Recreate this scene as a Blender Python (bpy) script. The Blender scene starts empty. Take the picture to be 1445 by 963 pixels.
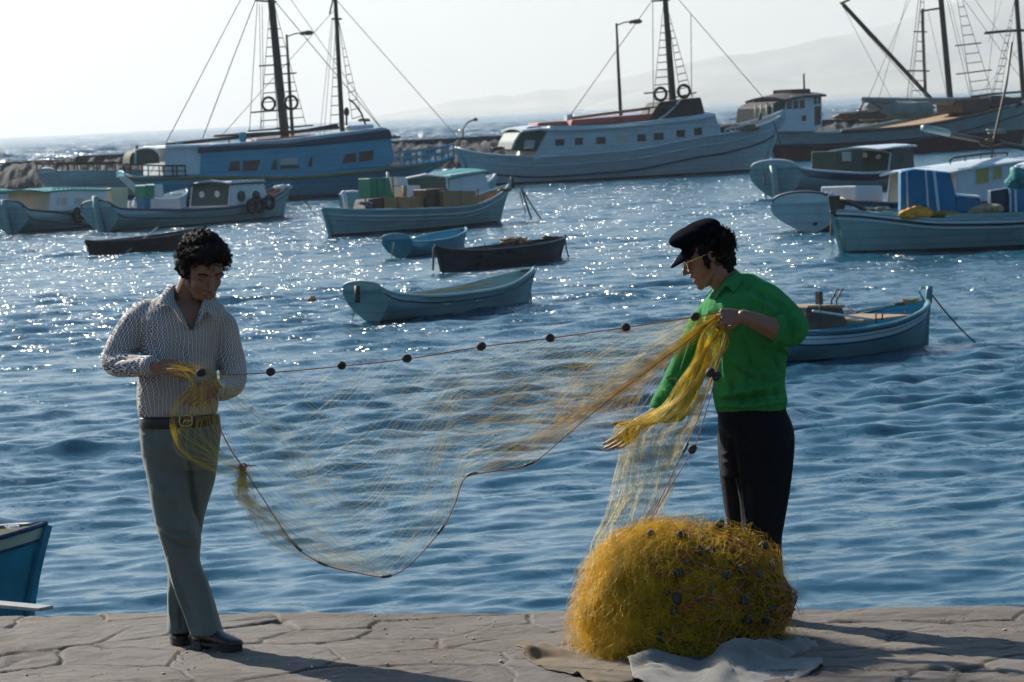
import bpy, bmesh, math, random
import numpy as np
from mathutils import Vector, Matrix, noise as mnoise
R = math.radians
random.seed(7); rng = np.random.default_rng(7)
sc = bpy.context.scene
COL = sc.collection

# ------------------------------------------------------------------ camera
F = 4500.0                       # focal length in pixels of the 1445 px wide photograph
CAM = Vector((0, 0, 3.5)); QZ = 1.25
PITCH = math.atan(322.8 / F); ROLL = math.atan(0.0487)
fw = Vector((0, math.cos(PITCH), -math.sin(PITCH)))
u0 = Vector((0, math.sin(PITCH), math.cos(PITCH))); r0 = Vector((1, 0, 0))
rt = r0 * math.cos(ROLL) - u0 * math.sin(ROLL)
up = u0 * math.cos(ROLL) + r0 * math.sin(ROLL)
cam_d = bpy.data.cameras.new('camera'); cam = bpy.data.objects.new('camera', cam_d); COL.objects.link(cam)
m = Matrix((rt, up, -fw)).transposed().to_4x4(); m.translation = CAM
cam.matrix_world = m
cam_d.sensor_width = 36; cam_d.lens = 36 * F / 1445
cam_d.clip_start = 0.5; cam_d.clip_end = 30000
cam_d.dof.use_dof = True; cam_d.dof.focus_distance = 13.9; cam_d.dof.aperture_fstop = 13
sc.camera = cam
def ray(px, py): return fw + rt * ((px - 722.5) / F) - up * ((py - 481.5) / F)
def W(px, py, z=0.0):
    d = ray(px, py); return CAM + d * ((z - CAM.z) / d.z)
def A(px, py, Y):
    d = ray(px, py); return CAM + d * (Y / d.y)

# ------------------------------------------------------------------ materials
def clampc(c): return tuple(max(0, min(1, x)) for x in c)
def mat(name, col, rough=.6, var=.12, nscale=3.0, bump=0.0, bscale=30.0, metal=0, spec=.4, grime=0.0, grime_col=(.12,.09,.06), stretch=(1,1,1), trans=0, planks=0):
    M = bpy.data.materials.new(name); M.use_nodes = True
    nt = M.node_tree; n = nt.nodes; l = nt.links
    b = n['Principled BSDF']
    b.inputs['Roughness'].default_value = rough; b.inputs['Metallic'].default_value = metal
    b.inputs['Specular IOR Level'].default_value = spec
    tc = n.new('ShaderNodeTexCoord'); mp = n.new('ShaderNodeMapping'); mp.inputs['Scale'].default_value = stretch
    l.new(tc.outputs['Object'], mp.inputs['Vector'])
    nz = n.new('ShaderNodeTexNoise'); nz.inputs['Scale'].default_value = nscale; nz.inputs['Detail'].default_value = 5
    l.new(mp.outputs['Vector'], nz.inputs['Vector'])
    rp = n.new('ShaderNodeValToRGB'); rp.color_ramp.elements[0].position = .3; rp.color_ramp.elements[1].position = .7
    rp.color_ramp.elements[0].color = (*clampc([c * (1 - var) for c in col]), 1)
    rp.color_ramp.elements[1].color = (*clampc([c * (1 + var) for c in col]), 1)
    l.new(nz.outputs['Fac'], rp.inputs['Fac']); out = rp.outputs['Color']
    if grime > 0:
        n2 = n.new('ShaderNodeTexNoise'); n2.inputs['Scale'].default_value = nscale * 2.3; n2.inputs['Detail'].default_value = 8; n2.inputs['Roughness'].default_value = .7
        m2 = n.new('ShaderNodeMapping'); m2.inputs['Scale'].default_value = (1, 1, .25); m2.inputs['Location'].default_value = (3, 7, 1)
        l.new(tc.outputs['Object'], m2.inputs['Vector']); l.new(m2.outputs['Vector'], n2.inputs['Vector'])
        r2 = n.new('ShaderNodeValToRGB'); r2.color_ramp.elements[0].position = .52; r2.color_ramp.elements[1].position = .75
        r2.color_ramp.elements[1].color = (grime, grime, grime, 1)
        l.new(n2.outputs['Fac'], r2.inputs['Fac'])
        mx = n.new('ShaderNodeMix'); mx.data_type = 'RGBA'
        l.new(r2.outputs['Color'], mx.inputs['Factor']); l.new(out, mx.inputs['A']); mx.inputs['B'].default_value = (*grime_col, 1)
        out = mx.outputs['Result']
    if planks:
        sp = n.new('ShaderNodeSeparateXYZ'); l.new(tc.outputs['Object'], sp.inputs[0])
        def mth(op, a, c):
            q = n.new('ShaderNodeMath'); q.operation = op; l.new(a, q.inputs[0]); q.inputs[1].default_value = c; return q.outputs[0]
        ln = mth('LESS_THAN', mth('FRACT', mth('DIVIDE', sp.outputs['Z'], planks), 0), .09)
        m3 = n.new('ShaderNodeMix'); m3.data_type = 'RGBA'; l.new(mth('MULTIPLY', ln, .35), m3.inputs['Factor']); l.new(out, m3.inputs['A']); m3.inputs['B'].default_value = (.02, .02, .02, 1); out = m3.outputs['Result']
    l.new(out, b.inputs['Base Color'])
    if bump > 0:
        nb = n.new('ShaderNodeTexNoise'); nb.inputs['Scale'].default_value = bscale; nb.inputs['Detail'].default_value = 4
        l.new(mp.outputs['Vector'], nb.inputs['Vector'])
        bp = n.new('ShaderNodeBump'); bp.inputs['Strength'].default_value = 1; bp.inputs['Distance'].default_value = bump
        l.new(nb.outputs['Fac'], bp.inputs['Height']); l.new(bp.outputs['Normal'], b.inputs['Normal'])
    if trans > 0:
        tr = n.new('ShaderNodeBsdfTranslucent'); l.new(out, tr.inputs['Color'])
        ms = n.new('ShaderNodeMixShader'); ms.inputs['Fac'].default_value = trans
        o = n['Material Output']; l.new(b.outputs['BSDF'], ms.inputs[1]); l.new(tr.outputs['BSDF'], ms.inputs[2]); l.new(ms.outputs['Shader'], o.inputs['Surface'])
    return M

# ------------------------------------------------------------------ object helpers
def tag(o, label=None, cat=None, group=None, kind=None):
    if label: o['label'] = label
    if cat: o['category'] = cat
    if group: o['group'] = group
    if kind: o['kind'] = kind
    return o
def empty(name, loc=(0, 0, 0), rz=0):
    o = bpy.data.objects.new(name, None); COL.objects.link(o); o.location = loc; o.rotation_euler = (0, 0, rz)
    o.empty_display_size = .2
    return o
def obj(name, me, mats=None, parent=None, smooth=False):
    """links a mesh (or bmesh, or (verts, faces)) as one object; geometry is in the parent's local space"""
    if isinstance(me, bmesh.types.BMesh):
        bm = me; me = bpy.data.meshes.new(name); bm.to_mesh(me); bm.free()
    elif isinstance(me, tuple):
        v, f = me; me = bpy.data.meshes.new(name); me.from_pydata([tuple(x) for x in v], [], f)
    o = bpy.data.objects.new(name, me); COL.objects.link(o)
    if mats is not None:
        for mm in (mats if isinstance(mats, (list, tuple)) else [mats]): me.materials.append(mm)
    if parent: o.parent = parent
    if smooth:
        me.polygons.foreach_set('use_smooth', [True] * len(me.polygons))
    return o
def catmull(pts, sub=6):
    P = [Vector(p) for p in pts]
    if len(P) < 3: return P
    out = []
    for i in range(len(P) - 1):
        a = P[i - 1] if i else P[0] * 2 - P[1]; b = P[i]; c = P[i + 1]
        d = P[i + 2] if i + 2 < len(P) else P[-1] * 2 - P[-2]
        for k in range(sub):
            t = k / sub; t2 = t * t; t3 = t2 * t
            out.append(.5 * ((2 * b) + (c - a) * t + (2 * a - 5 * b + 4 * c - d) * t2 + (3 * b - a - 3 * c + d) * t3))
    out.append(P[-1]); return out
def bm_new(): return bmesh.new()
def add_tube(bm, pts, rad, seg=8, flat=1.0, side=None, mi=0, cap=True):
    """tapered tube; rad number or list; flat scales the radius along the second axis"""
    P = [Vector(p) for p in pts]; n = len(P)
    if not hasattr(rad, '__len__'): rad = [rad] * n
    rings = []; prev = None
    for i in range(n):
        t = (P[min(i + 1, n - 1)] - P[max(i - 1, 0)])
        if t.length < 1e-9: t = Vector((0, 0, 1))
        t.normalize()
        if side is not None:
            s = Vector(side); s = s - t * s.dot(t)
        elif prev is not None: s = prev - t * prev.dot(t)
        else:
            s = t.cross(Vector((0, 0, 1)))
            if s.length < .1: s = t.cross(Vector((0, 1, 0)))
        if s.length < 1e-6: s = t.orthogonal()
        s.normalize(); prev = s; q = t.cross(s)
        r = rad[i]; ra, rb = (r if hasattr(r, '__len__') else (r, r * flat))
        rings.append([bm.verts.new(P[i] + s * (ra * math.cos(a)) + q * (rb * math.sin(a))) for a in [2 * math.pi * k / seg for k in range(seg)]])
    for i in range(n - 1):
        for k in range(seg):
            f = bm.faces.new((rings[i][k], rings[i][(k + 1) % seg], rings[i + 1][(k + 1) % seg], rings[i + 1][k])); f.material_index = mi
    if cap and seg > 2:
        bm.faces.new(rings[0][::-1]).material_index = mi; bm.faces.new(rings[-1]).material_index = mi
def add_round(bm, pts, rad, seg=12, side=None, mi=0):
    """tube with rounded ends (for bodies)"""
    P = [Vector(p) for p in pts]; rad = [r if hasattr(r, '__len__') else (r, r) for r in rad]
    a = (P[0] - P[1]).normalized(); b = (P[-1] - P[-2]).normalized()
    r0_ = min(rad[0]); r1_ = min(rad[-1])
    pre = [P[0] + a * r0_ * s for s in (.97, .75, .4)]; pr = [tuple(x * c for x in rad[0]) for c in (.25, .66, .92)]
    post = [P[-1] + b * r1_ * s for s in (.4, .75, .97)]; po = [tuple(x * c for x in rad[-1]) for c in (.92, .66, .25)]
    add_tube(bm, pre + P + post, pr + rad + po, seg, side=side, mi=mi)
def add_box(bm, c, s, rz=0, mi=0, bev=0, rot=None):
    mtx = Matrix.Translation(Vector(c)) @ (rot.to_4x4() if rot is not None else Matrix.Rotation(rz, 4, 'Z')) @ Matrix.Diagonal((s[0], s[1], s[2], 1))
    r = bmesh.ops.create_cube(bm, size=1, matrix=mtx)
    if mi: 
        for f in {f for v in r['verts'] for f in v.link_faces}: f.material_index = mi
    if bev > 0:
        es = list({e for v in r['verts'] for e in v.link_edges})
        bmesh.ops.bevel(bm, geom=es, offset=bev, segments=2, affect='EDGES', profile=.5)
def add_ellipsoid(bm, c, r, rot=None, seg=16, mi=0):
    mtx = Matrix.Translation(Vector(c)) @ (rot.to_4x4() if rot is not None else Matrix.Identity(4)) @ Matrix.Diagonal((*r, 1))
    q = bmesh.ops.create_uvsphere(bm, u_segments=seg, v_segments=max(6, seg // 2 + 2), radius=1, matrix=mtx)
    if mi:
        for f in {f for v in q['verts'] for f in v.link_faces}: f.material_index = mi
def add_prism(bm, poly, a0, a1, axis='Y', mi=0, bev=0):
    """polygon in (x,z) (axis Y) extruded from a0 to a1"""
    def mk(p, a): return (p[0], a, p[1]) if axis == 'Y' else ((a, p[0], p[1]) if axis == 'X' else (p[0], p[1], a))
    v0 = [bm.verts.new(mk(p, a0)) for p in poly]; v1 = [bm.verts.new(mk(p, a1)) for p in poly]
    fs = [bm.faces.new(v0), bm.faces.new(v1[::-1])]; n = len(poly)
    for i in range(n): fs.append(bm.faces.new((v0[(i + 1) % n], v0[i], v1[i], v1[(i + 1) % n])))
    for f in fs: f.material_index = mi
    bmesh.ops.recalc_face_normals(bm, faces=fs)
    if bev > 0:
        bmesh.ops.bevel(bm, geom=list({e for f in fs for e in f.edges}), offset=bev, segments=1, affect='EDGES')
def copy_tree(o, parent=None):
    c = o.copy(); COL.objects.link(c)
    if parent: c.parent = parent
    for ch in list(o.children): copy_tree(ch, c)
    return c
def remeshed(bm, voxel, smooth_it=6, sub=0):
    """one continuous surface out of overlapping closed shapes"""
    me = bpy.data.meshes.new('tmp'); bm.to_mesh(me); bm.free()
    o = bpy.data.objects.new('tmp', me); COL.objects.link(o)
    r = o.modifiers.new('r', 'REMESH'); r.mode = 'VOXEL'; r.voxel_size = voxel; r.adaptivity = 0
    if smooth_it:
        s = o.modifiers.new('s', 'SMOOTH'); s.iterations = smooth_it; s.factor = .5
    dg = bpy.context.evaluated_depsgraph_get(); dg.update()
    out = bpy.data.meshes.new_from_object(o.evaluated_get(dg))
    bpy.data.objects.remove(o); bpy.data.meshes.remove(me)
    out.polygons.foreach_set('use_smooth', [True] * len(out.polygons))
    return out
def getco(me):
    a = np.empty(len(me.vertices) * 3); me.vertices.foreach_get('co', a); return a.reshape(-1, 3)
def getno(me):
    a = np.empty(len(me.vertices) * 3); me.vertices.foreach_get('normal', a); return a.reshape(-1, 3)
def setco(me, a): me.vertices.foreach_set('co', a.reshape(-1)); me.update()
def vnoise(P, scale, seed=0):
    """cheap smooth pseudo noise for arrays of points, about -1..1"""
    r = np.random.default_rng(seed); v = 0
    for k in range(7):
        d = r.normal(size=3); d /= np.linalg.norm(d); f = scale * (0.6 + 1.1 * r.random())
        v = v + np.sin(P @ d * f + r.random() * 6.28 + 1.3 * np.sin(P @ r.normal(size=3) * f * .45 + r.random() * 6))
    return v / 3.5
def curve_mesh(lines, rad, seg=3):
    """many thin tubes as (verts, faces), fast numpy version; lines: list of (n,3) arrays"""
    V = []; Fc = []; base = 0
    for ln in lines:
        ln = np.asarray(ln, float); n = len(ln)
        t = np.gradient(ln, axis=0); t /= np.linalg.norm(t, axis=1)[:, None] + 1e-12
        ref = np.array([.3, -.9, .31]); s = np.cross(t, ref); s /= np.linalg.norm(s, axis=1)[:, None] + 1e-12
        q = np.cross(t, s); rr = rad if np.isscalar(rad) else rad[len(V)]
        ring = [ln + rr * (math.cos(a) * s + math.sin(a) * q) for a in [2 * math.pi * k / seg for k in range(seg)]]
        V.append(np.stack(ring, 1).reshape(-1, 3))
        i = np.arange(n - 1)[:, None] * seg; k = np.arange(seg)[None, :]; k2 = (k + 1) % seg
        f = np.stack([i + k, i + k2, i + seg + k2, i + seg + k], -1).reshape(-1, 4) + base
        Fc.append(f); base += n * seg
    return np.concatenate(V), np.concatenate(Fc)
def np_obj(name, V, Fc, mats, parent=None, smooth=True):
    me = bpy.data.meshes.new(name); k = Fc.shape[1]
    me.vertices.add(len(V)); me.vertices.foreach_set('co', np.ascontiguousarray(V, dtype=np.float32).reshape(-1))
    me.loops.add(len(Fc) * k); me.loops.foreach_set('vertex_index', np.ascontiguousarray(Fc, dtype=np.int32).reshape(-1))
    me.polygons.add(len(Fc)); me.polygons.foreach_set('loop_start', np.arange(0, len(Fc) * k, k, dtype=np.int32))
    me.update(calc_edges=True)
    if smooth: me.polygons.foreach_set('use_smooth', np.ones(len(Fc), dtype=bool))
    return obj(name, me, mats, parent)
# ------------------------------------------------------------------ light
SUN_EL, SUN_AZ = R(31), R(-41)          # azimuth from +Y, negative is to the left
sdir = Vector((math.sin(SUN_AZ) * math.cos(SUN_EL), math.cos(SUN_AZ) * math.cos(SUN_EL), math.sin(SUN_EL)))
sl = bpy.data.lights.new('sun', 'SUN'); so = bpy.data.objects.new('sun', sl); COL.objects.link(so)
so.rotation_euler = sdir.to_track_quat('Z', 'Y').to_euler(); so.location = (-40, 40, 60)
sl.energy = 5.0; sl.angle = R(.53); sl.color = (1, .93, .82)
world = bpy.data.worlds.new('World'); sc.world = world; world.use_nodes = True
wn = world.node_tree.nodes; wl = world.node_tree.links
sky = wn.new('ShaderNodeTexSky'); sky.sky_type = 'NISHITA'; sky.sun_disc = False
sky.sun_elevation = SUN_EL; sky.sun_rotation = SUN_AZ
sky.air_density = 1.0; sky.dust_density = 0.5; sky.ozone_density = 1.6; sky.altitude = 0
# hazy band of pale air low over the sea, brighter towards the sun; Nishita blue above it
tcw = wn.new('ShaderNodeTexCoord'); sw = wn.new('ShaderNodeSeparateXYZ'); wl.new(tcw.outputs['Generated'], sw.inputs[0])
def wm(op, a, b_=None, c=None):
    q = wn.new('ShaderNodeMath'); q.operation = op
    for i, v in enumerate((a, b_, c)):
        if v is None: continue
        if isinstance(v, (int, float)): q.inputs[i].default_value = v
        else: wl.new(v, q.inputs[i])
    return q.outputs[0]
SKYS, BAND = .080, .49
cs_ = wm('MULTIPLY_ADD', sw.outputs['X'], math.sin(SUN_AZ), wm('MULTIPLY', sw.outputs['Y'], math.cos(SUN_AZ)))
br = wm('MULTIPLY', wm('POWER', wm('MAXIMUM', cs_, .22), 1.62), BAND)
fz = wm('POWER', 2.718, wm('MULTIPLY', wm('ABSOLUTE', sw.outputs['Z']), -5.2))
hb = wn.new('ShaderNodeMix'); hb.data_type = 'RGBA'; hb.inputs['A'].default_value = (1.0, .945, .83, 1); hb.inputs['B'].default_value = (1.0, .975, .97, 1); wl.new(wm('MULTIPLY_ADD', cs_, 4, -2.6), hb.inputs['Factor']); hb.clamp_factor = True
bv = wn.new('ShaderNodeVectorMath'); bv.operation = 'SCALE'; wl.new(hb.outputs['Result'], bv.inputs[0]); wl.new(br, bv.inputs['Scale'])
sv = wn.new('ShaderNodeVectorMath'); sv.operation = 'SCALE'; tn_ = wn.new('ShaderNodeVectorMath'); tn_.operation = 'MULTIPLY'; tn_.inputs[1].default_value = (.74, .99, 1.08); wl.new(sky.outputs['Color'], tn_.inputs[0]); wl.new(tn_.outputs[0], sv.inputs[0]); sv.inputs['Scale'].default_value = SKYS
mw = wn.new('ShaderNodeMix'); mw.data_type = 'RGBA'; wl.new(fz, mw.inputs['Factor']); wl.new(sv.outputs[0], mw.inputs['A']); wl.new(bv.outputs[0], mw.inputs['B'])
# the sum goes through a Background of strength .1, as the sky is authored ten times brighter
up10 = wn.new('ShaderNodeVectorMath'); up10.operation = 'SCALE'; up10.inputs['Scale'].default_value = 10; wl.new(mw.outputs['Result'], up10.inputs[0])
wl.new(up10.outputs[0], wn['Background'].inputs['Color']); wn['Background'].inputs['Strength'].default_value = .1
sc.view_settings.view_transform = 'Standard'; sc.view_settings.look = 'None'; sc.view_settings.gamma = 1
sc.view_settings.exposure = 0.75; sc.view_settings.use_curve_mapping = False
sc.render.engine = 'CYCLES'
cy = sc.cycles
cy.use_adaptive_sampling = True; cy.adaptive_threshold = .025; cy.adaptive_min_samples = 24
cy.max_bounces = 8; cy.transparent_max_bounces = 16; cy.volume_bounces = 1
cy.sample_clamp_direct = 0; cy.sample_clamp_indirect = 6; cy.caustics_reflective = False; cy.caustics_refractive = False
cy.use_denoising = True; cy.time_limit = 1050
try: cy.denoiser = 'OPENIMAGEDENOISE'
except Exception: pass
sc.render.filter_size = 1.9

# ------------------------------------------------------------------ water
def sea():
    ang = np.concatenate([np.linspace(-60, -12.5, 26)[:-1], np.linspace(-12.5, 12.5, 460), np.linspace(12.5, 60, 26)[1:]]) * math.pi / 180
    d = [16.0]
    while d[-1] < 330: d.append(d[-1] + min(.05 * (d[-1] / 20) ** 1.0, .30))
    while d[-1] < 9000: d.append(d[-1] + .30 * (d[-1] / 330) ** 1.7)
    d = np.array(d); Y, Aa = np.meshgrid(d, ang, indexing='ij')
    X = Y * np.tan(Aa); ddx = np.gradient(X, axis=1); ddy = np.gradient(Y, axis=0)
    cell = np.maximum(ddx, ddy)
    jn = int(np.searchsorted(d, 330)); XF, YF, cF = X, Y, cell; X, Y, cell = X[:jn].astype(np.float32), Y[:jn].astype(np.float32), cell[:jn].astype(np.float32)
    Z = np.zeros_like(X); r = np.random.default_rng(11)
    for k in range(84):
        lam = .30 * (3.8 / .30) ** (r.random() ** 1.45)
        th = R(-78) + r.normal() * R(26)        # mostly running towards the quay
        kk = 2 * math.pi / lam; amp = (.0125 * lam ** .95) * (.5 + r.random()) * 0.42 * (1.5 if lam < 1.0 else 1.1)
        amp *= .45 if lam > 1.6 else 1
        fade = np.clip((lam / 3.2 - cell) / (lam / 6), 0, 1)
        ph = kk * (X * math.cos(th) + Y * math.sin(th)) + r.random() * 6.28
        ph = ph + .9 * np.sin(X * .31 / lam ** .5 * 2 + k) + .7 * np.sin(Y * .23 / lam ** .5 * 2 + 2 * k)
        s = np.sin(ph); Z += fade * amp * (s + .28 * np.cos(2 * ph) * -1)
    ZF = np.zeros_like(XF); ZF[:jn] = Z * np.clip((330 - Y) / 60, 0, 1); X, Y, cell, Z = XF, YF, cF, ZF
    # longer chop in the open water outside the breakwater
    r2 = np.random.default_rng(23); far = np.clip((Y - 215) / 60, 0, 1)
    j0 = int(np.searchsorted(d, 214)); Xf, Yf, cf = X[j0:], Y[j0:], cell[j0:]; Zf = 0
    for k in range(34):
        lam = 1.8 * (12 / 1.8) ** (r2.random() ** 1.2); th = R(-80) + r2.normal() * R(22); kk = 2 * math.pi / lam
        ph = kk * (Xf * math.cos(th) + Yf * math.sin(th)) + r2.random() * 6.28 + .8 * np.sin(Xf * .5 / lam + k) + .7 * np.sin(Yf * .4 / lam + k)
        Zf = Zf + np.clip((lam / 2.6 - cf) / (lam / 6), 0, 1) * .009 * lam * (np.sin(ph) - .3 * np.cos(2 * ph))
    Z[j0:] += Zf * far[j0:]
    gust = .75 + .45 * np.sin(X * .12 + 1.2 * np.sin(Y * .07)) * np.sin(Y * .19 + X * .05)
    Z *= np.clip(gust, .45, 1.3)
    n0, n1 = X.shape; idx = np.arange(n0 * n1).reshape(n0, n1)
    Fc = np.stack([idx[:-1, :-1], idx[:-1, 1:], idx[1:, 1:], idx[1:, :-1]], -1).reshape(-1, 4)
    V = np.stack([X, Y, Z], -1).reshape(-1, 3)
    M = bpy.data.materials.new('sea_water'); M.use_nodes = True; nt = M.node_tree; n = nt.nodes; l = nt.links
    b = n['Principled BSDF']; b.inputs['Base Color'].default_value = (.008, .062, .10, 1)
    b.inputs['Roughness'].default_value = .19; b.inputs['IOR'].default_value = 1.34
    g = n.new('ShaderNodeNewGeometry'); tc = n.new('ShaderNodeTexCoord')
    tot = g.outputs['Normal']
    def vm(op, a, b_):
        q = n.new('ShaderNodeVectorMath'); q.operation = op
        for i, v in enumerate((a, b_)):
            if isinstance(v, tuple): q.inputs[i].default_value = v
            elif isinstance(v, (int, float)): q.inputs['Scale'].default_value = v
            elif op == 'SCALE' and i == 1: l.new(v, q.inputs['Scale'])
            else: l.new(v, q.inputs[i])
        return q.outputs[0]
    def mth(op, a, b_):
        q = n.new('ShaderNodeMath'); q.operation = op
        for i, v in enumerate((a, b_)):
            if isinstance(v, (int, float)): q.inputs[i].default_value = v
            else: l.new(v, q.inputs[i])
        return q.outputs[0]
    def rng_(v, a, b_, c=0., d=1.):
        q = n.new('ShaderNodeMapRange'); l.new(v, q.inputs['Value'])
        for k, x in zip(('From Min', 'From Max', 'To Min', 'To Max'), (a, b_, c, d)): q.inputs[k].default_value = x
        return q.outputs[0]
    def mapd(scx, scy, rz=10):
        mp = n.new('ShaderNodeMapping'); mp.inputs['Scale'].default_value = (scx, scy, 1); mp.inputs['Rotation'].default_value = (0, 0, R(rz)); l.new(tc.outputs['Object'], mp.inputs['Vector']); return mp.outputs['Vector']
    def noise_(vec, det=3, rgh=.6, scale=1):
        nz = n.new('ShaderNodeTexNoise'); nz.inputs['Scale'].default_value = scale; nz.inputs['Detail'].default_value = det; nz.inputs['Roughness'].default_value = rgh; l.new(vec, nz.inputs['Vector']); return nz
    sx_ = n.new('ShaderNodeSeparateXYZ'); l.new(tc.outputs['Object'], sx_.inputs[0]); Yd = sx_.outputs['Y']
    far_ = mth('ADD', rng_(Yd, 25, 140, .45, 1.15), rng_(Yd, 150, 500, 0, 1.5))
    for (scx, scy, strength, det, rgh) in ((1.6, 3.4, .75, 3, .6), (6, 9, .5, 2.5, .6)):
        v_ = vm('SUBTRACT', noise_(mapd(scx, scy), det, rgh).outputs['Color'], (.5, .5, .5))
        tot = vm('ADD', tot, vm('SCALE', vm('MULTIPLY', v_, (strength * .8, strength, 0)), far_))
    # small steep wavelets in scattered cat's-paws: flat facets that can catch the sun
    for (cell, y0, y1, y2, y3, amt) in ((21, 24, 65, 130, 230, 1.0), (4.5, 110, 220, 1e5, 2e5, 1.0)):
        vo = n.new('ShaderNodeTexVoronoi'); vo.inputs['Scale'].default_value = cell; l.new(mapd(1, 1.6, 0), vo.inputs['Vector'])
        f = vm('MULTIPLY', vm('SUBTRACT', vo.outputs['Color'], (.95, .95, 0)), (1.32, .92, 0))
        k = mth('MULTIPLY', rng_(noise_(mapd(.9 * cell / 21, 1.6 * cell / 21), 5, .75).outputs['Fac'], .50, .56), mth('MULTIPLY', rng_(Yd, y0, y1, .10, 1), rng_(Yd, y2, y3, 1, 0)))
        k = mth('MULTIPLY', k, rng_(noise_(mapd(cell * .7, cell), 1, .5).outputs['Fac'], .48, .54))
        tot = vm('ADD', tot, vm('SCALE', f, k))
    nn = n.new('ShaderNodeVectorMath'); nn.operation = 'NORMALIZE'; l.new(tot, nn.inputs[0]); l.new(nn.outputs[0], b.inputs['Normal'])
    o = np_obj('water', V, Fc, M); tag(o, kind='structure'); return o
sea()

# ------------------------------------------------------------------ quay
EL, ER = W(0, 864, QZ), W(1445, 854, QZ)
def quay():
    ed = (ER - EL); ed.z = 0
    t = lambda x: EL.y + (x - EL.x) * ed.y / ed.x
    xs = np.concatenate([np.linspace(-14, -2.9, 24)[:-1], np.linspace(-2.9, 2.9, 620), np.linspace(2.9, 14, 24)[1:]])
    vs = np.concatenate([np.linspace(0, 2.9, 300), np.linspace(2.9, 19, 40)[1:]])
    Xg, Vg = np.meshgrid(xs, vs)
    wob = .012 * np.sin(Xg * 3.1 + 1) + .010 * np.sin(Xg * 1.3) + .006 * np.sin(Xg * 9.7) + .005 * np.sin(Xg * 31)
    Yg = t(Xg) + wob - Vg
    r = np.random.default_rng(6); N = 230
    sx = r.uniform(-4.5, 4.5, N); sy = r.uniform(9.3, 16.3, N)
    tint = r.uniform(0, 1, N); hgt = r.normal(0, .0035, N)
    P = np.stack([Xg, Yg, Yg * 0], -1).reshape(-1, 3)
    wx = Xg.ravel() + .09 * vnoise(P, 3, 1) + .03 * vnoise(P, 11, 2); wy = Yg.ravel() + .09 * vnoise(P, 3, 3) + .03 * vnoise(P, 11, 4)
    best = np.full(wx.shape, 9e9); sec = best.copy(); bi = np.zeros(wx.shape, int)
    for i in range(N):
        dd = np.hypot((wx - sx[i]) * .8, wy - sy[i]); nb = dd < best
        sec = np.where(nb, best, np.minimum(sec, dd)); bi = np.where(nb, i, bi); best = np.where(nb, dd, best)
    edge = (sec - best)
    crackw = .013 + .011 * vnoise(P, 5, 8) 
    joint = np.clip(1 - edge / np.clip(crackw, .004, 1), 0, 1)
    grit = np.clip((vnoise(P, 2.2, 9) - .35) * 3, 0, 1) * np.clip(1 - edge / .16, 0, 1)
    Z = QZ + hgt[bi] + .008 * vnoise(P * [1, 2.5, 1], 3.5, 5) + .0035 * vnoise(P * [1, 3, 1], 17, 6) + .0018 * vnoise(P * [1, 2, 1], 55, 7)
    tx = (tint[bi] - .5) * .02; Z += tx * (wx - sx[bi])
    Z -= .011 * joint ** .6; Z -= .006 * grit
    # thin splits across the slabs where the schist is breaking up
    c1 = np.abs(vnoise(P * [1, 2.6, 1], 2.6, 21)); cm = np.clip(1 - c1 / .018, 0, 1) * (vnoise(P, 1.7, 22) > .1)
    Z -= .010 * cm
    vv = Vg.ravel(); Z -= .03 * np.exp(-vv / .03) * (1 + .6 * vnoise(P, 9, 12))
    far = (np.abs(Xg.ravel()) > 3.3) | (vv > 3.1); Z = np.where(far, np.minimum(Z, QZ - .002), Z)
    V = np.stack([Xg.ravel(), Yg.ravel(), Z], -1)
    n0, n1 = Xg.shape; idx = np.arange(n0 * n1).reshape(n0, n1)
    Fc = np.stack([idx[:-1, :-1], idx[1:, :-1], idx[1:, 1:], idx[:-1, 1:]], -1).reshape(-1, 4)
    # vertical face down into the water
    e = idx[0]; b0 = len(V); low = V[e].copy(); low[:, 2] = -.8; V = np.concatenate([V, low])
    li = b0 + np.arange(n1); Fs = np.stack([e[:-1], e[1:], li[1:], li[:-1]], -1)
    Fc = np.concatenate([Fc, Fs])
    M = bpy.data.materials.new('quay_stone'); M.use_nodes = True; nt = M.node_tree; n = nt.nodes; l = nt.links
    b = n['Principled BSDF']; b.inputs['Roughness'].default_value = .78; b.inputs['Specular IOR Level'].default_value = .35
    tc = n.new('ShaderNodeTexCoord')
    def nz(s, sc_, det=6, ro=.6):
        mp = n.new('ShaderNodeMapping'); mp.inputs['Scale'].default_value = sc_; l.new(tc.outputs['Object'], mp.inputs['Vector'])
        q = n.new('ShaderNodeTexNoise'); q.inputs['Scale'].default_value = s; q.inputs['Detail'].default_value = det; q.inputs['Roughness'].default_value = ro
        l.new(mp.outputs['Vector'], q.inputs['Vector']); return q.outputs['Fac']
    def ramp(f, a, b_, c0, c1):
        r_ = n.new('ShaderNodeValToRGB'); r_.color_ramp.elements[0].position = a; r_.color_ramp.elements[1].position = b_
        r_.color_ramp.elements[0].color = (*c0, 1); r_.color_ramp.elements[1].color = (*c1, 1); l.new(f, r_.inputs['Fac']); return r_.outputs['Color']
    def mix(f, a, b_, mode='MIX'):
        x = n.new('ShaderNodeMix'); x.data_type = 'RGBA'; x.blend_type = mode
        if isinstance(f, float): x.inputs['Factor'].default_value = f
        else: l.new(f, x.inputs['Factor'])
        for k, v_ in (('A', a), ('B', b_)):
            if isinstance(v_, tuple): x.inputs[k].default_value = (*v_, 1)
            else: l.new(v_, x.inputs[k])
        return x.outputs['Result']
    at = n.new('ShaderNodeAttribute'); at.attribute_name = 'stone'   # r = joint, g = grit, b = tint
    sp = n.new('ShaderNodeSeparateColor'); l.new(at.outputs['Color'], sp.inputs['Color'])
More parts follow.
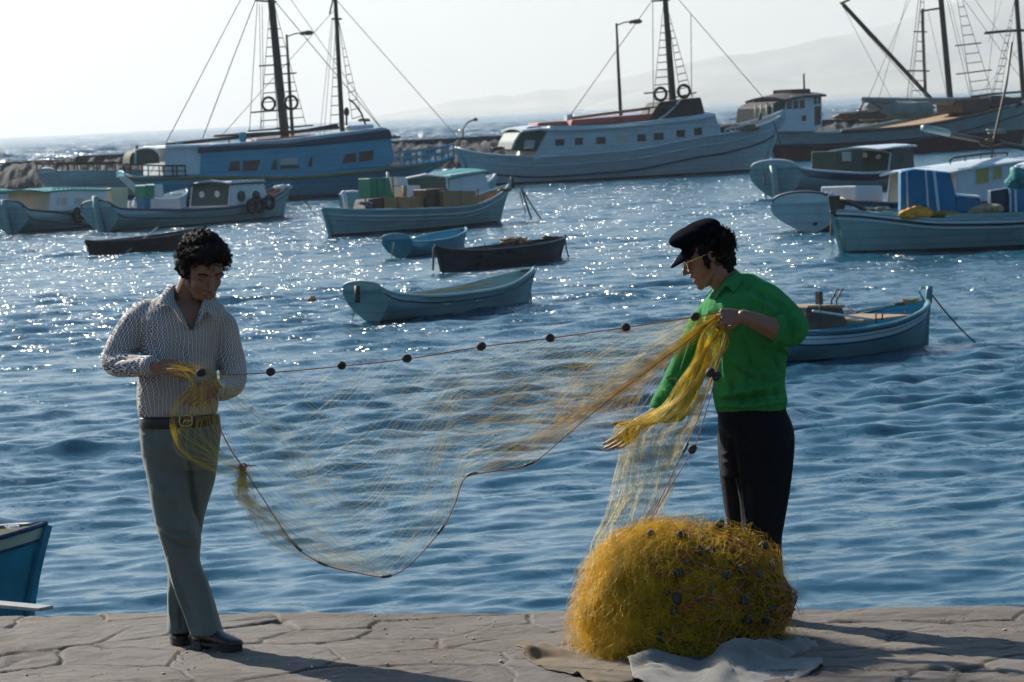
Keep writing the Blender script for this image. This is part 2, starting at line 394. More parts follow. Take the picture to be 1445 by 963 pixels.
    base = ramp(nz(2.2, (1, 2.4, 1)), .3, .7, (0.119, 0.095, 0.076), (0.204, 0.170, 0.139))
    base = mix(.5, base, ramp(nz(14, (1, 3.2, 1), 8, .7), .3, .72, (0.082, 0.067, 0.054), (0.245, 0.204, 0.170)))
    base = mix(sp.outputs['Blue'], base, mix(.45, base, (.16, .15, .145)))
    base = mix(sp.outputs['Green'], base, mix(.6, base, (.17, .12, .075)))
    base = mix(sp.outputs['Red'], base, (.06, .045, .034))
    base = mix(ramp(nz(.9, (1, 1.5, 1), 6, .7), .45, .62, (0, 0, 0), (.6, .6, .6)), base, (.085, .062, .045)); base = mix(ramp(nz(5, (1, 2.2, 1), 7, .75), .56, .66, (0, 0, 0), (.55, .55, .55)), base, (.25, .21, .17))
    spk = ramp(nz(90, (1, 1.6, 1), 2), .70, .74, (0, 0, 0), (1, 1, 1))
    base = mix(spk, base, (.33, .29, .25)); spd = ramp(nz(60, (1, 1.6, 1), 3), .30, .335, (1, 1, 1), (0, 0, 0))
    base = mix(spd, base, (.06, .045, .035))
    l.new(base, b.inputs['Base Color'])
    bp = n.new('ShaderNodeBump'); bp.inputs['Distance'].default_value = .011; bp.inputs['Strength'].default_value = 1
    l.new(nz(45, (1, 3, 1), 8, .7), bp.inputs['Height']); l.new(bp.outputs['Normal'], b.inputs['Normal'])
    o = np_obj('quay', V, Fc, M)
    ca = o.data.color_attributes.new('stone', 'FLOAT_COLOR', 'POINT')
    tn = np.concatenate([tint[bi], np.zeros(n1)]); jj = np.concatenate([np.maximum(joint, cm * .8), np.zeros(n1)]); gg = np.concatenate([grit, np.zeros(n1)])
    ca.data.foreach_set('color', np.stack([jj, gg, tn, np.ones_like(tn)], -1).reshape(-1))
    tag(o, kind='structure')
quay()
def ground_beyond():
    M = mat('seabed', (.12, .11, .09), .9)
    bm = bm_new(); add_box(bm, (0, 4000, -3.2), (12000, 9600, .4)); tag(obj('seabed', bm, M), kind='structure')
ground_beyond()

# ------------------------------------------------------------------ hills across the bay
def hills():
    M = mat('hill_rock', (.22, .21, .17), .95, var=.3, nscale=.004, grime=.5, grime_col=(.10, .12, .07))
    def ridge(name, prof, Y, thick, seed):
        xs = np.linspace(prof[0][0], prof[-1][0], 300); hy = np.interp(xs, [p[0] for p in prof], [p[1] for p in prof])
        V = []; nr = 26
        for j in range(nr):
            s = j / (nr - 1) * 2 - 1             # -1 front foot, 0 ridge, 1 back foot
            for i, x in enumerate(xs):
                hp = A(x, hy[i], Y); w = max(0., 1 - abs(s)) ** .8
                P_ = Vector((hp.x, Y + s * thick, 0)); nzv = mnoise.fractal(Vector((hp.x * .004 + seed, s * 1.7, seed)), 1, 2.2, 6)
                h = hp.z * w * (1 + .18 * nzv * (1 - w) * 2) + hp.z * .035 * nzv * min(1, w * 1.5)
                V.append((P_.x, P_.y, max(-2, h) if w > 0 else -2))
        n1 = len(xs); idx = np.arange(nr * n1).reshape(nr, n1)
        Fc = np.stack([idx[:-1, :-1], idx[:-1, 1:], idx[1:, 1:], idx[1:, :-1]], -1).reshape(-1, 4)
        tag(np_obj(name, np.array(V), Fc, M), kind='structure')
    hz = lambda x: 193.5 - .0487 * x
    ridge('hill', [(500, hz(500) + 1), (545, 161), (600, 152), (640, 141), (672, 138), (700, 133), (722, 136), (760, 126), (800, 126), (840, 116), (900, 104), (960, 88), (1010, 77), (1060, 74),
                   (1110, 66), (1160, 52), (1200, 45), (1260, 30), (1330, 6), (1400, -14), (1500, -40), (1600, -60)], 6500, 500, 3.1)
    ridge('hill', [(820, hz(820) + 1), (860, 140), (900, 128), (950, 122), (1000, 112), (1060, 106), (1110, 110), (1160, 106), (1220, 99), (1300, 95), (1400, 80), (1500, 70), (1600, 60)], 5400, 350, 7.7)
hills()
def haze():
    bm = bm_new(); add_box(bm, (0, 3800, 155), (13000, 7800, 320))
    M = bpy.data.materials.new('haze'); M.use_nodes = True; n = M.node_tree.nodes; l = M.node_tree.links
    n.remove(n['Principled BSDF']); v = n.new('ShaderNodeVolumePrincipled')
    v.inputs['Color'].default_value = (.88, .92, .97, 1); v.inputs['Density'].default_value = .00011; v.inputs['Anisotropy'].default_value = .35
    l.new(v.outputs['Volume'], n['Material Output'].inputs['Volume'])
    o = obj('haze', bm, M); tag(o, kind='stuff')
haze()
# ------------------------------------------------------------------ people helpers
def px2m(p, Y): return p * Y / F
class Fig:
    """lays joints out at a given distance; d is metres away from the viewer relative to the figure's plane"""
    def __init__(s, Y): s.Y = Y
    def J(s, px, py, d=0.0): return A(px, py, s.Y + d)
    def m(s, p): return p * s.Y / F
    def limb(s, bm, pts, seg=16, sub=4):
        """pts: (px, py, d, r_px[, r2_px])"""
        P = [s.J(*p[:3]) for p in pts]; rr = [(s.m(p[3]), s.m(p[4] if len(p) > 4 else p[3])) for p in pts]
        Q = catmull(P, sub); k = np.linspace(0, len(P) - 1, len(Q))
        ra = np.interp(k, range(len(P)), [r[0] for r in rr]); rb = np.interp(k, range(len(P)), [r[1] for r in rr])
        add_round(bm, Q, list(zip(ra, rb)), seg, side=(1, 0, 0))
    def stack(s, bm, secs, seg=28, sub=4, e=2.25):
        """horizontal rounded cross-sections: (py, xl, xr, d_centre, half depth in m)"""
        S = np.array(secs, float); n = len(S); k = np.linspace(0, n - 1, (n - 1) * sub + 1)
        cols = [np.array([v[i] for v in catmull([(a, b, c) for a, b, c in S[:, :3]], sub)]) for i in range(3)]
        cols += [np.interp(k, range(n), S[:, 3]), np.interp(k, range(n), S[:, 4])]
        rings = []
        for y, xl, xr, d, h in zip(*cols):
            c = s.J((xl + xr) / 2, y, d); a = s.m((xr - xl) / 2); ring = []
            tilt = Vector((math.cos(ROLL), 0, math.sin(ROLL) * 0))
            for q in range(seg):
                t = 2 * math.pi * q / seg; ct, st = math.cos(t), math.sin(t)
                X = a * math.copysign(abs(ct) ** (2 / e), ct); D = h * math.copysign(abs(st) ** (2 / e), st)
                ring.append(bm.verts.new(c + Vector((X, D, 0))))
            rings.append(ring)
        for i in range(len(rings) - 1):
            for q in range(seg): bm.faces.new((rings[i][q], rings[i][(q + 1) % seg], rings[i + 1][(q + 1) % seg], rings[i + 1][q]))
        bm.faces.new(rings[0][::-1]); bm.faces.new(rings[-1])
    def folds(s, me, folds, face=-1):
        """ridges and creases: (polyline of px points, width px, height m); applied to the side facing the viewer"""
        co = getco(me); no = getno(me)
        rel = co - np.array(CAM); den = rel @ np.array(fw)
        px = 722.5 + F * (rel @ np.array(rt)) / den; py = 481.5 - F * (rel @ np.array(up)) / den
        vis = np.clip(-no[:, 1] * 1.6 + .25, 0, 1); tot = np.zeros(len(co))
        for pl, w, h in folds:
            pl = np.array([(p[0], p[1]) for p in catmull([(a, b, 0) for a, b in pl], 5)]) if len(pl) > 2 else np.array(pl, float)
            best = np.full(len(co), 1e9); bt = np.zeros(len(co)); L = len(pl) - 1
            for i in range(L):
                a, b = pl[i], pl[i + 1]; ab = b - a; t = np.clip(((px - a[0]) * ab[0] + (py - a[1]) * ab[1]) / (ab @ ab + 1e-9), 0, 1)
                dd = np.hypot(px - a[0] - t * ab[0], py - a[1] - t * ab[1]); nb = dd < best
                best = np.where(nb, dd, best); bt = np.where(nb, (i + t) / L, bt)
            tot += h * np.exp(-(best / w) ** 2) * np.sin(np.pi * np.clip(bt, .03, .97)) ** .5
        setco(me, co + no * (tot * vis)[:, None])
    def cut(s, me, poly, front=True):
        """opens a garment: removes the viewer-side faces inside a polygon of px points"""
        co = getco(me); rel = co - np.array(CAM); den = rel @ np.array(fw)
        px = 722.5 + F * (rel @ np.array(rt)) / den; py = 481.5 - F * (rel @ np.array(up)) / den
        ins = np.zeros(len(co), bool); n = len(poly)
        for i in range(n):
            (x1, y1), (x2, y2) = poly[i], poly[(i + 1) % n]
            c = ((y1 > py) != (y2 > py)) & (px < (x2 - x1) * (py - y1) / (y2 - y1 + 1e-12) + x1); ins ^= c
        if front: ins &= co[:, 1] < s.Y
        bm = bmesh.new(); bm.from_mesh(me); bm.verts.ensure_lookup_table()
        bmesh.ops.delete(bm, geom=[bm.verts[i] for i in np.nonzero(ins)[0]], context='VERTS'); bm.to_mesh(me); bm.free()
        me.polygons.foreach_set('use_smooth', [True] * len(me.polygons))
def to_local(me, o):
    co = getco(me); setco(me, co - np.array(o.location))
def bake(name, me, mats, root):
    to_local(me, root); return obj(name, me, mats, root)
def bake_bm(name, bm, mats, root, smooth=True):
    me = bpy.data.meshes.new(name); bm.to_mesh(me); bm.free()
    if smooth: me.polygons.foreach_set('use_smooth', [True] * len(me.polygons))
    return bake(name, me, mats, root)
def head_shapes(bm, C, Rm, s=1.0, jaw_open=0, nose=1.0):
    """C centre of the skull, Rm rotation (x = figure's left ear side, y = out of the face, z = up); s scale"""
    def E(c, r, rx=0, ry=0, rz=0):
        add_ellipsoid(bm, C + Rm @ (Vector(c) * s), [q * s for q in r], Rm @ Matrix.Rotation(R(rz), 3, 'Z') @ Matrix.Rotation(R(ry), 3, 'Y') @ Matrix.Rotation(R(rx), 3, 'X'), 24)
    def T(pts, rad, flat=1): 
        add_round(bm, [C + Rm @ (Vector(p) * s) for p in pts], [(r[0] * s, r[1] * s) if hasattr(r, '__len__') else (r * s, r * s) for r in rad], 12, side=Rm @ Vector((1, 0, 0)))
    E((0, -.018, .035), (.074, .094, .082)); E((0, .03, .012), (.066, .062, .076))       # cranium, forehead
    E((0, .034, -.035), (.056, .056, .066))                                               # mid face
    E((.03, .056, -.03), (.026, .024, .024)); E((-.03, .056, -.03), (.026, .024, .024))      # cheeks
    E((0, .040 - jaw_open * .2, -.082 - jaw_open), (.042, .046, .032)); E((0, .068 - jaw_open * .4, -.100 - jaw_open * 1.1), (.020, .018, .017)) # jaw, chin
    T([(.052, -.005, -.02), (.05, .0, -.06 - jaw_open * .4), (.03, .045, -.094 - jaw_open)], [.016, .016, .015]); T([(-.052, -.005, -.02), (-.05, .0, -.06 - jaw_open * .4), (-.03, .045, -.094 - jaw_open)], [.016, .016, .015])
    T([(-.042, .075, .017), (-.015, .088, .021), (0, .086, .018), (.015, .088, .021), (.042, .075, .017)], [.009, .0105, .009, .0105, .009])                 # brow
    T([(0, .086, .008), (0, .097 * (nose ** .2), -.012), (0, .110 * (nose ** .25), -.034)], [(.0075, .008), (.0085, .010), (.0105, .0105)])       # nose
    E((.010, .094, -.039), (.0085, .010, .0075)); E((-.010, .094, -.039), (.0085, .010, .0075))
    T([(-.021, .080, -.064), (-.008, .092, -.059), (.008, .092, -.059), (.021, .080, -.064)], [.0045, .0062, .0062, .0045])                        # lips
    T([(-.019, .079 - jaw_open * .2, -.070 - jaw_open), (0, .090 - jaw_open * .2, -.073 - jaw_open), (.019, .079 - jaw_open * .2, -.070 - jaw_open)], [.0045, .0068, .0045])
    for sx in (1, -1):
        T([(sx * .076, -.012, -.026), (sx * .081, -.020, -.008), (sx * .085, -.022, .014), (sx * .080, -.008, .022), (sx * .076, .002, .010), (sx * .074, .0, -.012)], [.0055, .006, .007, .006, .0045, .004])
        E((sx * .077, -.01, 0), (.005, .014, .022)); E((sx * .031, .064, .002), (.0135, .0125, .0115))    # ear shell, closed eye bulge
def hand_shapes(bm, wrist, palm_dir, back_n, s=1.0, curl=.6, spread=0, thumb_side=1, thumb_curl=.5, finger_curls=None):
    """right-handed frame: palm_dir wrist->knuckles, back_n out of the back of the hand, side = palm_dir x back_n * thumb_side"""
    d = Vector(palm_dir).normalized(); b = Vector(back_n); b = (b - d * b.dot(d)).normalized(); t = d.cross(b) * thumb_side
    W0 = Vector(wrist)
    P = lambda x, y, z: W0 + d * (x * s) + t * (y * s) + b * (z * s)
    # palm
    for y, w in ((-.031, .013), (-.012, .0145), (.008, .015), (.028, .014)):
        add_round(bm, [P(.0, y * .62, 0), P(.045, y * .9, .002), P(.088, y, .001)], [(w * s * .9, w * s * .8)] * 2 + [(w * s * .8, w * s * .68)], 12, side=t)
    lens = ((.029, .043, .026, .021, .0082), (.0095, .047, .030, .023, .0084), (-.0105, .043, .027, .022, .0081), (-.030, .034, .020, .019, .0074))
    for k, (y, l1, l2, l3, r) in enumerate(lens):
        c = (finger_curls[k] if finger_curls else curl); a1 = c * 1.15; a2 = a1 + c * 1.45; a3 = a2 + c * .9
        sp = spread * (1.5 - k) * .12
        p = [(.088, y, 0)]
        for ln, a in ((l1, a1), (l2, a2), (l3, a3)):
            x0, y0, z0 = p[-1]; p.append((x0 + ln * math.cos(a), y0 + sp * ln * math.cos(a), z0 - ln * math.sin(a)))
        pts = [P(*q) for q in p]; pts = [P(.07, y, 0)] + pts
        add_round(bm, pts, [(r * s, r * s)] * 2 + [(r * s * .97,) * 2, (r * s * .9,) * 2, (r * s * .72,) * 2], 10, side=t)
    tc = thumb_curl
    p = [(.012, .016, -.004), (.042, .040, -.010 - .010 * tc), (.066 + .01 * tc, .060 - .022 * tc, -.014 - .022 * tc), (.088 + .004 * tc, .074 - .050 * tc, -.016 - .030 * tc)]
    add_round(bm, [P(*q) for q in p], [(.015 * s, .013 * s), (.0125 * s, .0115 * s), (.0105 * s, .010 * s), (.0078 * s, .0075 * s)], 10, side=t)
def frame(fwd, upv):
    y = Vector(fwd).normalized(); z = Vector(upv); z = (z - y * z.dot(y)).normalized(); x = y.cross(z)
    return Matrix((x, y, z)).transposed()
def head_dents(me, C, Rm, s, spots):
    co = getco(me); no = getno(me)
    for c, r, dep in spots:
        p = np.array(C + Rm @ (Vector(c) * s)); d = np.linalg.norm(co - p, axis=1)
        co = co - np.outer(dep * s * np.exp(-(d / (r * s)) ** 2), np.array(Rm @ Vector((0, 1, 0))))
    setco(me, co)
def curly(root, C, Rm, s, region, n, mt, L=.03, rad=.0022, seed=3, name='hair'):
    pass

SKIN = mat('skin', (.23, .115, .07), .5, var=.10, nscale=14, bump=.0006, bscale=160, spec=.45)
SKIN.node_tree.nodes['Principled BSDF'].inputs['Subsurface Weight'].default_value = .08
SKIN.node_tree.nodes['Principled BSDF'].inputs['Subsurface Radius'].default_value = (.012, .004, .002)
HAIR = mat('black_hair', (.012, .009, .008), .75, var=.3, nscale=60, spec=.12)
SHOE = mat('black_leather', (.012, .012, .013), .36, var=.2, nscale=30, spec=.45, bump=.0004, bscale=90)
BRASS = mat('buckle_metal', (.62, .58, .48), .3, metal=1)
def cloth(name, col, thread=1500, rough=.85, trans=.0, sheen=.2, bump=.0025, var=.08):
    M = mat(name, col, rough, var=var, nscale=9, bump=bump, bscale=26, spec=.15, stretch=(1, 1, .6))
    M.node_tree.nodes['Principled BSDF'].inputs['Sheen Weight'].default_value = sheen
    if trans:
        nt = M.node_tree; n = nt.nodes; l = nt.links; b = n['Principled BSDF']
        tr = n.new('ShaderNodeBsdfTranslucent'); src = b.inputs['Base Color'].links[0].from_socket; l.new(src, tr.inputs['Color'])
        ms = n.new('ShaderNodeMixShader'); ms.inputs['Fac'].default_value = trans; l.new(b.outputs['BSDF'], ms.inputs[1]); l.new(tr.outputs['BSDF'], ms.inputs[2]); l.new(ms.outputs['Shader'], n['Material Output'].inputs['Surface'])
    return M
def print_cloth():
    """white cotton printed with columns of small linked blue-grey rings"""
    M = cloth('printed_cotton', (.74, .70, .64), trans=.10); nt = M.node_tree; n = nt.nodes; l = nt.links; b = n['Principled BSDF']
    tc = n.new('ShaderNodeTexCoord'); sp = n.new('ShaderNodeSeparateXYZ')
    wz = n.new('ShaderNodeTexNoise'); wz.inputs['Scale'].default_value = 5; l.new(tc.outputs['Object'], wz.inputs['Vector'])
    ws = n.new('ShaderNodeVectorMath'); ws.operation = 'SCALE'; ws.inputs['Scale'].default_value = .05; l.new(wz.outputs['Color'], ws.inputs[0])
    wa = n.new('ShaderNodeVectorMath'); l.new(tc.outputs['Object'], wa.inputs[0]); l.new(ws.outputs[0], wa.inputs[1]); l.new(wa.outputs[0], sp.inputs[0])
    def mth(op, a, b_=None):
        q = n.new('ShaderNodeMath'); q.operation = op
        for i, v in enumerate((a, b_)):
            if v is None: continue
            if isinstance(v, (int, float)): q.inputs[i].default_value = v
            else: l.new(v, q.inputs[i])
        return q.outputs[0]
    per = .0170
    xx = mth('ADD', sp.outputs['X'], mth('MULTIPLY', sp.outputs['Y'], .6))
    u = mth('DIVIDE', xx, per); v = mth('DIVIDE', sp.outputs['Z'], per * 1.05)
    fu = mth('SUBTRACT', mth('FRACT', u), .5)
    row = mth('FLOOR', u); v2 = mth('ADD', v, mth('MULTIPLY', row, .5)); fv = mth('SUBTRACT', mth('FRACT', v2), .5)
    rr = mth('SQRT', mth('ADD', mth('MULTIPLY', fu, fu), mth('MULTIPLY', fv, fv)))
    ring = mth('LESS_THAN', mth('ABSOLUTE', mth('SUBTRACT', rr, .36)), .11); dot = mth('LESS_THAN', rr, .12)
    fac = mth('MAXIMUM', ring, dot)
    mx = n.new('ShaderNodeMix'); mx.data_type = 'RGBA'; l.new(fac, mx.inputs['Factor'])
    src = b.inputs['Base Color'].links[0].from_socket; l.new(src, mx.inputs['A']); mx.inputs['B'].default_value = (.06, .052, .075, 1)
    l.new(mx.outputs['Result'], b.inputs['Base Color'])
    for k in n:
        if k.type == 'BSDF_TRANSLUCENT': l.new(mx.outputs['Result'], k.inputs['Color'])
    return M
def curls(C, Rm, s, spots, n, L, rad, seed, wav=.5):
    """short curly locks growing off the skull; spots: list of (centre dir, spread) in head space"""
    r = random.Random(seed); lines = []
    for i in range(n):
        c, sp, rr = spots[i % len(spots)]
        v = Vector((r.gauss(c[0], sp), r.gauss(c[1], sp), r.gauss(c[2], sp))).normalized()
        p = Vector((v.x * rr[0], v.y * rr[1] - .018, v.z * rr[2] + .03)) * s
        t = v.cross(Vector((r.gauss(0, 1), r.gauss(0, 1), r.gauss(0, 1)))).normalized(); b = v.cross(t); ph = r.random() * 6.28; k = r.uniform(5, 9)
        ln = []; LL = L * r.uniform(.6, 1.3)
        for q in range(9):
            a = q / 8; ln.append(C + Rm @ (p + v * (LL * .5 * a) + t * (LL * (.8 * a + .16 * math.sin(k * a + ph))) + b * (LL * .22 * math.cos(k * a + ph))))
        lines.append(np.array(ln))
    return lines
# ------------------------------------------------------------------ the man on the left, looking down at the net in his hands
def man_left():
    foot = W(272, 913, QZ); f = Fig(foot.y); root = empty('person', (foot.x, foot.y, QZ))
    tag(root, 'curly-haired man in a patterned shirt and grey flared trousers, looking down at the net', 'person', 'fishermen on the quay')
    J = f.J
    # ---- body
    HC = J(287, 380, -.05); HR = frame((.40, -.85, -.46), (.20, -.42, .88)); HS = 1.10
    bm = bm_new(); head_shapes(bm, HC, HR, HS)
    f.limb(bm, [(262, 442, .03, 22), (264, 418, .02, 19), (272, 396, .0, 18)])                                # neck
    f.stack(bm, [(423, 225, 300, .03, .07), (440, 205, 312, .02, .095), (480, 206, 302, 0, .105), (540, 205, 300, 0, .10), (600, 205, 303, 0, .10), (640, 212, 300, 0, .10)])
    f.limb(bm, [(212, 443, .02, 17), (178, 488, .0, 15), (162, 514, -.04, 13), (190, 517, -.15, 11), (222, 517, -.235, 9, 8)])
    f.limb(bm, [(306, 448, .02, 16), (324, 492, .02, 14), (333, 535, -.02, 12), (318, 548, -.12, 11), (300, 546, -.20, 9, 8)])
    f.limb(bm, [(228, 630, 0, 18), (252, 750, -.04, 14), (272, 850, -.06, 11), (286, 895, -.07, 9)]); f.limb(bm, [(284, 630, .02, 15), (266, 750, .06, 11), (256, 850, .08, 11), (257, 895, .08, 9)])
    hand_shapes(bm, J(221, 517, -.235), (1, -.12, -.16), (-.05, -.85, .62), 1.0, thumb_side=-1, finger_curls=(.34, .42, .52, .62), spread=.4, thumb_curl=.7)
    hand_shapes(bm, J(304, 543, -.20), (-.86, -.28, -.42), (.1, -.9, .35), 1.0, thumb_side=1, finger_curls=(.30, .38, .5, .62), spread=.5, thumb_curl=.6)
    me = remeshed(bm, .003, 3)
    head_dents(me, HC, HR, HS, [((.031, .09, .004), .015, .012), ((-.031, .09, .004), .015, .012), ((0, .1, -.066), .008, .003), ((.034, .085, -.058), .016, .004), ((-.034, .085, -.058), .016, .004)])
    bake('body', me, SKIN, root)
    # eyelids' lashes and brows
    for sx in (1, -1):
        bm = bm_new()
        add_tube(bm, [HC + HR @ (Vector(p) * HS) for p in ((sx * .014, .094, .021), (sx * .028, .094, .027), (sx * .044, .083, .023), (sx * .052, .072, .016))], [(.003, .003), (.0042, .003), (.0038, .003), (.002, .002)], 6)
        bake_bm('eyebrow', bm, HAIR, root); bm = bm_new()
        add_tube(bm, [HC + HR @ (Vector(p) * HS) for p in ((sx * .019, .0745, -.004), (sx * .031, .0775, -.0075), (sx * .043, .072, -.004))], .0016, 5)
        bake_bm('eyelashes', bm, HAIR, root)
    # ---- hair
    bm = bm_new()
    def E(c, r): add_ellipsoid(bm, HC + HR @ (Vector(c) * HS), [q * HS for q in r], HR, 20)
    E((0, -.035, .052), (.094, .100, .088)); E((0, .030, .094), (.080, .056, .038)); E((0, -.05, .0), (.084, .07, .09))
    E((.03, .058, .086), (.048, .034, .026)); E((-.03, .058, .086), (.046, .034, .026)); E((.01, .074, .076), (.034, .018, .018))
    for sx in (1, -1): E((sx * .078, -.004, .042), (.016, .034, .035)); E((sx * .073, .012, -.004), (.010, .012, .032)); E((sx * .064, -.05, -.03), (.018, .03, .03))
    me = remeshed(bm, .005, 3); co = getco(me); no = getno(me)
    setco(me, co + no * (.006 * vnoise(co, 120, 3) + .005 * vnoise(co, 260, 4) + .006 * vnoise(co, 55, 9))[:, None])
    hair = bake('hair', me, HAIR, root)
    ls = curls(HC, HR, HS, [((0, .2, 1), .5, (.094, .102, .088)), ((1, .1, .5), .35, (.092, .1, .085)), ((-1, .1, .5), .35, (.092, .1, .085)), ((0, .70, .95), .22, (.085, .108, .088)), ((0, -1, 0), .5, (.088, .1, .09))], 1300, .036, .0022, 5)
    V, Fc = curve_mesh(ls, .0016, 3); V = V - np.array(root.location); np_obj('curls', V, Fc, HAIR, hair)
    # ---- shirt
    SH = print_cloth(); bm = bm_new()
    f.stack(bm, [(586, 195, 307, .0, .118), (572, 193, 309, 0, .128), (550, 193, 308, 0, .13), (520, 196, 306, 0, .128), (480, 200, 309, 0, .134), (455, 195, 315, .01, .130), (438, 194, 318, .02, .115), (425, 207, 308, .03, .088), (414, 226, 297, .03, .07), (405, 240, 289, .03, .058)])
    f.limb(bm, [(210, 445, .03, 25, 25), (193, 459, .02, 25), (178, 482, .01, 24), (165, 505, -.02, 23, 21), (168, 514, -.06, 20, 18), (188, 516, -.13, 18, 16), (212, 516, -.20, 15, 14)], 22)
    f.limb(bm, [(300, 452, .03, 22), (314, 462, .03, 21), (322, 492, .03, 20), (329, 522, .01, 20), (327, 541, -.05, 19, 18), (318, 549, -.12, 17, 16), (312, 551, -.16, 15, 15)], 22)
    me = remeshed(bm, .0055, 8)
    f.folds(me, [([(150, 477), (178, 492), (208, 486)], 4, .010), ([(145, 497), (172, 506), (206, 500)], 3.5, -.008), ([(200, 455), (212, 480), (216, 500)], 4, -.014), ([(190, 440), (205, 452), (224, 455)], 5, .007),
                 ([(152, 520), (165, 508), (180, 503)], 3, -.009), ([(160, 528), (182, 521), (205, 523)], 3, .006), ([(335, 497), (322, 510), (306, 520)], 3.5, .010), ([(345, 520), (330, 527), (312, 531)], 3, -.008), ([(340, 548), (326, 541), (314, 543)], 3, .006), ([(303, 462), (300, 490), (305, 520)], 4, -.014),
                 ([(240, 440), (235, 480), (228, 520), (225, 560)], 6, .006), ([(266, 478), (266, 520), (267, 582)], 3, .006), ([(300, 500), (290, 530), (296, 566)], 5, .008), ([(205, 540), (232, 556), (270, 562)], 5, .007), ([(200, 560), (225, 572), (250, 576)], 4, .006), ([(255, 566), (280, 574), (304, 570)], 4, -.006), ([(222, 470), (250, 492), (262, 510)], 6, -.006), ([(290, 455), (276, 485), (270, 500)], 6, .006), ([(198, 575), (230, 583), (300, 582)], 3, .006)])
    f.cut(me, [(244, 380), (244, 410), (249, 430), (258, 446), (266, 464), (273, 465), (279, 445), (287, 424), (292, 405), (292, 380)])
    co = getco(me); no = getno(me); setco(me, co + no * (.0018 * vnoise(co, 38, 5) + .0022 * vnoise(co * [1, 1, .5], 19, 6))[:, None])
    sh = bake('shirt', me, SH, root)
    md = sh.modifiers.new('thickness', 'SOLIDIFY'); md.thickness = .002; md.offset = -1
    for a_, b_, r_ in ((J(206, 516.5, -.19), J(216, 517, -.215), 15.6), (J(317, 550, -.145), J(308, 551, -.185), 15.6)):
        bm = bm_new(); add_tube(bm, [a_, a_.lerp(b_, .1), a_.lerp(b_, .9), b_], [f.m(r_ - 1), f.m(r_), f.m(r_), f.m(r_ - .8)], 24, flat=.95); bake_bm('cuff', bm, SH, root)
    # collar: two leaves folding out of the V and a stand behind the neck
    def leaf(pts_in, pts_out, name):
        a = catmull([J(*p) for p in pts_in], 5); b = catmull([J(*p) for p in pts_out], 5); bm = bm_new(); rows = []
        for k in range(5):
            t = k / 4; rows.append([bm.verts.new(x.lerp(y, t) + Vector((0, -.012 * math.sin(math.pi * t), 0))) for x, y in zip(a, b)])
        for i in range(4):
            for j in range(len(a) - 1): bm.faces.new((rows[i][j], rows[i][j + 1], rows[i + 1][j + 1], rows[i + 1][j]))
        o = bake_bm(name, bm, SH, root); q = o.modifiers.new('thickness', 'SOLIDIFY'); q.thickness = .003; return o
    leaf([(248, 402, -.02), (246, 412, -.06), (248, 426, -.10), (256, 442, -.122), (266, 464, -.135)], [(236, 406, -.02), (227, 418, -.07), (221, 433, -.115), (240, 432, -.135), (262, 462, -.143)], 'collar')
    leaf([(288, 408, -.02), (289, 416, -.06), (287, 424, -.10), (281, 440, -.12), (273, 464, -.135)], [(296, 412, -.01), (303, 424, -.06), (305, 452, -.125), (293, 440, -.137), (276, 462, -.143)], 'collar')
    bm = bm_new()
    BT = mat('shirt_button', (.5, .5, .48), .4); bm.free()
    for (x, y) in ((268, 484), (268, 512), (268, 545), (268, 570)):
        bm = bm_new(); add_ellipsoid(bm, J(x, y, -.142), (.005, .003, .005)); bake_bm('button', bm, BT, root)
    # ---- belt
    LE = SHOE; bm = bm_new()
    f.stack(bm, [(601, 196.5, 311, 0, .124), (600, 196, 311.5, 0, .126), (587, 196, 310.5, 0, .126), (586, 196.5, 310, 0, .124)], sub=1, seg=36)
    belt = bake_bm('belt', bm, LE, root)
    bm = bm_new(); c = J(262, 594, -.1335)
    ring = [c + Vector((px2m(9, f.Y) * math.copysign(abs(math.cos(t)) ** .45, math.cos(t)), 0, px2m(7.4, f.Y) * math.copysign(abs(math.sin(t)) ** .6, math.sin(t)))) for t in [2 * math.pi * k / 20 for k in range(21)]]
    add_tube(bm, ring, .0024, 6); add_tube(bm, [c + Vector((-.006, -.002, 0)), c + Vector((.03, -.003, 0))], .0022, 6)
    me = bpy.data.meshes.new('buckle'); bm.to_mesh(me); bm.free(); to_local(me, root); obj('buckle', me, BRASS, belt)
    # ---- trousers
    TR = cloth('grey_trouser_cloth', (.118, .140, .125), sheen=.2)
    bm = bm_new()
    f.stack(bm, [(587, 197, 309, 0, .118), (600, 196, 312, 0, .122), (620, 197, 312, .0, .125), (645, 200, 309, .0, .118), (662, 204, 305, .0, .105)])
    f.stack(bm, [(610, 196, 262, 0, .105), (659, 204.5, 270, -.01, .105), (690, 210, 273, -.02, .10), (720, 215.5, 277, -.035, .095), (745, 221, 281, -.05, .092), (765, 227, 284, -.055, .088), (793, 234, 282, -.055, .080), (820, 242, 293, -.055, .078), (850, 256, 303, -.06, .085), (875, 264, 310, -.065, .095), (893, 270, 316, -.07, .105)])
    f.stack(bm, [(610, 252, 312.5, .01, .105), (640, 255, 309.5, .02, .105), (681, 258, 303, .03, .10), (722, 257, 290.5, .05, .095), (760, 250, 283, .065, .085), (793, 238, 276, .075, .078), (820, 236.5, 268, .08, .078), (857, 236, 270, .085, .09), (890, 236, 277, .09, .105)])
    me = remeshed(bm, .0055, 5)
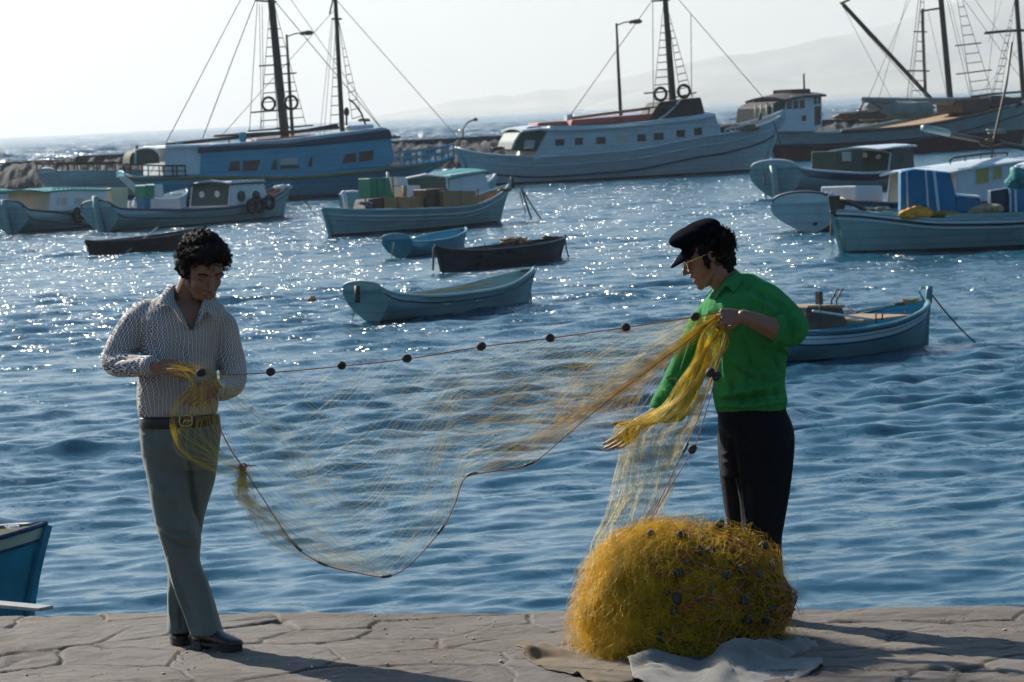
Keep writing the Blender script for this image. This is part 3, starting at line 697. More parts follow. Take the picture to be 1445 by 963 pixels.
    f.folds(me, [([(238, 790), (250, 830), (264, 868), (274, 906)], 2.6, 0.0150), ([(268, 645), (271, 690), (278, 730), (283, 768)], 3, -0.0210), ([(230, 748), (250, 760), (281, 762)], 3.5, 0.0135), ([(234, 757), (258, 771), (281, 775)], 3, -0.0120), ([(222, 742), (240, 752), (262, 752)], 3, -0.0090),
                 ([(262, 612), (265, 640), (268, 660)], 3, -0.0120), ([(205, 625), (235, 640), (264, 655)], 5, 0.0090), ([(208, 645), (235, 662), (262, 668)], 4, -0.0090), ([(300, 625), (285, 645), (270, 660)], 4, 0.0090), ([(250, 700), (262, 735), (272, 760)], 4, 0.0075), ([(276, 790), (291, 840), (302, 885)], 4, 0.0120), ([(245, 800), (262, 850), (280, 890)], 4, -0.0090),
                 ([(262, 785), (275, 830), (288, 870)], 5, 0.0075), ([(239, 830), (241, 860), (243, 885)], 2.5, 0.0105), ([(255, 860), (256, 880), (257, 890)], 3, -0.0120), ([(200, 604), (212, 612), (218, 604)], 2, -0.0075), ([(215, 680), (230, 700), (252, 706)], 6, 0.0090), ([(264, 598), (264, 625), (262, 648)], 2, 0.0060)])
    co = getco(me); no = getno(me); setco(me, co + no * (.0025 * vnoise(co * [1, 1, .5], 16, 15) + .001 * vnoise(co, 50, 16))[:, None])
    bake('trousers', me, TR, root)
    # ---- shoes with stacked heels
    def shoe(heel, toe, w, name='shoe'):
        h = Vector(heel); t = Vector(toe); d = (t - h); L = d.length; d.normalize(); s_ = d.cross(Vector((0, 0, 1))); bm = bm_new(); z = Vector((0, 0, 1))
        Q = lambda x, zz, yy=0: h + d * (x * L) + z * zz + s_ * yy
        add_round(bm, [Q(.06, .075), Q(.2, .072), Q(.42, .062), Q(.62, .05), Q(.82, .042), Q(.95, .038)], [(w * .80, .036), (w * .85, .040), (w * .88, .036), (w, .028), (w * .98, .022), (w * .7, .017)], 18, side=s_)
        add_round(bm, [Q(.16, .06), Q(.17, .13)], [(w * .8, .045), (w * .75, .045)], 14, side=s_)
        me = remeshed(bm, .004, 4); o = bake(name, me, SHOE, root)
        bm = bm_new(); out = []
        for k in range(24):
            a = 2 * math.pi * k / 24; x = .5 - .53 * math.cos(a); yy = w * 1.04 * math.sin(a) * (1.0 if x > .5 else .86); out.append(Q(x, 0, yy))
        def slab(pts, z0, z1):
            v0 = [bm.verts.new((p.x, p.y, QZ + z0)) for p in pts]; v1 = [bm.verts.new((p.x, p.y, QZ + z1)) for p in pts]; bm.faces.new(v0); bm.faces.new(v1[::-1]); n = len(pts)
            for i in range(n): bm.faces.new((v0[i], v0[(i + 1) % n], v1[(i + 1) % n], v1[i]))
        slab(out, .024, .036); slab([Q(x, 0, yy) for x, yy in ((.0, -.6 * w), (.02, .6 * w), (.24, .84 * w), (.27, 0), (.24, -.84 * w))], .0, 0.0390)
        slab([p for p in [Q(.5 + .30 * math.cos(a) + .22, 0, w * 1.0 * math.sin(a)) for a in [2 * math.pi * k / 18 for k in range(18)]]], .006, 0.0390)
        me = bpy.data.meshes.new('sole'); bm.to_mesh(me); bm.free(); to_local(me, root); obj('sole', me, mat('shoe_sole', (.02, .016, .013), .7), o)
    a = W(262, 906, QZ); b = W(286, 918, QZ)
    shoe((a.x - .045, a.y + .10, QZ), (a.x + .0, a.y - .13, QZ), .047)
    shoe((b.x - .03, b.y + .06, QZ), (b.x + .17, b.y - .10, QZ), .048)
    # wristwatch on the right-hand wrist in the picture
    bm = bm_new(); add_tube(bm, [J(311, 545, -.175), J(308, 545, -.19)], .034, 20, flat=.85); bake_bm('watch_strap', bm, BRASS, root)
    return root, f
ML, FL = man_left()
# ------------------------------------------------------------------ the man on the right, in profile, holding up the net
def man_right():
    Y0 = 13.75; g = A(1072, 878, Y0); f = Fig(Y0); root = empty('person', (g.x, g.y, QZ))
    tag(root, 'man in green shirt, dark peaked cap and glasses holding up the yellow net', 'person', 'fishermen on the quay')
    J = f.J
    CAPM = None; HC = J(996, 363, .02); HR = frame((-.97, -.16, -.30), (-.28, 0, .96)); HS = 1.0
    bm = bm_new(); head_shapes(bm, HC, HR, HS, jaw_open=.010, nose=1.1)
    f.limb(bm, [(1042, 425, .04, 24), (1026, 402, .03, 20), (1012, 384, .02, 20)])
    f.stack(bm, [(412, 1018, 1070, .03, .07), (435, 1006, 1094, .02, .13), (480, 1020, 1090, .02, .11), (540, 1024, 1090, .0, .11), (600, 1020, 1106, 0, .14), (640, 1022, 1106, 0, .13)])
    f.limb(bm, [(1074, 440, -.04, 12), (1106, 460, -.19, 13), (1113, 468, -.25, 13), (1090, 464, -.30, 15), (1068, 454, -.32, 12.5, 12), (1048, 447, -.33, 10, 9)])
    f.limb(bm, [(1006, 442, .16, 17), (975, 510, .15, 15), (955, 555, .12, 14), (930, 583, .06, 12.5), (902, 597, .0, 9, 8.5)])
    f.limb(bm, [(1080, 620, -.04, 24), (1082, 740, -.04, 18), (1090, 860, -.04, 12)]); f.limb(bm, [(1036, 620, .1, 22), (1040, 740, .08, 16), (1050, 860, .06, 11)])
    hand_shapes(bm, J(1047, 447, -.33), (-1, -.05, .02), (.1, -.86, .5), .95, thumb_side=-1, finger_curls=(.85, .9, .95, 1.0), thumb_curl=1.0)
    hand_shapes(bm, J(903, 597, .0), (-.74, -.08, -.67), (.35, -.80, -.35), 1.02, thumb_side=1, finger_curls=(.14, .16, .22, .3), spread=.6, thumb_curl=-.35)
    me = remeshed(bm, .003, 3)
    head_dents(me, HC, HR, HS, [((.031, .09, .004), .015, .012), ((-.031, .09, .004), .015, .012), ((0, .11, -.0715), .007, .010)])
    bake('body', me, SKIN, root)
    bm = bm_new()
    bm.free()
    for sx in (1, -1): bm = bm_new(); add_tube(bm, [HC + HR @ Vector(p) for p in ((sx * .014, .094, .021), (sx * .028, .094, .027), (sx * .044, .083, .023), (sx * .052, .072, .016))], [(.003, .003), (.0042, .003), (.0038, .003), (.002, .002)], 6); bake_bm('eyebrow', bm, HAIR, root)
    # hair: full at the back and down in front of the ear
    bm = bm_new()
    def E(c, r): add_ellipsoid(bm, HC + HR @ Vector(c), r, HR, 20)
    E((0, -.045, .03), (.086, .082, .082)); E((0, -.075, -.02), (.074, .048, .07)); E((0, -.06, -.075), (.06, .036, .035)); E((0, -.095, .03), (.06, .03, .05))
    for sx in (1, -1): E((sx * .079, -.038, .018), (.012, .032, .05)); E((sx * .073, .018, -.012), (.009, .013, .040)); E((sx * .076, .008, .036), (.012, .040, .024))
    me = remeshed(bm, .005, 3); co = getco(me); no = getno(me); setco(me, co + no * (.006 * vnoise(co, 120, 3) + .005 * vnoise(co, 260, 4))[:, None])
    hair = bake('hair', me, HAIR, root)
    ls = curls(HC, HR, HS, [((0, -1, .15), .42, (.084, .098, .085)), ((0, -1, -.5), .4, (.08, .095, .085)), ((-1, -.6, .1), .3, (.088, .09, .08)), ((0, -1, .2), .25, (.07, .112, .085))], 900, .034, .002, 8)
    V, Fc = curve_mesh(ls, .0016, 3); V = V - np.array(root.location); np_obj('curls', V, Fc, HAIR, hair)
    # cap: soft crown that bulges forward, band and peak
    CAP = cloth('navy_cap_cloth', (.0045, .005, .009), bump=.001, sheen=.0)
    H = lambda x, y, z: HC + HR @ Vector((x, y, z))
    CAP.node_tree.nodes['Principled BSDF'].inputs['Specular IOR Level'].default_value = .01
    bm = bm_new()
    add_ellipsoid(bm, H(0, -.005, .085), (.083, .098, .040), HR @ Matrix.Rotation(R(6), 3, 'X'), 28)
    add_ellipsoid(bm, H(0, .012, .104), (.099, .122, .047), HR @ Matrix.Rotation(R(4), 3, 'X'), 28)
    add_ellipsoid(bm, H(0, -.025, .118), (.090, .088, .045), HR @ Matrix.Rotation(R(3), 3, 'X'), 28)
    add_tube(bm, [H(0, -.005, .055), H(0, -.005, .092)], [(.080, .094), (.082, .098)], 28, side=HR @ Vector((1, 0, 0)))
    me = remeshed(bm, .005, 7); co = getco(me); no = getno(me); setco(me, co + no * (.003 * vnoise(co, 30, 3))[:, None])
    cap = bake('cap', me, CAP, root)
    bm = bm_new(); rows = []
    for k in range(5):
        t = k / 4; rows.append([bm.verts.new(H(math.sin(a) * (.074 + .002 * t), .078 * math.cos(a) + .012 + t * .072 * math.cos(a) ** 1.2, .060 - t * .044 * math.cos(a) - .006 * t * t - .012 * (1 - math.cos(a)))) for a in np.linspace(-1.15, 1.15, 19)])
    for i in range(4):
        for j in range(18): bm.faces.new((rows[i][j], rows[i][j + 1], rows[i + 1][j + 1], rows[i + 1][j]))
    pk = bake_bm('cap_peak', bm, CAP, root); q = pk.modifiers.new('thickness', 'SOLIDIFY'); q.thickness = .005
    # glasses
    bm = bm_new(); GL = mat('gold_frame', (.75, .55, .22), .25, metal=1)
    for sx in (1, -1):
        add_tube(bm, [H(sx * (.034 + .025 * math.cos(a)), .106 - .006 * abs(math.cos(a)), -.002 + .021 * math.sin(a)) for a in [2 * math.pi * k / 18 for k in range(19)]], .0018, 6)
        add_tube(bm, [H(sx * .060, .099, .008), H(sx * .074, .085, .012), H(sx * .083, .0, .016), H(sx * .082, -.02, .006)], .0019, 6)
    add_tube(bm, [H(-.01, .108, .002), H(0, .112, .005), H(.01, .108, .002)], .0015, 6)
    gl = bake_bm('glasses', bm, GL, root)
    bm = bm_new()
    for sx in (1, -1):
        vs = [bm.verts.new(H(sx * (.034 + .0245 * math.cos(a)), .1055 - .006 * abs(math.cos(a)), -.002 + .0205 * math.sin(a)) - Vector(root.location)) for a in [2 * math.pi * k / 18 for k in range(18)]]; bm.faces.new(vs)
    LN = bpy.data.materials.new('spectacle_lens'); LN.use_nodes = True; nn = LN.node_tree.nodes; ll = LN.node_tree.links; nn.remove(nn['Principled BSDF'])
    tr = nn.new('ShaderNodeBsdfTransparent'); gs = nn.new('ShaderNodeBsdfGlossy'); gs.inputs['Roughness'].default_value = .05; mx = nn.new('ShaderNodeMixShader'); mx.inputs['Fac'].default_value = .15
    ll.new(tr.outputs[0], mx.inputs[1]); ll.new(gs.outputs[0], mx.inputs[2]); ll.new(mx.outputs[0], nn['Material Output'].inputs['Surface'])
    obj('lenses', bm, LN, gl)
    # ---- shirt
    SH = cloth('green_shirt_cloth', (.045, .285, .085), trans=.30, sheen=.0, bump=.006); bm = bm_new()
    f.stack(bm, [(580, 1011, 1107, .0, .148), (566, 1009, 1109, 0, .158), (548, 1007, 1107, 0, .160), (520, 1006, 1108, 0, .160), (490, 1003, 1111, .0, .168), (462, 996, 1115, .0, .175), (440, 990, 1117, .0, .180), (422, 994, 1113, .01, .165), (408, 1006, 1100, .02, .12), (398, 1018, 1080, .03, .085), (388, 1022, 1062, .035, .06)])
    f.limb(bm, [(1078, 425, -.10, 26, 26), (1097, 438, -.16, 27, 26), (1112, 456, -.21, 27, 25), (1117, 466, -.25, 24, 24), (1104, 467, -.28, 21, 22)], 22)
    f.limb(bm, [(1010, 440, .12, 24, 24), (996, 462, .15, 25), (980, 497, .15, 26), (966, 530, .13, 27, 24), (953, 556, .10, 26, 22), (938, 578, .07, 22, 18)], 22)
    add_round(bm, [J(966, 574, .08), J(957, 585, .08), J(945, 586, .08)], [(.02, .03), (.016, .035), (.02, .03)], 12)
    me = remeshed(bm, .0055, 8)
    f.folds(me, [([(1046, 470), (1058, 500), (1054, 540), (1060, 566)], 3, -.012), ([(1020, 450), (1016, 500), (1018, 548)], 3, -.010), ([(1030, 506), (1056, 524), (1090, 528)], 3, .012), ([(1034, 514), (1060, 534), (1094, 540)], 3, -.012), ([(1066, 404), (1078, 424), (1076, 446)], 3, -.012), ([(1092, 424), (1104, 428), (1120, 446)], 2.5, -.012), ([(1040, 556), (1046, 566), (1042, 575)], 2.2, -.014), ([(1074, 552), (1080, 564), (1078, 574)], 2.2, -.014), ([(1024, 556), (1028, 568), (1026, 575)], 2.2, -.012), ([(1092, 548), (1097, 560), (1094, 570)], 2.2, -.012), ([(1060, 420), (1085, 432), (1100, 452)], 3.2, 0.0238), ([(1050, 405), (1075, 412), (1098, 428), (1112, 445)], 4.0, -0.0190), ([(1118, 440), (1128, 460), (1130, 482)], 3.2, 0.0213), ([(1108, 440), (1119, 460), (1118, 484)], 2.8, -0.0213), ([(1096, 436), (1108, 452), (1108, 470)], 2.4, 0.0213),
                 ([(1070, 492), (1090, 520), (1100, 548)], 4.8, 0.0213), ([(1045, 500), (1075, 530), (1092, 562)], 4.8, -0.0190), ([(1020, 560), (1050, 552), (1095, 545)], 4.0, 0.0238), ([(1014, 566), (1050, 563), (1100, 556)], 2.8, -0.0213), ([(1015, 572), (1060, 572), (1105, 565)], 3.2, 0.0285), ([(1090, 500), (1098, 520), (1104, 540)], 3.2, -0.0190),
                 ([(1020, 430), (1025, 470), (1022, 520)], 4.0, 0.0190), ([(1040, 420), (1045, 450), (1040, 480)], 4.8, -0.0166), ([(1010, 470), (1030, 500), (1060, 515)], 4.8, 0.0143), ([(1080, 480), (1100, 492), (1112, 500)], 2.4, 0.0238), ([(985, 460), (975, 490), (962, 520)], 3.2, 0.0285), ([(996, 470), (985, 500), (975, 530)], 3.2, -0.0285), ([(975, 480), (962, 510), (946, 540)], 2.4, -0.0190),
                 ([(945, 535), (955, 545), (970, 548)], 2.4, -0.0332), ([(935, 550), (950, 560), (964, 565)], 2.4, 0.0238), ([(925, 562), (940, 572), (955, 578)], 2.4, -0.0190), ([(1000, 440), (996, 465), (994, 490)], 3.2, 0.0190), ([(1030, 540), (1034, 556), (1032, 572)], 3.2, -0.0190), ([(1060, 545), (1066, 560), (1062, 574)], 3.2, -0.0190), ([(1082, 540), (1086, 555), (1082, 568)], 3.2, 0.0166)])
    co = getco(me); no = getno(me); setco(me, co + no * (.0026 * vnoise(co * [1, 1, 2.2], 26, 5) + .0045 * vnoise(co * [1, 1, .6], 17, 6))[:, None])
    f.cut(me, [(996, 380), (1000, 425), (1011, 416), (1020, 400), (1030, 380)], front=False) if False else None
    sh = bake('shirt', me, SH, root)
    def leaf(pts_in, pts_out, dy=-.012):
        a = catmull([J(*p) for p in pts_in], 5); b = catmull([J(*p) for p in pts_out], 5); bm = bm_new(); rows = []
        for k in range(5):
            t = k / 4; rows.append([bm.verts.new(x.lerp(y, t) + Vector((0, dy * math.sin(math.pi * t), 0))) for x, y in zip(a, b)])
        for i in range(4):
            for j in range(len(a) - 1): bm.faces.new((rows[i][j], rows[i][j + 1], rows[i + 1][j + 1], rows[i + 1][j]))
        o = bake_bm('collar', bm, SH, root); q = o.modifiers.new('thickness', 'SOLIDIFY'); q.thickness = .003
    leaf([(1037, 380, .05), (1036, 384, -.03), (1026, 392, -.055), (1016, 404, -.06), (1008, 420, -.06)], [(1053, 394, .05), (1048, 398, -.06), (1037, 413, -.10), (1024, 404, -.09), (1010, 424, -.085)])
    leaf([(1037, 380, .03), (1030, 384, .10), (1018, 394, .12), (1010, 404, .12)], [(1050, 392, .05), (1040, 392, .12), (1010, 402, .15), (995, 420, .15)], .0)
    # rolled cuff
    for pts in ([(1103, 469, -.285), (1097, 467, -.290)],):
        bm = bm_new(); add_tube(bm, [J(*p) for p in pts], f.m(19.5), 22, flat=.92); me = remeshed(bm, .004, 4); bake('rolled_cuff', me, SH, root)
    # ---- trousers
    TR = cloth('black_trouser_cloth', (.006, .007, .011), sheen=.0, bump=.004)
    bm = bm_new()
    f.stack(bm, [(566, 1013, 1106, 0, .140), (580, 1012, 1109, 0, .145), (600, 1013, 1118, 0, .15), (620, 1014, 1122, 0, .152), (645, 1016, 1121, .0, .145), (670, 1018, 1118, 0, .13)])
    f.stack(bm, [(620, 1030, 1122, -.05, .095), (660, 1034, 1119, -.05, .10), (700, 1042, 1113, -.05, .098), (740, 1046, 1106, -.05, .092), (765, 1050, 1103, -.05, .088), (800, 1052, 1105, -.05, .085), (850, 1058, 1110, -.05, .09), (872, 1056, 1110, -.05, .10)])
    f.stack(bm, [(610, 1012, 1080, .07, .085), (660, 1015, 1074, .07, .09), (700, 1019, 1070, .07, .09), (740, 1025, 1068, .07, .085), (800, 1034, 1070, .06, .08), (850, 1034, 1078, .06, .09), (872, 1032, 1080, .06, .10)])
    me = remeshed(bm, .006, 5)
    f.folds(me, [([(1032, 620), (1038, 660), (1045, 700), (1050, 745)], 3, -.016), ([(1044, 640), (1048, 690), (1054, 745)], 2.5, .010), ([(1020, 600), (1035, 615), (1050, 640)], 4, .010), ([(1028, 595), (1044, 612), (1060, 630)], 3, -.008), ([(1018, 640), (1028, 642)], 3, .008), ([(1020, 652), (1030, 654)], 3, .008), ([(1060, 590), (1075, 600), (1090, 596)], 5, .006), ([(1095, 640), (1085, 670), (1070, 690)], 6, .007), ([(1102, 740), (1085, 752), (1062, 756)], 4, .008)])
    co = getco(me); no = getno(me); setco(me, co + no * (.002 * vnoise(co * [1, 1, .5], 16, 15))[:, None])
    bake('trousers', me, TR, root)
    bm = bm_new(); f.stack(bm, [(582, 1012, 1109.5, 0, .147), (581, 1011, 1110, 0, .149), (571, 1011.5, 1109, 0, .149), (570, 1012.5, 1108, 0, .147)], sub=1, seg=36); bake_bm('belt', bm, TR, root)
    for (x, dd) in ((1084, -.05), (1054, .06)):
        p = J(x, 876, dd); bm = bm_new(); z = QZ
        add_round(bm, [(p.x + .07, p.y, z + .06), (p.x - .02, p.y, z + .055), (p.x - .12, p.y - .02, z + .042), (p.x - .17, p.y - .03, z + .036)], [(.042, .042), (.045, .045), (.046, .03), (.035, .024)], 16, side=(0, 1, 0))
        add_round(bm, [(p.x + .06, p.y, z + .02), (p.x + .06, p.y, z + .10)], [(.04, .035)] * 2, 12)
        me = remeshed(bm, .005, 4); bake('shoe', me, SHOE, root)
    return root, f
MR, FR = man_right()
# ------------------------------------------------------------------ nets
def net_mat(name, col, tr=.45):
    M = mat(name, col, .45, var=.25, nscale=18, spec=.35); nt = M.node_tree; n = nt.nodes; l = nt.links; b = n['Principled BSDF']
    t = n.new('ShaderNodeBsdfTranslucent'); l.new(b.inputs['Base Color'].links[0].from_socket, t.inputs['Color'])
    ms = n.new('ShaderNodeMixShader'); ms.inputs['Fac'].default_value = tr; l.new(b.outputs['BSDF'], ms.inputs[1]); l.new(t.outputs['BSDF'], ms.inputs[2]); l.new(ms.outputs['Shader'], n['Material Output'].inputs['Surface'])
    return M
NET = net_mat('yellow_nylon_net', (.86, .68, .10)); NET2 = net_mat('ochre_nylon_net', (.84, .61, .06)); 
ROPE = mat('red_brown_cord', (.30, .085, .045), .7, var=.2, nscale=40); CORK = mat('dark_cork', (.035, .030, .024), .75, var=.4, nscale=60, bump=.002, bscale=150)
LEAD = mat('lead_sleeve', (.045, .075, .095), .5, var=.2)
def jit(line, a, r, k=3):
    """adds smooth wander to a polyline array"""
    n = len(line); t = np.linspace(0, 1, n)[:, None]; w = 0
    for i in range(k): w = w + np.sin(t * r.uniform(2, 9 + 4 * i) + r.uniform(0, 6.28, 3)) * r.normal(size=3) / (1 + i * .5)
    return line + w * a * np.minimum(1, np.minimum(t, 1 - t) * 6)
def pxline(pts, sub=8):
    """pts (px, py, Y) -> smooth world polyline"""
    return np.array([tuple(v) for v in catmull([A(*p) for p in pts], sub)])
def samp(line, u):
    s = np.concatenate([[0], np.cumsum(np.linalg.norm(np.diff(line, axis=0), axis=1))]); s /= s[-1]
    return np.stack([np.interp(u, s, line[:, i]) for i in range(3)], -1)
def add_float(c, ax, r, parent, name='float'):
    bm = bm_new(); q = Vector(ax).to_track_quat('Z', 'Y').to_matrix(); c = Vector(c)
    for k, (z, rr) in enumerate(((-.62, .72), (.62, .72))): pass
    add_round(bm, [c - q @ Vector((0, 0, r * .28)), c + q @ Vector((0, 0, r * .28))], [r * .98, r * .98], 14)
    me = bpy.data.meshes.new(name); bm.to_mesh(me); bm.free(); to_local(me, parent); return obj(name, me, CORK, parent, smooth=True)
def add_lead(line, u, L, parent):
    tot = np.sum(np.linalg.norm(np.diff(line, axis=0), axis=1)); h = L / tot / 2
    bm = bm_new(); add_tube(bm, [Vector(p) for p in samp(line, np.linspace(u - h, u + h, 5))], .0062, 8)
    return bake_bm('lead_weight', bm, LEAD, parent)
def cord(name, line, rad, parent, m_=None):
    r = np.random.default_rng(len(line)); ln = jit(np.asarray(line), .003, r)
    bm = bm_new(); add_tube(bm, [Vector(p) for p in ln], rad, 6); return bake_bm(name, bm, m_ or ROPE, parent)
def strands(name, lines, rad, parent, m_):
    V, Fc = curve_mesh(lines, rad, 3); return np_obj(name, V - np.array(parent.location), Fc, m_, parent)

def held_net():
    r = np.random.default_rng(31)
    root = empty('fishing_net', tuple(A(640, 660, 13.42)))
    tag(root, 'fine yellow fishing net with dark floats stretched between the two men', 'fishing net')
    FLn = pxline([(236, 521, 13.46), (250, 521, 13.42), (285, 527, 13.40), (312, 528.5, 13.42), (382, 525, 13.45), (482, 516, 13.45), (574, 506, 13.45), (679, 489, 13.44), (776, 477, 13.44), (883, 462, 13.43), (981, 447, 13.42), (1014, 441, 13.42), (1030, 446, 13.42)])
    LLn = pxline([(292, 548, 13.40), (300, 580, 13.36), (322, 628, 13.36), (343, 660, 13.38), (372, 705, 13.38), (415, 768, 13.36), (455, 796, 13.35), (500, 808, 13.35), (545, 814, 13.34), (578, 797, 13.34), (622, 748, 13.34), (641, 712, 13.35), (656, 674, 13.36), (690, 666, 13.37), (747, 655, 13.38), (792, 620, 13.39), (832, 586, 13.40), (880, 548, 13.40), (925, 515, 13.40), (975, 478, 13.41), (1014, 446, 13.42), (1030, 448, 13.42)])
    cord('float_line', FLn, .0024, root); cord('lead_line', LLn, .0024, root)
    for x, y, Yd in ((284, 526, 13.385), (382, 525, 13.45), (482, 516, 13.45), (574, 506, 13.45), (679, 489, 13.44), (776, 477, 13.44), (883, 462, 13.43), (981, 447, 13.42)):
        add_float(A(x, y, Yd), (.5 + .3 * math.sin(x), .8, .25 * math.cos(x)), .0185, root)
    su = lambda x, y: int(np.argmin([(p - np.array(A(x, y, 13.36))) @ (p - np.array(A(x, y, 13.36))) for p in LLn])) 
    cs = np.concatenate([[0], np.cumsum(np.linalg.norm(np.diff(LLn, axis=0), axis=1))]); cs /= cs[-1]
    for x, y in ((424, 774), (454, 796), (547, 813), (622, 748), (668, 671), (748, 655)): add_lead(LLn, cs[su(x, y)], .045, root)
    # knot where the net begins
    bm = bm_new(); k = A(343, 659, 13.375); add_tube(bm, [k + Vector((.016 * math.cos(a) * (1 - .2 * a / 6), .012 * math.sin(2 * a), .013 * math.sin(a))) for a in np.linspace(0, 11, 26)], .0034, 6)
    add_tube(bm, [k, k + Vector((.02, 0, .004)), k + Vector((.055, 0, .002))], .0022, 6); bake_bm('knot', bm, ROPE, root)
    # ---- netting: a draped sheet of diamond meshes between the two lines
    T = samp(FLn, np.linspace(.09, .985, 400)); i0 = cs[su(343, 660)]; B = samp(LLn, i0 + (cs[su(1014, 446)] - i0) * np.linspace(0, 1, 400) ** .92)
    def S(u, v):
        u = np.clip(u, 0, 1); v = np.clip(v, 0, 1); i = u * 399
        t = np.stack([np.interp(i, np.arange(400), T[:, k]) for k in range(3)], -1); b = np.stack([np.interp(i, np.arange(400), B[:, k]) for k in range(3)], -1)
        gather = v - .0; p = t + (b - t) * gather[..., None]
        bell = np.sin(np.pi * v) * (1 - .5 * u)
        p[..., 0] += .05 * bell * np.sin(u * 7 + 1) + .010 * np.sin(v * 14 + u * 31); p[..., 1] += .07 * bell * np.sin(u * 9) + .02 * np.sin(u * 40 + v * 3) * np.sin(np.pi * v); p[..., 2] += -.05 * bell * (1 - u) + .012 * np.sin(u * 47 + v * 9) * np.sin(np.pi * v)
        return p
    L1 = []; n = 90
    v = np.linspace(0, 1, 46)
    for k in range(-int(n * .5), int(n * 1.5)):
        for sg in (1, -1):
            u = k / n + sg * (v - .5) * .62 + r.normal() * .004
            ok = (u > 0) & (u < 1)
            if ok.sum() > 4:
                if r.random() < .42: continue
                zig = np.zeros((ok.sum(), 3)); q = S(u[ok], v[ok]); q[1::2, 0] += r.normal(0, .002); L1.append(jit(q, .004, r))
    # long threads pulled tight along the net
    for k in range(42):
        v0 = r.random() ** .7; u = np.linspace(r.uniform(0, .45), r.uniform(.75, 1), 50); L1.append(jit(S(u, v0 + .10 * np.sin(u * 4 + k) * (1 - u)), .010, r))
    strands('netting', L1, .00031, root, NET)
    # ---- gathered golden folds running up to the hand
    L2 = []; mid = pxline([(652, 680, 13.37), (700, 652, 13.38), (742, 628, 13.39), (800, 596, 13.40), (835, 577, 13.40), (880, 546, 13.40), (925, 512, 13.40), (970, 478, 13.41), (1012, 446, 13.42)])
    for k in range(46):
        u = np.linspace(r.uniform(0, .3), 1, 40); c = samp(mid, u); sp = (.030 * np.sin(np.pi * np.clip(u, 0, 1)) ** .8 + .004)[:, None]
        off = r.normal(size=3) * np.array([.6, .6, .8]); L2.append(jit(c + sp * off, .008, r))
    for k in range(70):                                        # fans spreading left out of the fold
        e = A(r.uniform(470, 760), r.uniform(520, 650), 13.40 + r.normal() * .05); s0 = samp(mid, np.array([r.uniform(.42, .8)]))[0]; s1 = samp(mid, np.array([.97]))[0]
        m_ = (np.array(e) * .55 + s0 * .45) + np.array([0, 0, r.uniform(-.07, .0)])
        L2.append(jit(np.array([tuple(x) for x in catmull([e, m_, s0, s0 * .4 + s1 * .6 + r.normal(size=3) * .01, s1], 9)]), .012, r))
    for k in range(70):                                         # fine web above the fold
        e = A(r.uniform(740, 960), r.uniform(480, 560), 13.43); s0 = samp(mid, np.array([r.uniform(.35, .8)]))[0]
        L2.append(jit(np.array([tuple(x) for x in catmull([e, (np.array(e) + s0) / 2 + r.normal(size=3) * .02, s0], 9)]), .012, r))
    for k in range(100):                                        # small web under the fold towards the wrist
        a0 = samp(mid, np.array([r.uniform(.3, .85)]))[0]; e = np.array(A(r.uniform(850, 905), r.uniform(560, 640), 13.5))
        L2.append(jit(np.array([tuple(x) for x in catmull([a0, (e + a0) / 2 + r.normal(size=3) * .02, e], 9)]), .010, r))
    strands('gathered_netting', L2, .00034, root, NET2)
    # ---- the bunched end hanging from the knot
    L3 = []
    for k in range(120):
        e = samp(LLn, np.array([i0 + (cs[su(560, 812)] - i0) * r.random() ** .7]))[0]; s0 = np.array(A(343 + r.normal() * 3, 664 + r.normal() * 4, 13.38)); w = r.random()
        c1 = np.array(A(340 + 12 * w + r.normal() * 5, 700 + 10 * w, 13.37 + r.normal() * .02)); c2 = (s0 + e) / 2 + np.array([-.05 * w, r.normal() * .03, -.10 * w - .02])
        L3.append(jit(np.array([tuple(x) for x in catmull([s0, c1, c2, e], 9)]), .012, r))
    for k in range(70): 
        s0 = np.array(A(343 + r.normal() * 4, 662 + r.normal() * 3, 13.38)); L3.append(jit(np.array([tuple(x) for x in catmull([s0, s0 + np.array([r.normal() * .012, 0, -.03]), s0 + np.array([r.normal() * .014, r.normal() * .01, -.085 + r.normal() * .012])], 6)]), .004, r))
    strands('bunched_netting', L3, .00034, root, NET2)
    # ---- folds over the left man's hands and hip
    L4 = []
    for k in range(22):
        w = r.normal()
        L4.append(jit(pxline([(258 + w * 2, 522 + w * 3, 13.41), (272 + w * 4, 545 + w * 3, 13.40), (250 + w * 3, 572, 13.47), (244 + w * 2, 600, 13.48), (258 + w * 2, 636 + w * 1.5, 13.47), (288, 658 + w * 2.5, 13.44), (318, 667 + w * 2, 13.41), (343, 664 + w * 2, 13.38)], 6), .004, r))
    for k in range(60):
        x0, y0 = r.uniform(262, 300), r.uniform(525, 560); x1 = r.uniform(248, 318)
        L4.append(jit(pxline([(x0, y0, 13.38), ((x0 + x1) / 2 + r.normal() * 6, 578, 13.44), (x1, r.uniform(600, 645), 13.46), (343 + r.normal() * 4, 664, 13.38)], 6), .008, r))
    for k in range(36):
        L4.append(jit(pxline([(240 + r.normal() * 6, 520 + r.normal() * 5, 13.40), (268, 524 + r.normal() * 6, 13.385), (295, 530 + r.normal() * 8, 13.385), (315 + r.normal() * 8, 530 + r.normal() * 5, 13.41)], 6), .005, r))
    for k in range(30):
        L4.append(jit(pxline([(300 + r.normal() * 6, 535, 13.39), (330, 560 + r.normal() * 8, 13.41), (400 + r.normal() * 20, 620 + r.normal() * 20, 13.42), (470 + r.normal() * 30, 700 + r.normal() * 30, 13.40)], 6), .010, r))
    strands('folded_netting', L4, .00032, root, NET)
    # ---- curtain from the raised hand over the outstretched arm and down to the heap
    L5 = []; 
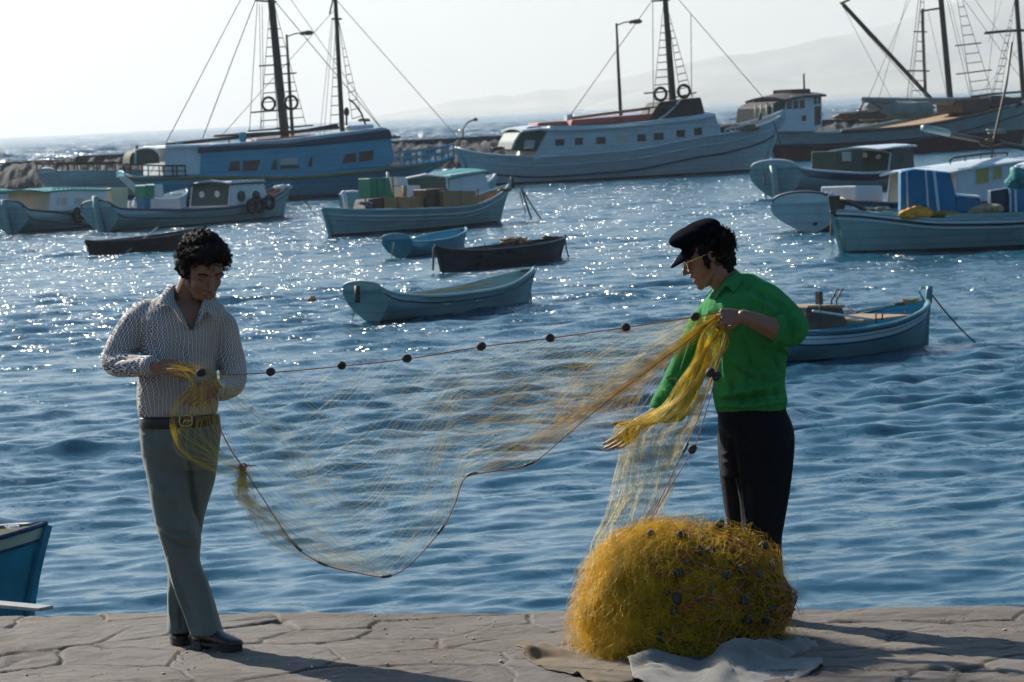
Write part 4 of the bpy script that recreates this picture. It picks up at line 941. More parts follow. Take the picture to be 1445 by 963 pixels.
    Lt = pxline([(1008, 444, 13.42), (993, 472, 13.46), (972, 520, 13.52), (940, 568, 13.54), (900, 592, 13.56), (868, 603, 13.58), (872, 640, 13.52), (862, 700, 13.38), (838, 765, 13.20), (832, 800, 13.08)])
    Rt = pxline([(1024, 452, 13.41), (1022, 480, 13.44), (1010, 515, 13.46), (997, 555, 13.46), (985, 590, 13.46), (972, 620, 13.44), (958, 655, 13.40), (945, 690, 13.32), (925, 742, 13.20), (905, 775, 13.06)])
    def S2(u, v):
        a = np.stack([np.interp(v * (len(Lt) - 1), np.arange(len(Lt)), Lt[:, k]) for k in range(3)], -1); b = np.stack([np.interp(v * (len(Rt) - 1), np.arange(len(Rt)), Rt[:, k]) for k in range(3)], -1)
        p = a + (b - a) * u[..., None]; p[..., 1] += .02 * np.sin(u * 26 + v * 5) * np.sin(np.pi * v); p[..., 0] += .006 * np.sin(v * 40 + u * 9); return p
    v = np.linspace(0, 1, 80)
    for k in range(180):
        u0_ = r.random(); sg = 1 if k % 2 else -1
        u = np.clip(u0_ + sg * .9 * (v - r.random()) * .5, 0, 1); a, b = (0, 80) if k % 3 else (0, 52)
        L5.append(jit(S2(u, v)[a:b], .004, r))
    for k in range(200):                                          # meshes crossing the curtain
        v0 = r.uniform(.12, .95); u = np.linspace(0, 1, 26); vv = np.clip(v0 + .16 * (u - .5) * (1 if k % 2 else -1), 0, 1); L5.append(jit(S2(u, vv), .004, r))
    strands('curtain_netting', L5, .0004, root, NET)
    L6 = []
    for k in range(34):                                          # darker bunch in the middle of the arm
        u0_ = np.clip(r.normal(.5, .26), 0, 1); L6.append(jit(S2(np.clip(u0_ + .03 * np.sin(v * 9 + k), 0, 1), v * .62), .006, r))
    strands('draped_netting', L6, .00042, root, NET2)
    c1 = pxline([(1027, 466, 13.40), (1018, 495, 13.38), (1006, 528, 13.37), (995, 565, 13.36), (978, 610, 13.34), (958, 650, 13.30), (938, 690, 13.26), (916, 735, 13.20)])
    c2 = pxline([(1030, 466, 13.40), (1021, 498, 13.38), (1010, 528, 13.37), (1000, 568, 13.36), (984, 622, 13.34), (966, 655, 13.30), (940, 695, 13.26), (918, 738, 13.20)])
    cord('drop_line', c1, .0022, root); cord('drop_line', c2, .0022, root)
    for x, y, Yd in ((1002, 526, 13.36), (1011, 531, 13.37), (977, 634, 13.33)): add_float(A(x, y, Yd), (.4, .7, .5), .0185, root)
    add_lead(c1, .60, .045, root)
    return root
held_net()

def net_heap():
    r = np.random.default_rng(77); Yc = 13.16; C = A(958, 830, Yc); C = Vector((C.x, C.y, QZ))
    root = empty('net_heap', tuple(C)); tag(root, 'big rounded heap of yellow net with red cords and dark floats on the quay', 'net heap')
    Hh = .485
    def surf(th, h, off=0.0):
        """th angle, h 0..1 height; rounded block"""
        th = np.asarray(th, float); h = np.asarray(h, float)
        prof = np.where(h < .15, .96 + .27 * h, (1 - np.clip((h - .15) / .86, 0, 1) ** 4.2) ** .5)
        prof = np.where(h < .25, prof, prof) * (1.0)
        lump = 1 + .045 * np.sin(3 * th + 1 + 4 * h) + .035 * np.sin(7 * th + 9 * h) + .025 * np.sin(13 * th - 17 * h) + .014 * np.sin(23 * th + 29 * h) + .035 * np.sin(2 * th + 7 * h) + .035 * np.sin(5 * th - 9 * h + 1)
        cx = np.cos(th); sx = np.sin(th); rx = (.378 + off) * prof * lump; ry = (.34 + off) * prof * lump
        z = Hh * h * (1 + .03 * np.sin(3 * th + .5) * (1 - h) - .05 * np.clip(np.cos(th + .4), 0, 1) * h) + off * np.clip(h - .5, 0, 1) * 1.6
        return np.stack([rx * np.sign(cx) * np.abs(cx) ** .85 + .045 * h, ry * np.sign(sx) * np.abs(sx) ** .85, z], -1)
    T, Hg = np.meshgrid(np.linspace(0, 2 * np.pi, 97)[:-1], np.linspace(0, .995, 50), indexing='ij'); P = surf(T, Hg, -.02)
    P = P.reshape(-1, 3); P += (P / (np.linalg.norm(P, axis=1)[:, None] + 1e-6)) * (.012 * vnoise(P, 26, 4) + .008 * vnoise(P, 70, 5))[:, None]
    idx = np.arange(96 * 50).reshape(96, 50); i2 = np.roll(idx, -1, 0)
    Fc = np.stack([idx[:, :-1], i2[:, :-1], i2[:, 1:], idx[:, 1:]], -1).reshape(-1, 4); Fc = np.concatenate([Fc, np.stack([idx[::2, -1], idx[1::2, -1], np.roll(idx[::2, -1], -1), np.roll(idx[::2, -1], -1)], -1)[:0]])
    CORE = net_mat('packed_net_shaded', (.10, .062, .012), .05)  # core colour darkened to stand for the shade inside the heap
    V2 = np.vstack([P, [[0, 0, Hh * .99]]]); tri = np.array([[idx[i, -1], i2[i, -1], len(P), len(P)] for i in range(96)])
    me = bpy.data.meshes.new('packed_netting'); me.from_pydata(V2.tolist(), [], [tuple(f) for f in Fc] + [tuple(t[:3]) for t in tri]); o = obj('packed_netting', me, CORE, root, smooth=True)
    Ls = []; Lf = []; Ld = []
    for k in range(15500):
        th0 = r.uniform(0, 2 * np.pi); 
        if math.sin(th0) > .5 and r.random() < .8: continue
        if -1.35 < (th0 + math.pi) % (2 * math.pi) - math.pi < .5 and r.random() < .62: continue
        h0 = r.random() ** .85 * 1.0; n = 13; t = np.linspace(0, 1, n); L = r.uniform(.10, .34)
        ang = r.normal(-1.2, .8) if r.random() < .6 else r.uniform(-3.14, 3.14)
        dth = L / .4 * np.cos(ang) ; dh = L / Hh * np.sin(ang)
        th = th0 + dth * (t - .5) + .06 * np.sin(t * r.uniform(2, 8) + r.random() * 6); h = np.clip(h0 + dh * (t - .5) + .03 * np.sin(t * r.uniform(3, 12) + r.random() * 6), 0, .995)
        off = r.uniform(-.015, .020) + .016 * math.sin(9 * th0 + 14 * h0) * math.sin(21 * h0 - 5 * th0) + .008 * np.sin(t * r.uniform(2, 8) + r.random() * 6)
        ln = surf(th, h, 0) * 1.0; nn_ = ln * [1, 1, .7]; nn_ /= np.linalg.norm(nn_, axis=1)[:, None] + 1e-6
        ln = ln + nn_ * off[:, None]; ln[:, 2] = np.maximum(ln[:, 2], .004)
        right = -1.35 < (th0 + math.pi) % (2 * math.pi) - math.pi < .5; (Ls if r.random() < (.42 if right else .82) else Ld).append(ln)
    for k in range(6500):                               # loose fluff, most of it on the lit left side
        th0 = r.normal(3.5, .9) if r.random() < .72 else r.uniform(0, 6.28); h0 = r.random() ** .8; n = 10; t = np.linspace(0, 1, n); s0 = surf(th0, h0)
        nn_ = s0 * np.array([1, 1, .8]); nn_ /= np.linalg.norm(nn_) + 1e-6; tn = np.cross(nn_, r.normal(size=3)); tn /= np.linalg.norm(tn); L = r.uniform(.05, .20)
        ln = s0 + np.outer(np.sin(t * np.pi * r.uniform(.5, 1)) * L * .42, nn_) + np.outer((t - .2) * L, tn) + np.outer(-.25 * L * t ** 2, [0, 0, 1]) + .006 * np.sin(t[:, None] * r.uniform(8, 18) + r.uniform(0, 6, 3))
        ln[:, 2] = np.maximum(ln[:, 2], .004); Lf.append(ln)
    loc0 = root.location.copy()
    def put(name, lines, rad, m_): V, Fc = curve_mesh(lines, rad, 3); return np_obj(name, V, Fc, m_, root)
    HN = net_mat('heaped_net', (.82, .575, .036)); put('net_strands', Ls, .0007, HN); put('shaded_strands', Ld, .0009, net_mat('heaped_net_shaded', (.16, .095, .018))); put('loose_netting', Lf, .0005, HN)  # dark strands: shade of gaps and of the right side put into the colour
    for k in range(38):                                 # cords wandering over the heap
        th0 = r.uniform(-1.9, .1); h0 = r.uniform(.15, .9); n = 40; t = np.linspace(0, 1, n); L = r.uniform(.25, .9); ang = r.uniform(-3.14, 3.14)
        th = th0 + L * 1.3 * np.cos(ang) * (t - .5) + .25 * np.sin(t * r.uniform(4, 9) + r.random() * 6); h = np.clip(h0 + L * .8 * np.sin(ang) * (t - .5) + .12 * np.sin(t * r.uniform(4, 9) + r.random() * 6), .03, .985)
        ln = surf(th, h, .036); bm = bm_new(); add_tube(bm, [Vector(p) for p in ln], .0027, 5); me = bpy.data.meshes.new('cord'); bm.to_mesh(me); bm.free(); obj('cord', me, ROPE, root, smooth=True)
    def on(px, py, o=.050):
        """where the line of sight meets the heap"""
        d = ray(px, py); bt = None
        th = np.linspace(-3.3, .2, 150); h = np.linspace(0, .995, 90); T_, H_ = np.meshgrid(th, h, indexing='ij'); Q = surf(T_, H_, o).reshape(-1, 3) + np.array(C) - np.array(CAM)
        dn = np.array(d.normalized()); tt = Q @ dn; dist = np.linalg.norm(Q - tt[:, None] * dn, axis=1); ok = dist < .012
        i = np.argmin(np.where(ok, tt, 99 + dist)); return Vector(Q[i] + np.array(CAM)) - C
    for i, (x, y) in enumerate([(915, 753), (964, 753), (1012, 736), (1001, 775), (989, 775), (1028, 812), (955, 812), (955, 842), (953, 864), (1053, 850), (1055, 872), (936, 898), (1080, 767), (1095, 795), (1091, 862), (1100, 905), (1085, 875)]):
        p = on(x, y); o = add_float(p + root.location, (math.sin(i * 2.3), .5, math.cos(i * 1.7)), .0185 if i != 7 else .021, root)
    for i, (x, y) in enumerate([(969, 790), (1006, 828), (1046, 798), (985, 848), (1063, 905), (1058, 842), (1000, 862), (1090, 798), (940, 835), (1075, 812)]):
        p = on(x, y, .042); a = r.uniform(0, 3.14); q = Vector((math.cos(a), -.1, math.sin(a) * .6)) * .021; bm = bm_new(); add_tube(bm, [p - q, p + q], .006, 7); me = bpy.data.meshes.new('lead_weight'); bm.to_mesh(me); bm.free(); obj('lead_weight', me, LEAD, root, smooth=True)
    return root
net_heap()

def sheet(name, rows, m_, label, cat, seed, amp=.012, thick=.003):
    """rows of (px, py, Y or None for on the ground)"""
    r = np.random.default_rng(seed); G = []
    for row in rows:
        P = [(A(x, y, Yd) if Yd else W(x, y, QZ + .008)) for x, y, Yd in row]; G.append(samp(np.array([tuple(v) for v in catmull(P, 6)]), np.linspace(0, 1, 60)))
    G = np.array(G); n = len(G); k = np.linspace(0, n - 1, (n - 1) * 8 + 1)
    Q = np.empty((len(k), 60, 3))
    for j in range(60):
        c = np.array([tuple(v) for v in catmull([Vector(x) for x in G[:, j]], 8)]); Q[:, j] = c
    P = Q.reshape(-1, 3); P[:, 2] += amp * 1.6 * (np.abs(vnoise(P * [1, 1.5, 1], 13, seed)) - .3) + amp * .8 * vnoise(P * [1, 1.5, 1], 30, seed + 5) + amp * .5 * vnoise(P * [1, .6, 1], 70, seed + 1); P[:, 1] += amp * vnoise(P, 18, seed + 2); P[:, 2] = np.maximum(P[:, 2], QZ + .004)
    n0, n1 = len(k), 60; idx = np.arange(n0 * n1).reshape(n0, n1); Fc = np.stack([idx[:-1, :-1], idx[:-1, 1:], idx[1:, 1:], idx[1:, :-1]], -1).reshape(-1, 4)
    c = P.mean(0); c[2] = QZ; o = np_obj(name, P - c, Fc, m_); o.location = c; q = o.modifiers.new('thickness', 'SOLIDIFY'); q.thickness = thick
    tag(o, label, cat); return o
CANV = cloth('grey_canvas', (.20, .185, .165), bump=.0015, var=.25, trans=.1); SACK = cloth('brown_sacking', (.20, .14, .075), bump=.002, var=.35, trans=.3)
sheet('canvas_sheet', [[(885, 937, 12.95), (940, 933, 12.9), (1000, 930, 12.9), (1050, 915, 12.95), (1100, 905, 13.0), (1135, 905, 13.1), (1150, 915, 13.15)],
                       [(885, 934, 12.74), (930, 926, 12.70), (985, 934, 12.72), (1032, 910, 12.66), (1075, 909, 12.72), (1112, 917, 12.8), (1156, 928, 12.92)],
                       [(890, 944, 12.62), (935, 942, 12.52), (982, 952, 12.50), (1020, 934, 12.45), (1060, 940, 12.52), (1112, 938, 12.62), (1160, 938, 12.82)],
                       [(893, 958, None), (940, 972, None), (985, 980, None), (1022, 990, None), (1065, 978, None), (1115, 962, None), (1162, 946, None)]], CANV, 'crumpled grey canvas sheet spread under the right side of the net heap', 'canvas', 3)
sheet('sacking', [[(728, 909, 13.25), (760, 912, 13.2), (795, 924, 13.12), (840, 932, 13.05), (885, 930, 13.0)], [(730, 913, 13.12), (762, 922, 13.05), (797, 930, 12.97), (840, 931, 12.9), (888, 934, 12.84)],
                  [(738, 920, 13.02), (765, 934, 12.97), (800, 941, 12.90), (845, 944, 12.8), (890, 949, 12.78)], [(745, 930, None), (768, 942, None), (805, 952, None), (850, 966, None), (895, 962, None)]], SACK, 'folded brown sacking sticking out left of the net heap', 'sacking', 9)
def grit():
    r = np.random.default_rng(3); bm = bm_new()
    for k in range(230):
        x, y = r.uniform(20, 1430), r.uniform(868, 968) ; s = r.uniform(.002, .007) * (1.6 if r.random() < .06 else 1)
        p = W(x, y, QZ); add_ellipsoid(bm, (p.x, p.y, QZ + s * .2), (s * r.uniform(.8, 1.8), s, s * .6), Matrix.Rotation(r.uniform(0, 3), 3, 'Z'), 6)
    tag(obj('grit', bm, mat('pale_grit', (.42, .38, .32), .8, var=.5, nscale=1.3), smooth=True), kind='stuff')
grit()
# ------------------------------------------------------------------ boats
WHITE = mat('white_boat_paint', (.40, .50, .53), .5, var=.10, nscale=1.5, grime=.35, grime_col=(.22, .19, .13), bump=.002, bscale=6, stretch=(.5, 1, 4), planks=.23)
WHITE2 = mat('white_cabin_paint', (.52, .58, .62), .5, var=.08, nscale=1.5, grime=.25, grime_col=(.3, .27, .2))
PALE = mat('pale_grey_green_paint', (.22, .34, .35), .5, var=.12, nscale=1.5, grime=.35, grime_col=(.14, .13, .09), stretch=(.5, 1, 3), planks=.17)
BLUE = mat('mid_blue_boat_paint', (.045, .29, .42), .5, var=.12, nscale=1.2, grime=.3, grime_col=(.08, .12, .14), stretch=(.5, 1, 3), planks=.24)
NAVY = mat('navy_trim_paint', (.008, .03, .075), .5, var=.2)
DEEP = mat('bright_blue_panel_paint', (.008, .14, .29), .5, var=.12, nscale=2, grime=.3, grime_col=(.03, .06, .1))
TEAL = mat('sea_green_paint', (.02, .22, .20), .5, var=.15)
GREEN = mat('green_paint', (.01, .20, .11), .5, var=.15)
DKGREEN = mat('dark_green_panel', (.02, .055, .045), .6, var=.2)
RED = mat('red_antifouling', (.085, .024, .028), .7, var=.25, grime=.4, grime_col=(.03, .02, .02))
HATCH = mat('red_hatch_paint', (.30, .08, .06), .6, var=.2)
DARKHULL = mat('tarred_hull', (.028, .03, .036), .55, var=.3, grime=.3, grime_col=(.06, .06, .05))
BELOW = mat('wet_waterline', (.022, .03, .032), .3, var=.3)
WOOD = mat('bare_wood', (.30, .19, .10), .7, var=.25, nscale=6, stretch=(1, 8, 8)); WOODD = mat('dark_varnished_wood', (.070, .047, .034), .5, var=.3, nscale=6)
SPAR = mat('dark_spar_wood', (.050, .036, .028), .55, var=.3, nscale=4); WIRE = mat('rigging_rope', (.07, .06, .05), .8, var=.2)
GLASS = mat('window_glass', (.015, .02, .025), .12, var=.2, spec=.6); CURT = mat('drawn_curtain', (.45, .43, .36), .8); IRON = mat('rusty_iron', (.048, .044, .042), .7, var=.4, nscale=12)
TYRE = mat('tyre_rubber', (.016, .016, .017), .7); TARP = mat('grey_tarpaulin', (.17, .21, .20), .85, var=.25, nscale=1.5, bump=.02, bscale=2); OLIVE = mat('olive_boat_trim', (.17, .17, .045), .6, var=.2)
CREAM = mat('cream_paint', (.50, .46, .33), .6, var=.12); ORANGEM = mat('orange_net', (.62, .27, .03), .8, var=.4, nscale=9, bump=.03, bscale=14)

class Boat:
    """bow and stern given as (px, distance) at the waterline; +x runs to the bow; cs is the side that faces the viewer"""
    def __init__(s, name, label, cat, bow, stern, group=None):
        b = A(bow[0], 400, bow[1]); t = A(stern[0], 400, stern[1]); b.z = t.z = 0
        s.L = (b - t).length; s.root = empty(name, t, math.atan2(b.y - t.y, b.x - t.x)); tag(s.root, label, cat, group)
        s.M = Matrix.Translation(t) @ Matrix.Rotation(s.root.rotation_euler.z, 4, 'Z'); s.Mi = s.M.inverted()
        s.cs = -1 if (s.M.to_3x3() @ Vector((0, -1, 0))).y < 0 else 1
    def l(s, px, py, off=0.0):
        """local (x, y, z) where the line of sight meets the upright plane lying off metres towards the viewer"""
        o = s.Mi @ CAM; d = s.Mi.to_3x3() @ ray(px, py); y = s.cs * off; t = (y - o.y) / d.y; p = o + d * t; return p
    def xz(s, pts, off=0.0): return [(p.x, p.z) for p in (s.l(a, b, off) for a, b in pts)]
    def add(s, name, bm, m_, parent=None, smooth=False): return obj(name, bm, m_, parent or s.root, smooth)
    # ---- hull
    def hull(s, B, top, keel=-.35, bowrake=.5, sternrake=.1, transom=0.0, fine=2.0, qmid=.42, bands=None, mats=None, open_=None, deck=None, rail=.03, railm=None, strakes=(), thick=.05, name='hull', bulw=0, stemtop=None):
        L = s.L; T = [p[0] for p in top]; Zt = [p[1] for p in top]
        sheer = lambda t: float(np.interp(t, T, Zt)) if len(T) < 3 else float(s.sm(t, T, Zt))
        nT, nV = 44, 18
        def half(t): 
            if t < .45: q = math.sin(math.pi / 2 * t / .45); return B / 2 * (transom + (1 - transom) * q ** .75)
            return B / 2 * max(0, 1 - ((t - .45) / .55) ** fine) ** .85
        def pt(t, v, side, inset=0, zmin=None):
            zs = sheer(t); kz = keel * (1 - .0 * t); z = kz + (zs - kz) * v
            q = qmid + .9 * max(0, (t - .55) / .45) ** 2 + (.12 * max(0, (.35 - t) / .35) ** 2)
            y = max(half(t) * (v ** q) * (1 + .06 * (v - .7)) - inset, 0)
            if transom > 0 and t < .24:                       # full, heart-shaped quarters drawn in at the top
                w_ = (1 - t / .24) ** .8; sv = min(1, max(0, (z + .04) / (zs + .04))); y = y * (1 - w_) + w_ * max(.01, half(t) * math.sin((.08 + .92 * sv) * math.pi * .66) - inset)
            up_ = max(0, z) / max(.3, zs)
            x = t * L + bowrake * up_ ** 1.4 * max(0, (t - .5) / .5) ** 2 - sternrake * up_ ** 1.3 * max(0, (.5 - t) / .5) ** 2
            if z < 0: x += (z * .5) * max(0, (t - .7) / .3) ** 2 * 1 - (z * .35) * max(0, (.3 - t) / .3) ** 2
            if zmin is not None: z = max(z, zmin(t) if callable(zmin) else zmin)
            return Vector((x, side * y, z))
        s.pt = pt; s.sheer = sheer; s.half = half
        ts = [i / nT for i in range(nT + 1)]; mats = mats or [WHITE]; G = {}
        cuts = sorted({x for a, b, k in (bands or ()) for x in (a, b) if x > 0 and x > keel}) ; rel = sorted({x for a, b, k in (bands or ()) for x in (a, b) if -2 < x < 0 and x > keel * .999 and not (a < 0 < b)})
        nV = 0; rows = []                                    # each row: function of t giving its height
        marks = [lambda t: keel] + [(lambda t, c=c: min(c, sheer(t) * .6)) for c in cuts] + [(lambda t, c=c: sheer(t) + c) for c in rel] + [sheer]
        for i in range(len(marks) - 1):
            n_ = max(1, int(round((marks[i + 1](.5) - marks[i](.5)) / ((sheer(.5) - keel) / 18))))
            for k in range(n_): rows.append((i, k / n_))
        rows.append((len(marks) - 2, 1.0)); nV = len(rows) - 1; bm = bm_new()
        def rv(t, j): i, f = rows[j]; z = marks[i](t) * (1 - f) + marks[i + 1](t) * f; return (z - keel) / (sheer(t) - keel)
        for side in (1, -1):
            for i, t in enumerate(ts):
                for j in range(nV + 1): G[side, i, j] = bm.verts.new(pt(t, min(1, max(0, rv(t, j))), side))
            for i in range(nT):
                for j in range(nV):
                    q = [G[side, i, j], G[side, i + 1, j], G[side, i + 1, j + 1], G[side, i, j + 1]]
                    f = bm.faces.new(q if side == -1 else q[::-1]); f.smooth = True
                    tm = (i + .5) / nT; zs = sheer(tm); mk = rows[j][0]; zc = (marks[mk](.5) + marks[mk + 1](.5)) / 2; zs5 = sheer(.5); mi = 0
                    for (a, b, k) in (bands or ()):
                        ab = a < 0 < b or a > 0
                        lo, hi = (a, b) if ab else (zs5 + a, zs5 + b)
                        if lo <= zc <= hi: mi = k
                    f.material_index = mi
        if transom > 0:
            for j in range(nV):
                f = bm.faces.new((G[1, 0, j], G[1, 0, j + 1], G[-1, 0, j + 1], G[-1, 0, j])); f.material_index = 0
        bmesh.ops.remove_doubles(bm, verts=bm.verts, dist=.0005)
        o = s.add(name, bm, mats)
        if transom > 0:
            a_, c_ = pt(0, 1, 1), pt(0, 1, -1); bm = bm_new(); hb = abs(a_.y); n = 12
            P = [(-hb * math.cos(math.pi * k / n), a_.z + hb * .26 * math.sin(math.pi * k / n)) for k in range(n + 1)] + [(hb * .9, a_.z - .05), (-hb * .9, a_.z - .05)]
            add_prism(bm, P, a_.x - .004, a_.x + thick, axis='X'); s.add('stern_board', bm, [mats[0]])
        # inside: either a deck a little under the rail or an open well
        bm = bm_new(); zf = (lambda t: sheer(t) + deck) if deck is not None else (open_ if open_ is not None else .1)
        inner = {}
        vv = [1, .9, .75, .6, .45, .3, .15, .0]
        for side in (1, -1):
            for i, t in enumerate(ts):
                for j, v in enumerate(vv):
                    p = pt(t, v, side, thick, zf); 
                    if j == 0: p.z = sheer(t) - .002
                    if t > .97: p.x -= thick
                    if t < .03: p.x += thick
                    inner[side, i, j] = bm.verts.new(p)
            for i in range(nT):
                for j in range(len(vv) - 1):
                    q = [inner[side, i, j], inner[side, i + 1, j], inner[side, i + 1, j + 1], inner[side, i, j + 1]]; f = bm.faces.new(q if side == -1 else q[::-1]); f.smooth = True
        for i in range(nT): bm.faces.new((inner[1, i, 7], inner[-1, i, 7], inner[-1, i + 1, 7], inner[1, i + 1, 7]))
        bm.faces.new([inner[1, 0, 0], inner[-1, 0, 0], inner[-1, 0, 7], inner[1, 0, 7]])
        s.add('deck' if deck is not None else 'inner_planking', bm, [WOOD if deck is not None else (mats[-1] if open_ is not None else WHITE2)])
        # gunwale
        bm = bm_new()
        for side in (1, -1): add_tube(bm, [pt(t, 1, side) + Vector((0, -side * thick * .4, rail * .3)) for t in np.linspace(0, 1, 34)], [(thick * .75, rail)] * 34, 8, side=(0, 1, 0))
        if transom > 0: hb = abs(pt(0, 1, 1).y); add_tube(bm, [Vector((pt(0, 1, 1).x + .01, -hb * math.cos(math.pi * k / 12), pt(0, 1, 1).z + hb * .26 * math.sin(math.pi * k / 12))) for k in range(13)], rail * .7, 8)
        s.add('gunwale', bm, [railm or mats[0]], smooth=True)
        for (dz, r_, m_) in strakes:
            bm = bm_new()
            for side in (1, -1):
                P = []
                for t in np.linspace(.0, .995, 34):
                    v = (sheer(t) + dz - keel) / (sheer(t) - keel); P.append(pt(t, v, side) + Vector((0, side * r_ * .4, 0)))
                add_tube(bm, P, r_, 6)
            s.add('rubbing_strake', bm, [m_], smooth=True)
        # stem and stern posts
        bm = bm_new(); P = [pt(1, v, 1) + Vector((.01, 0, 0)) for v in np.linspace(.0, 1, 12)]
        if stemtop: P.append(P[-1] + Vector((stemtop * .2, 0, stemtop)))
        add_tube(bm, P, [(thick * .8, thick * 1.1)] * len(P), 4, side=(0, 1, 0)); 
        s.add('stem', bm, [mats[0] if railm is NAVY else (railm or mats[0])])
        if not transom:
            bm = bm_new(); add_tube(bm, [pt(0, v, 1) + Vector((-.01, 0, 0)) for v in np.linspace(.0, 1, 12)], [(thick * .8, thick * 1.1)] * 12, 4, side=(0, 1, 0)); s.add('stern_post', bm, [mats[0] if railm is NAVY else (railm or mats[0])])
        return o
    def sm(s, t, T, Z):
        P = catmull([(a, 0, b) for a, b in zip(T, Z)], 8); return np.interp(t, [p.x for p in P], [p.z for p in P])
    def sheer_px(s, pts, off=0.0):
        """sheer line from picture points as (fraction, height)"""
        q = [(s.l(a, b, off).x / s.L, s.l(a, b, off).z) for a, b in pts]; q.sort(); 
        return [(min(1, max(0, a)), b) for a, b in q]
    # ---- superstructure
    def house(s, name, prof, w, mats, off=0.0, roof=None, roofm=None, over=.12, bev=.02, taper=None, parent=None, rz=.05):
        """prof: side outline in picture points (upright plane at off), extruded to both sides of the keel line"""
        bm = bm_new(); add_prism(bm, s.xz(prof, off), -w, w, bev=bev); o = s.add(name, bm, mats, parent)
        if roof:
            q = s.xz(roof, off); bm = bm_new(); n = 9; rows = []
            for x, z in q:
                rows.append([bm.verts.new((x, (k / (n - 1) * 2 - 1) * (w + over), z - rz * 1.6 * (k / (n - 1) * 2 - 1) ** 2 + .0)) for k in range(n)])
            for i in range(len(rows) - 1):
                for k in range(n - 1): bm.faces.new((rows[i][k], rows[i][k + 1], rows[i + 1][k + 1], rows[i + 1][k]))
            r_ = s.add('roof', bm, roofm or mats, parent); md = r_.modifiers.new('t', 'SOLIDIFY'); md.thickness = rz; md.offset = 0
        return o
    def window(s, parent, poly, w, glass=None, frame_m=None, off=0.0, both=True, name='window', fr=.035):
        """a framed pane set 1 cm proud of the side at half width w"""
        for sd in ((1, -1) if both else (s.cs,)):
            q = [Vector((x, 0, z)) for x, z in s.xz(poly, off)]; c = sum(q, Vector()) / len(q)
            bm = bm_new(); y0 = sd * (w + .002); y1 = sd * (w + .014)
            add_prism(bm, [(p.x, p.z) for p in q], min(y0, y1), max(y0, y1)); o = s.add(name, bm, glass or GLASS, parent)
            if frame_m:
                bm = bm_new(); P = [Vector((p.x, sd * (w + .012), p.z)) for p in q]; add_tube(bm, P + [P[0], P[1]], fr, 4); s.add('window_frame', bm, frame_m, o)
    def port(s, parent, px, py, r, w, m_=None, rim=None, off=0.0, both=True):
        p = s.l(px, py, off)
        for sd in ((1, -1) if both else (s.cs,)):
            bm = bm_new(); add_tube(bm, [(p.x, sd * (w + .0), p.z), (p.x, sd * (w + .02), p.z)], r, 16); o = s.add('porthole', bm, m_ or GLASS, parent)
            bm = bm_new(); add_tube(bm, [(p.x + r * math.cos(a), sd * (w + .02), p.z + r * math.sin(a)) for a in [2 * math.pi * k / 18 for k in range(19)]], r * .22, 5); s.add('porthole_rim', bm, rim or WHITE2, o)
    def face_x(s, name, parent, px, polyyz, m_, dx=-.02, th=.03, off=0.0):
        """flat panel on a cabin end: x from picture column, outline in local (y, z)"""
        x = s.l(*px, off).x; bm = bm_new(); add_prism(bm, polyyz, x + dx, x + dx + th, axis='X'); return s.add(name, bm, m_, parent)
    def line(s, name, pts, r_, m_, parent=None, seg=5):
        bm = bm_new(); add_tube(bm, [Vector(p) for p in pts], r_, seg); return s.add(name, bm, m_, parent, smooth=True)
    def rope(s, a, b, r_=.014, sag=0.0, name='stay', m_=None):
        a = Vector(a); b = Vector(b); P = [a.lerp(b, t) - Vector((0, 0, sag * 4 * t * (1 - t))) for t in np.linspace(0, 1, 10 if sag else 2)]
        return s.line(name, P, r_, m_ or WIRE, None, 4)
    def mast(s, foot, head, r0_, r1_, off=0.0):
        a = s.l(*foot, off); b = s.l(*head, off); n = 8
        bm = bm_new(); add_tube(bm, [a.lerp(b, t) for t in np.linspace(-.15, 1, n)], list(np.linspace(r0_, r1_, n)), 10); o = s.add('mast', bm, SPAR, None, True); return o, a, b
    def ratlines(s, top, foot_a, foot_b, rungs, r_=.016, yoff=1.6, t0=.0, t1=.8, wide=()):
        """rope ladder from the mast head down to two points on the rail"""
        T_ = Vector(top); a = Vector(foot_a); b = Vector(foot_b); bm = bm_new()
        add_tube(bm, [T_, a], r_ * .8, 4); add_tube(bm, [T_, b], r_ * .8, 4)
        for k in range(rungs):
            t = 1 - (t0 + (t1 - t0) * k / (rungs - 1)); p, q = T_.lerp(a, t), T_.lerp(b, t)
            if k in wide: d = (q - p); p = p - d * .7; q = q + d * .4; add_tube(bm, [p, q], r_ * 1.9, 5)
            else: add_tube(bm, [p, q], r_ * 1.25, 5)
        return s.add('rope_ladder', bm, SPAR)
    def world(s, p): return s.M @ Vector(p)
    def mooring(s, a, px, py, r_=.02, z=-.1, name='mooring_rope'):
        e = s.Mi @ W(px, py, 0); e.z = z; return s.rope(a, e, r_, .05, name)
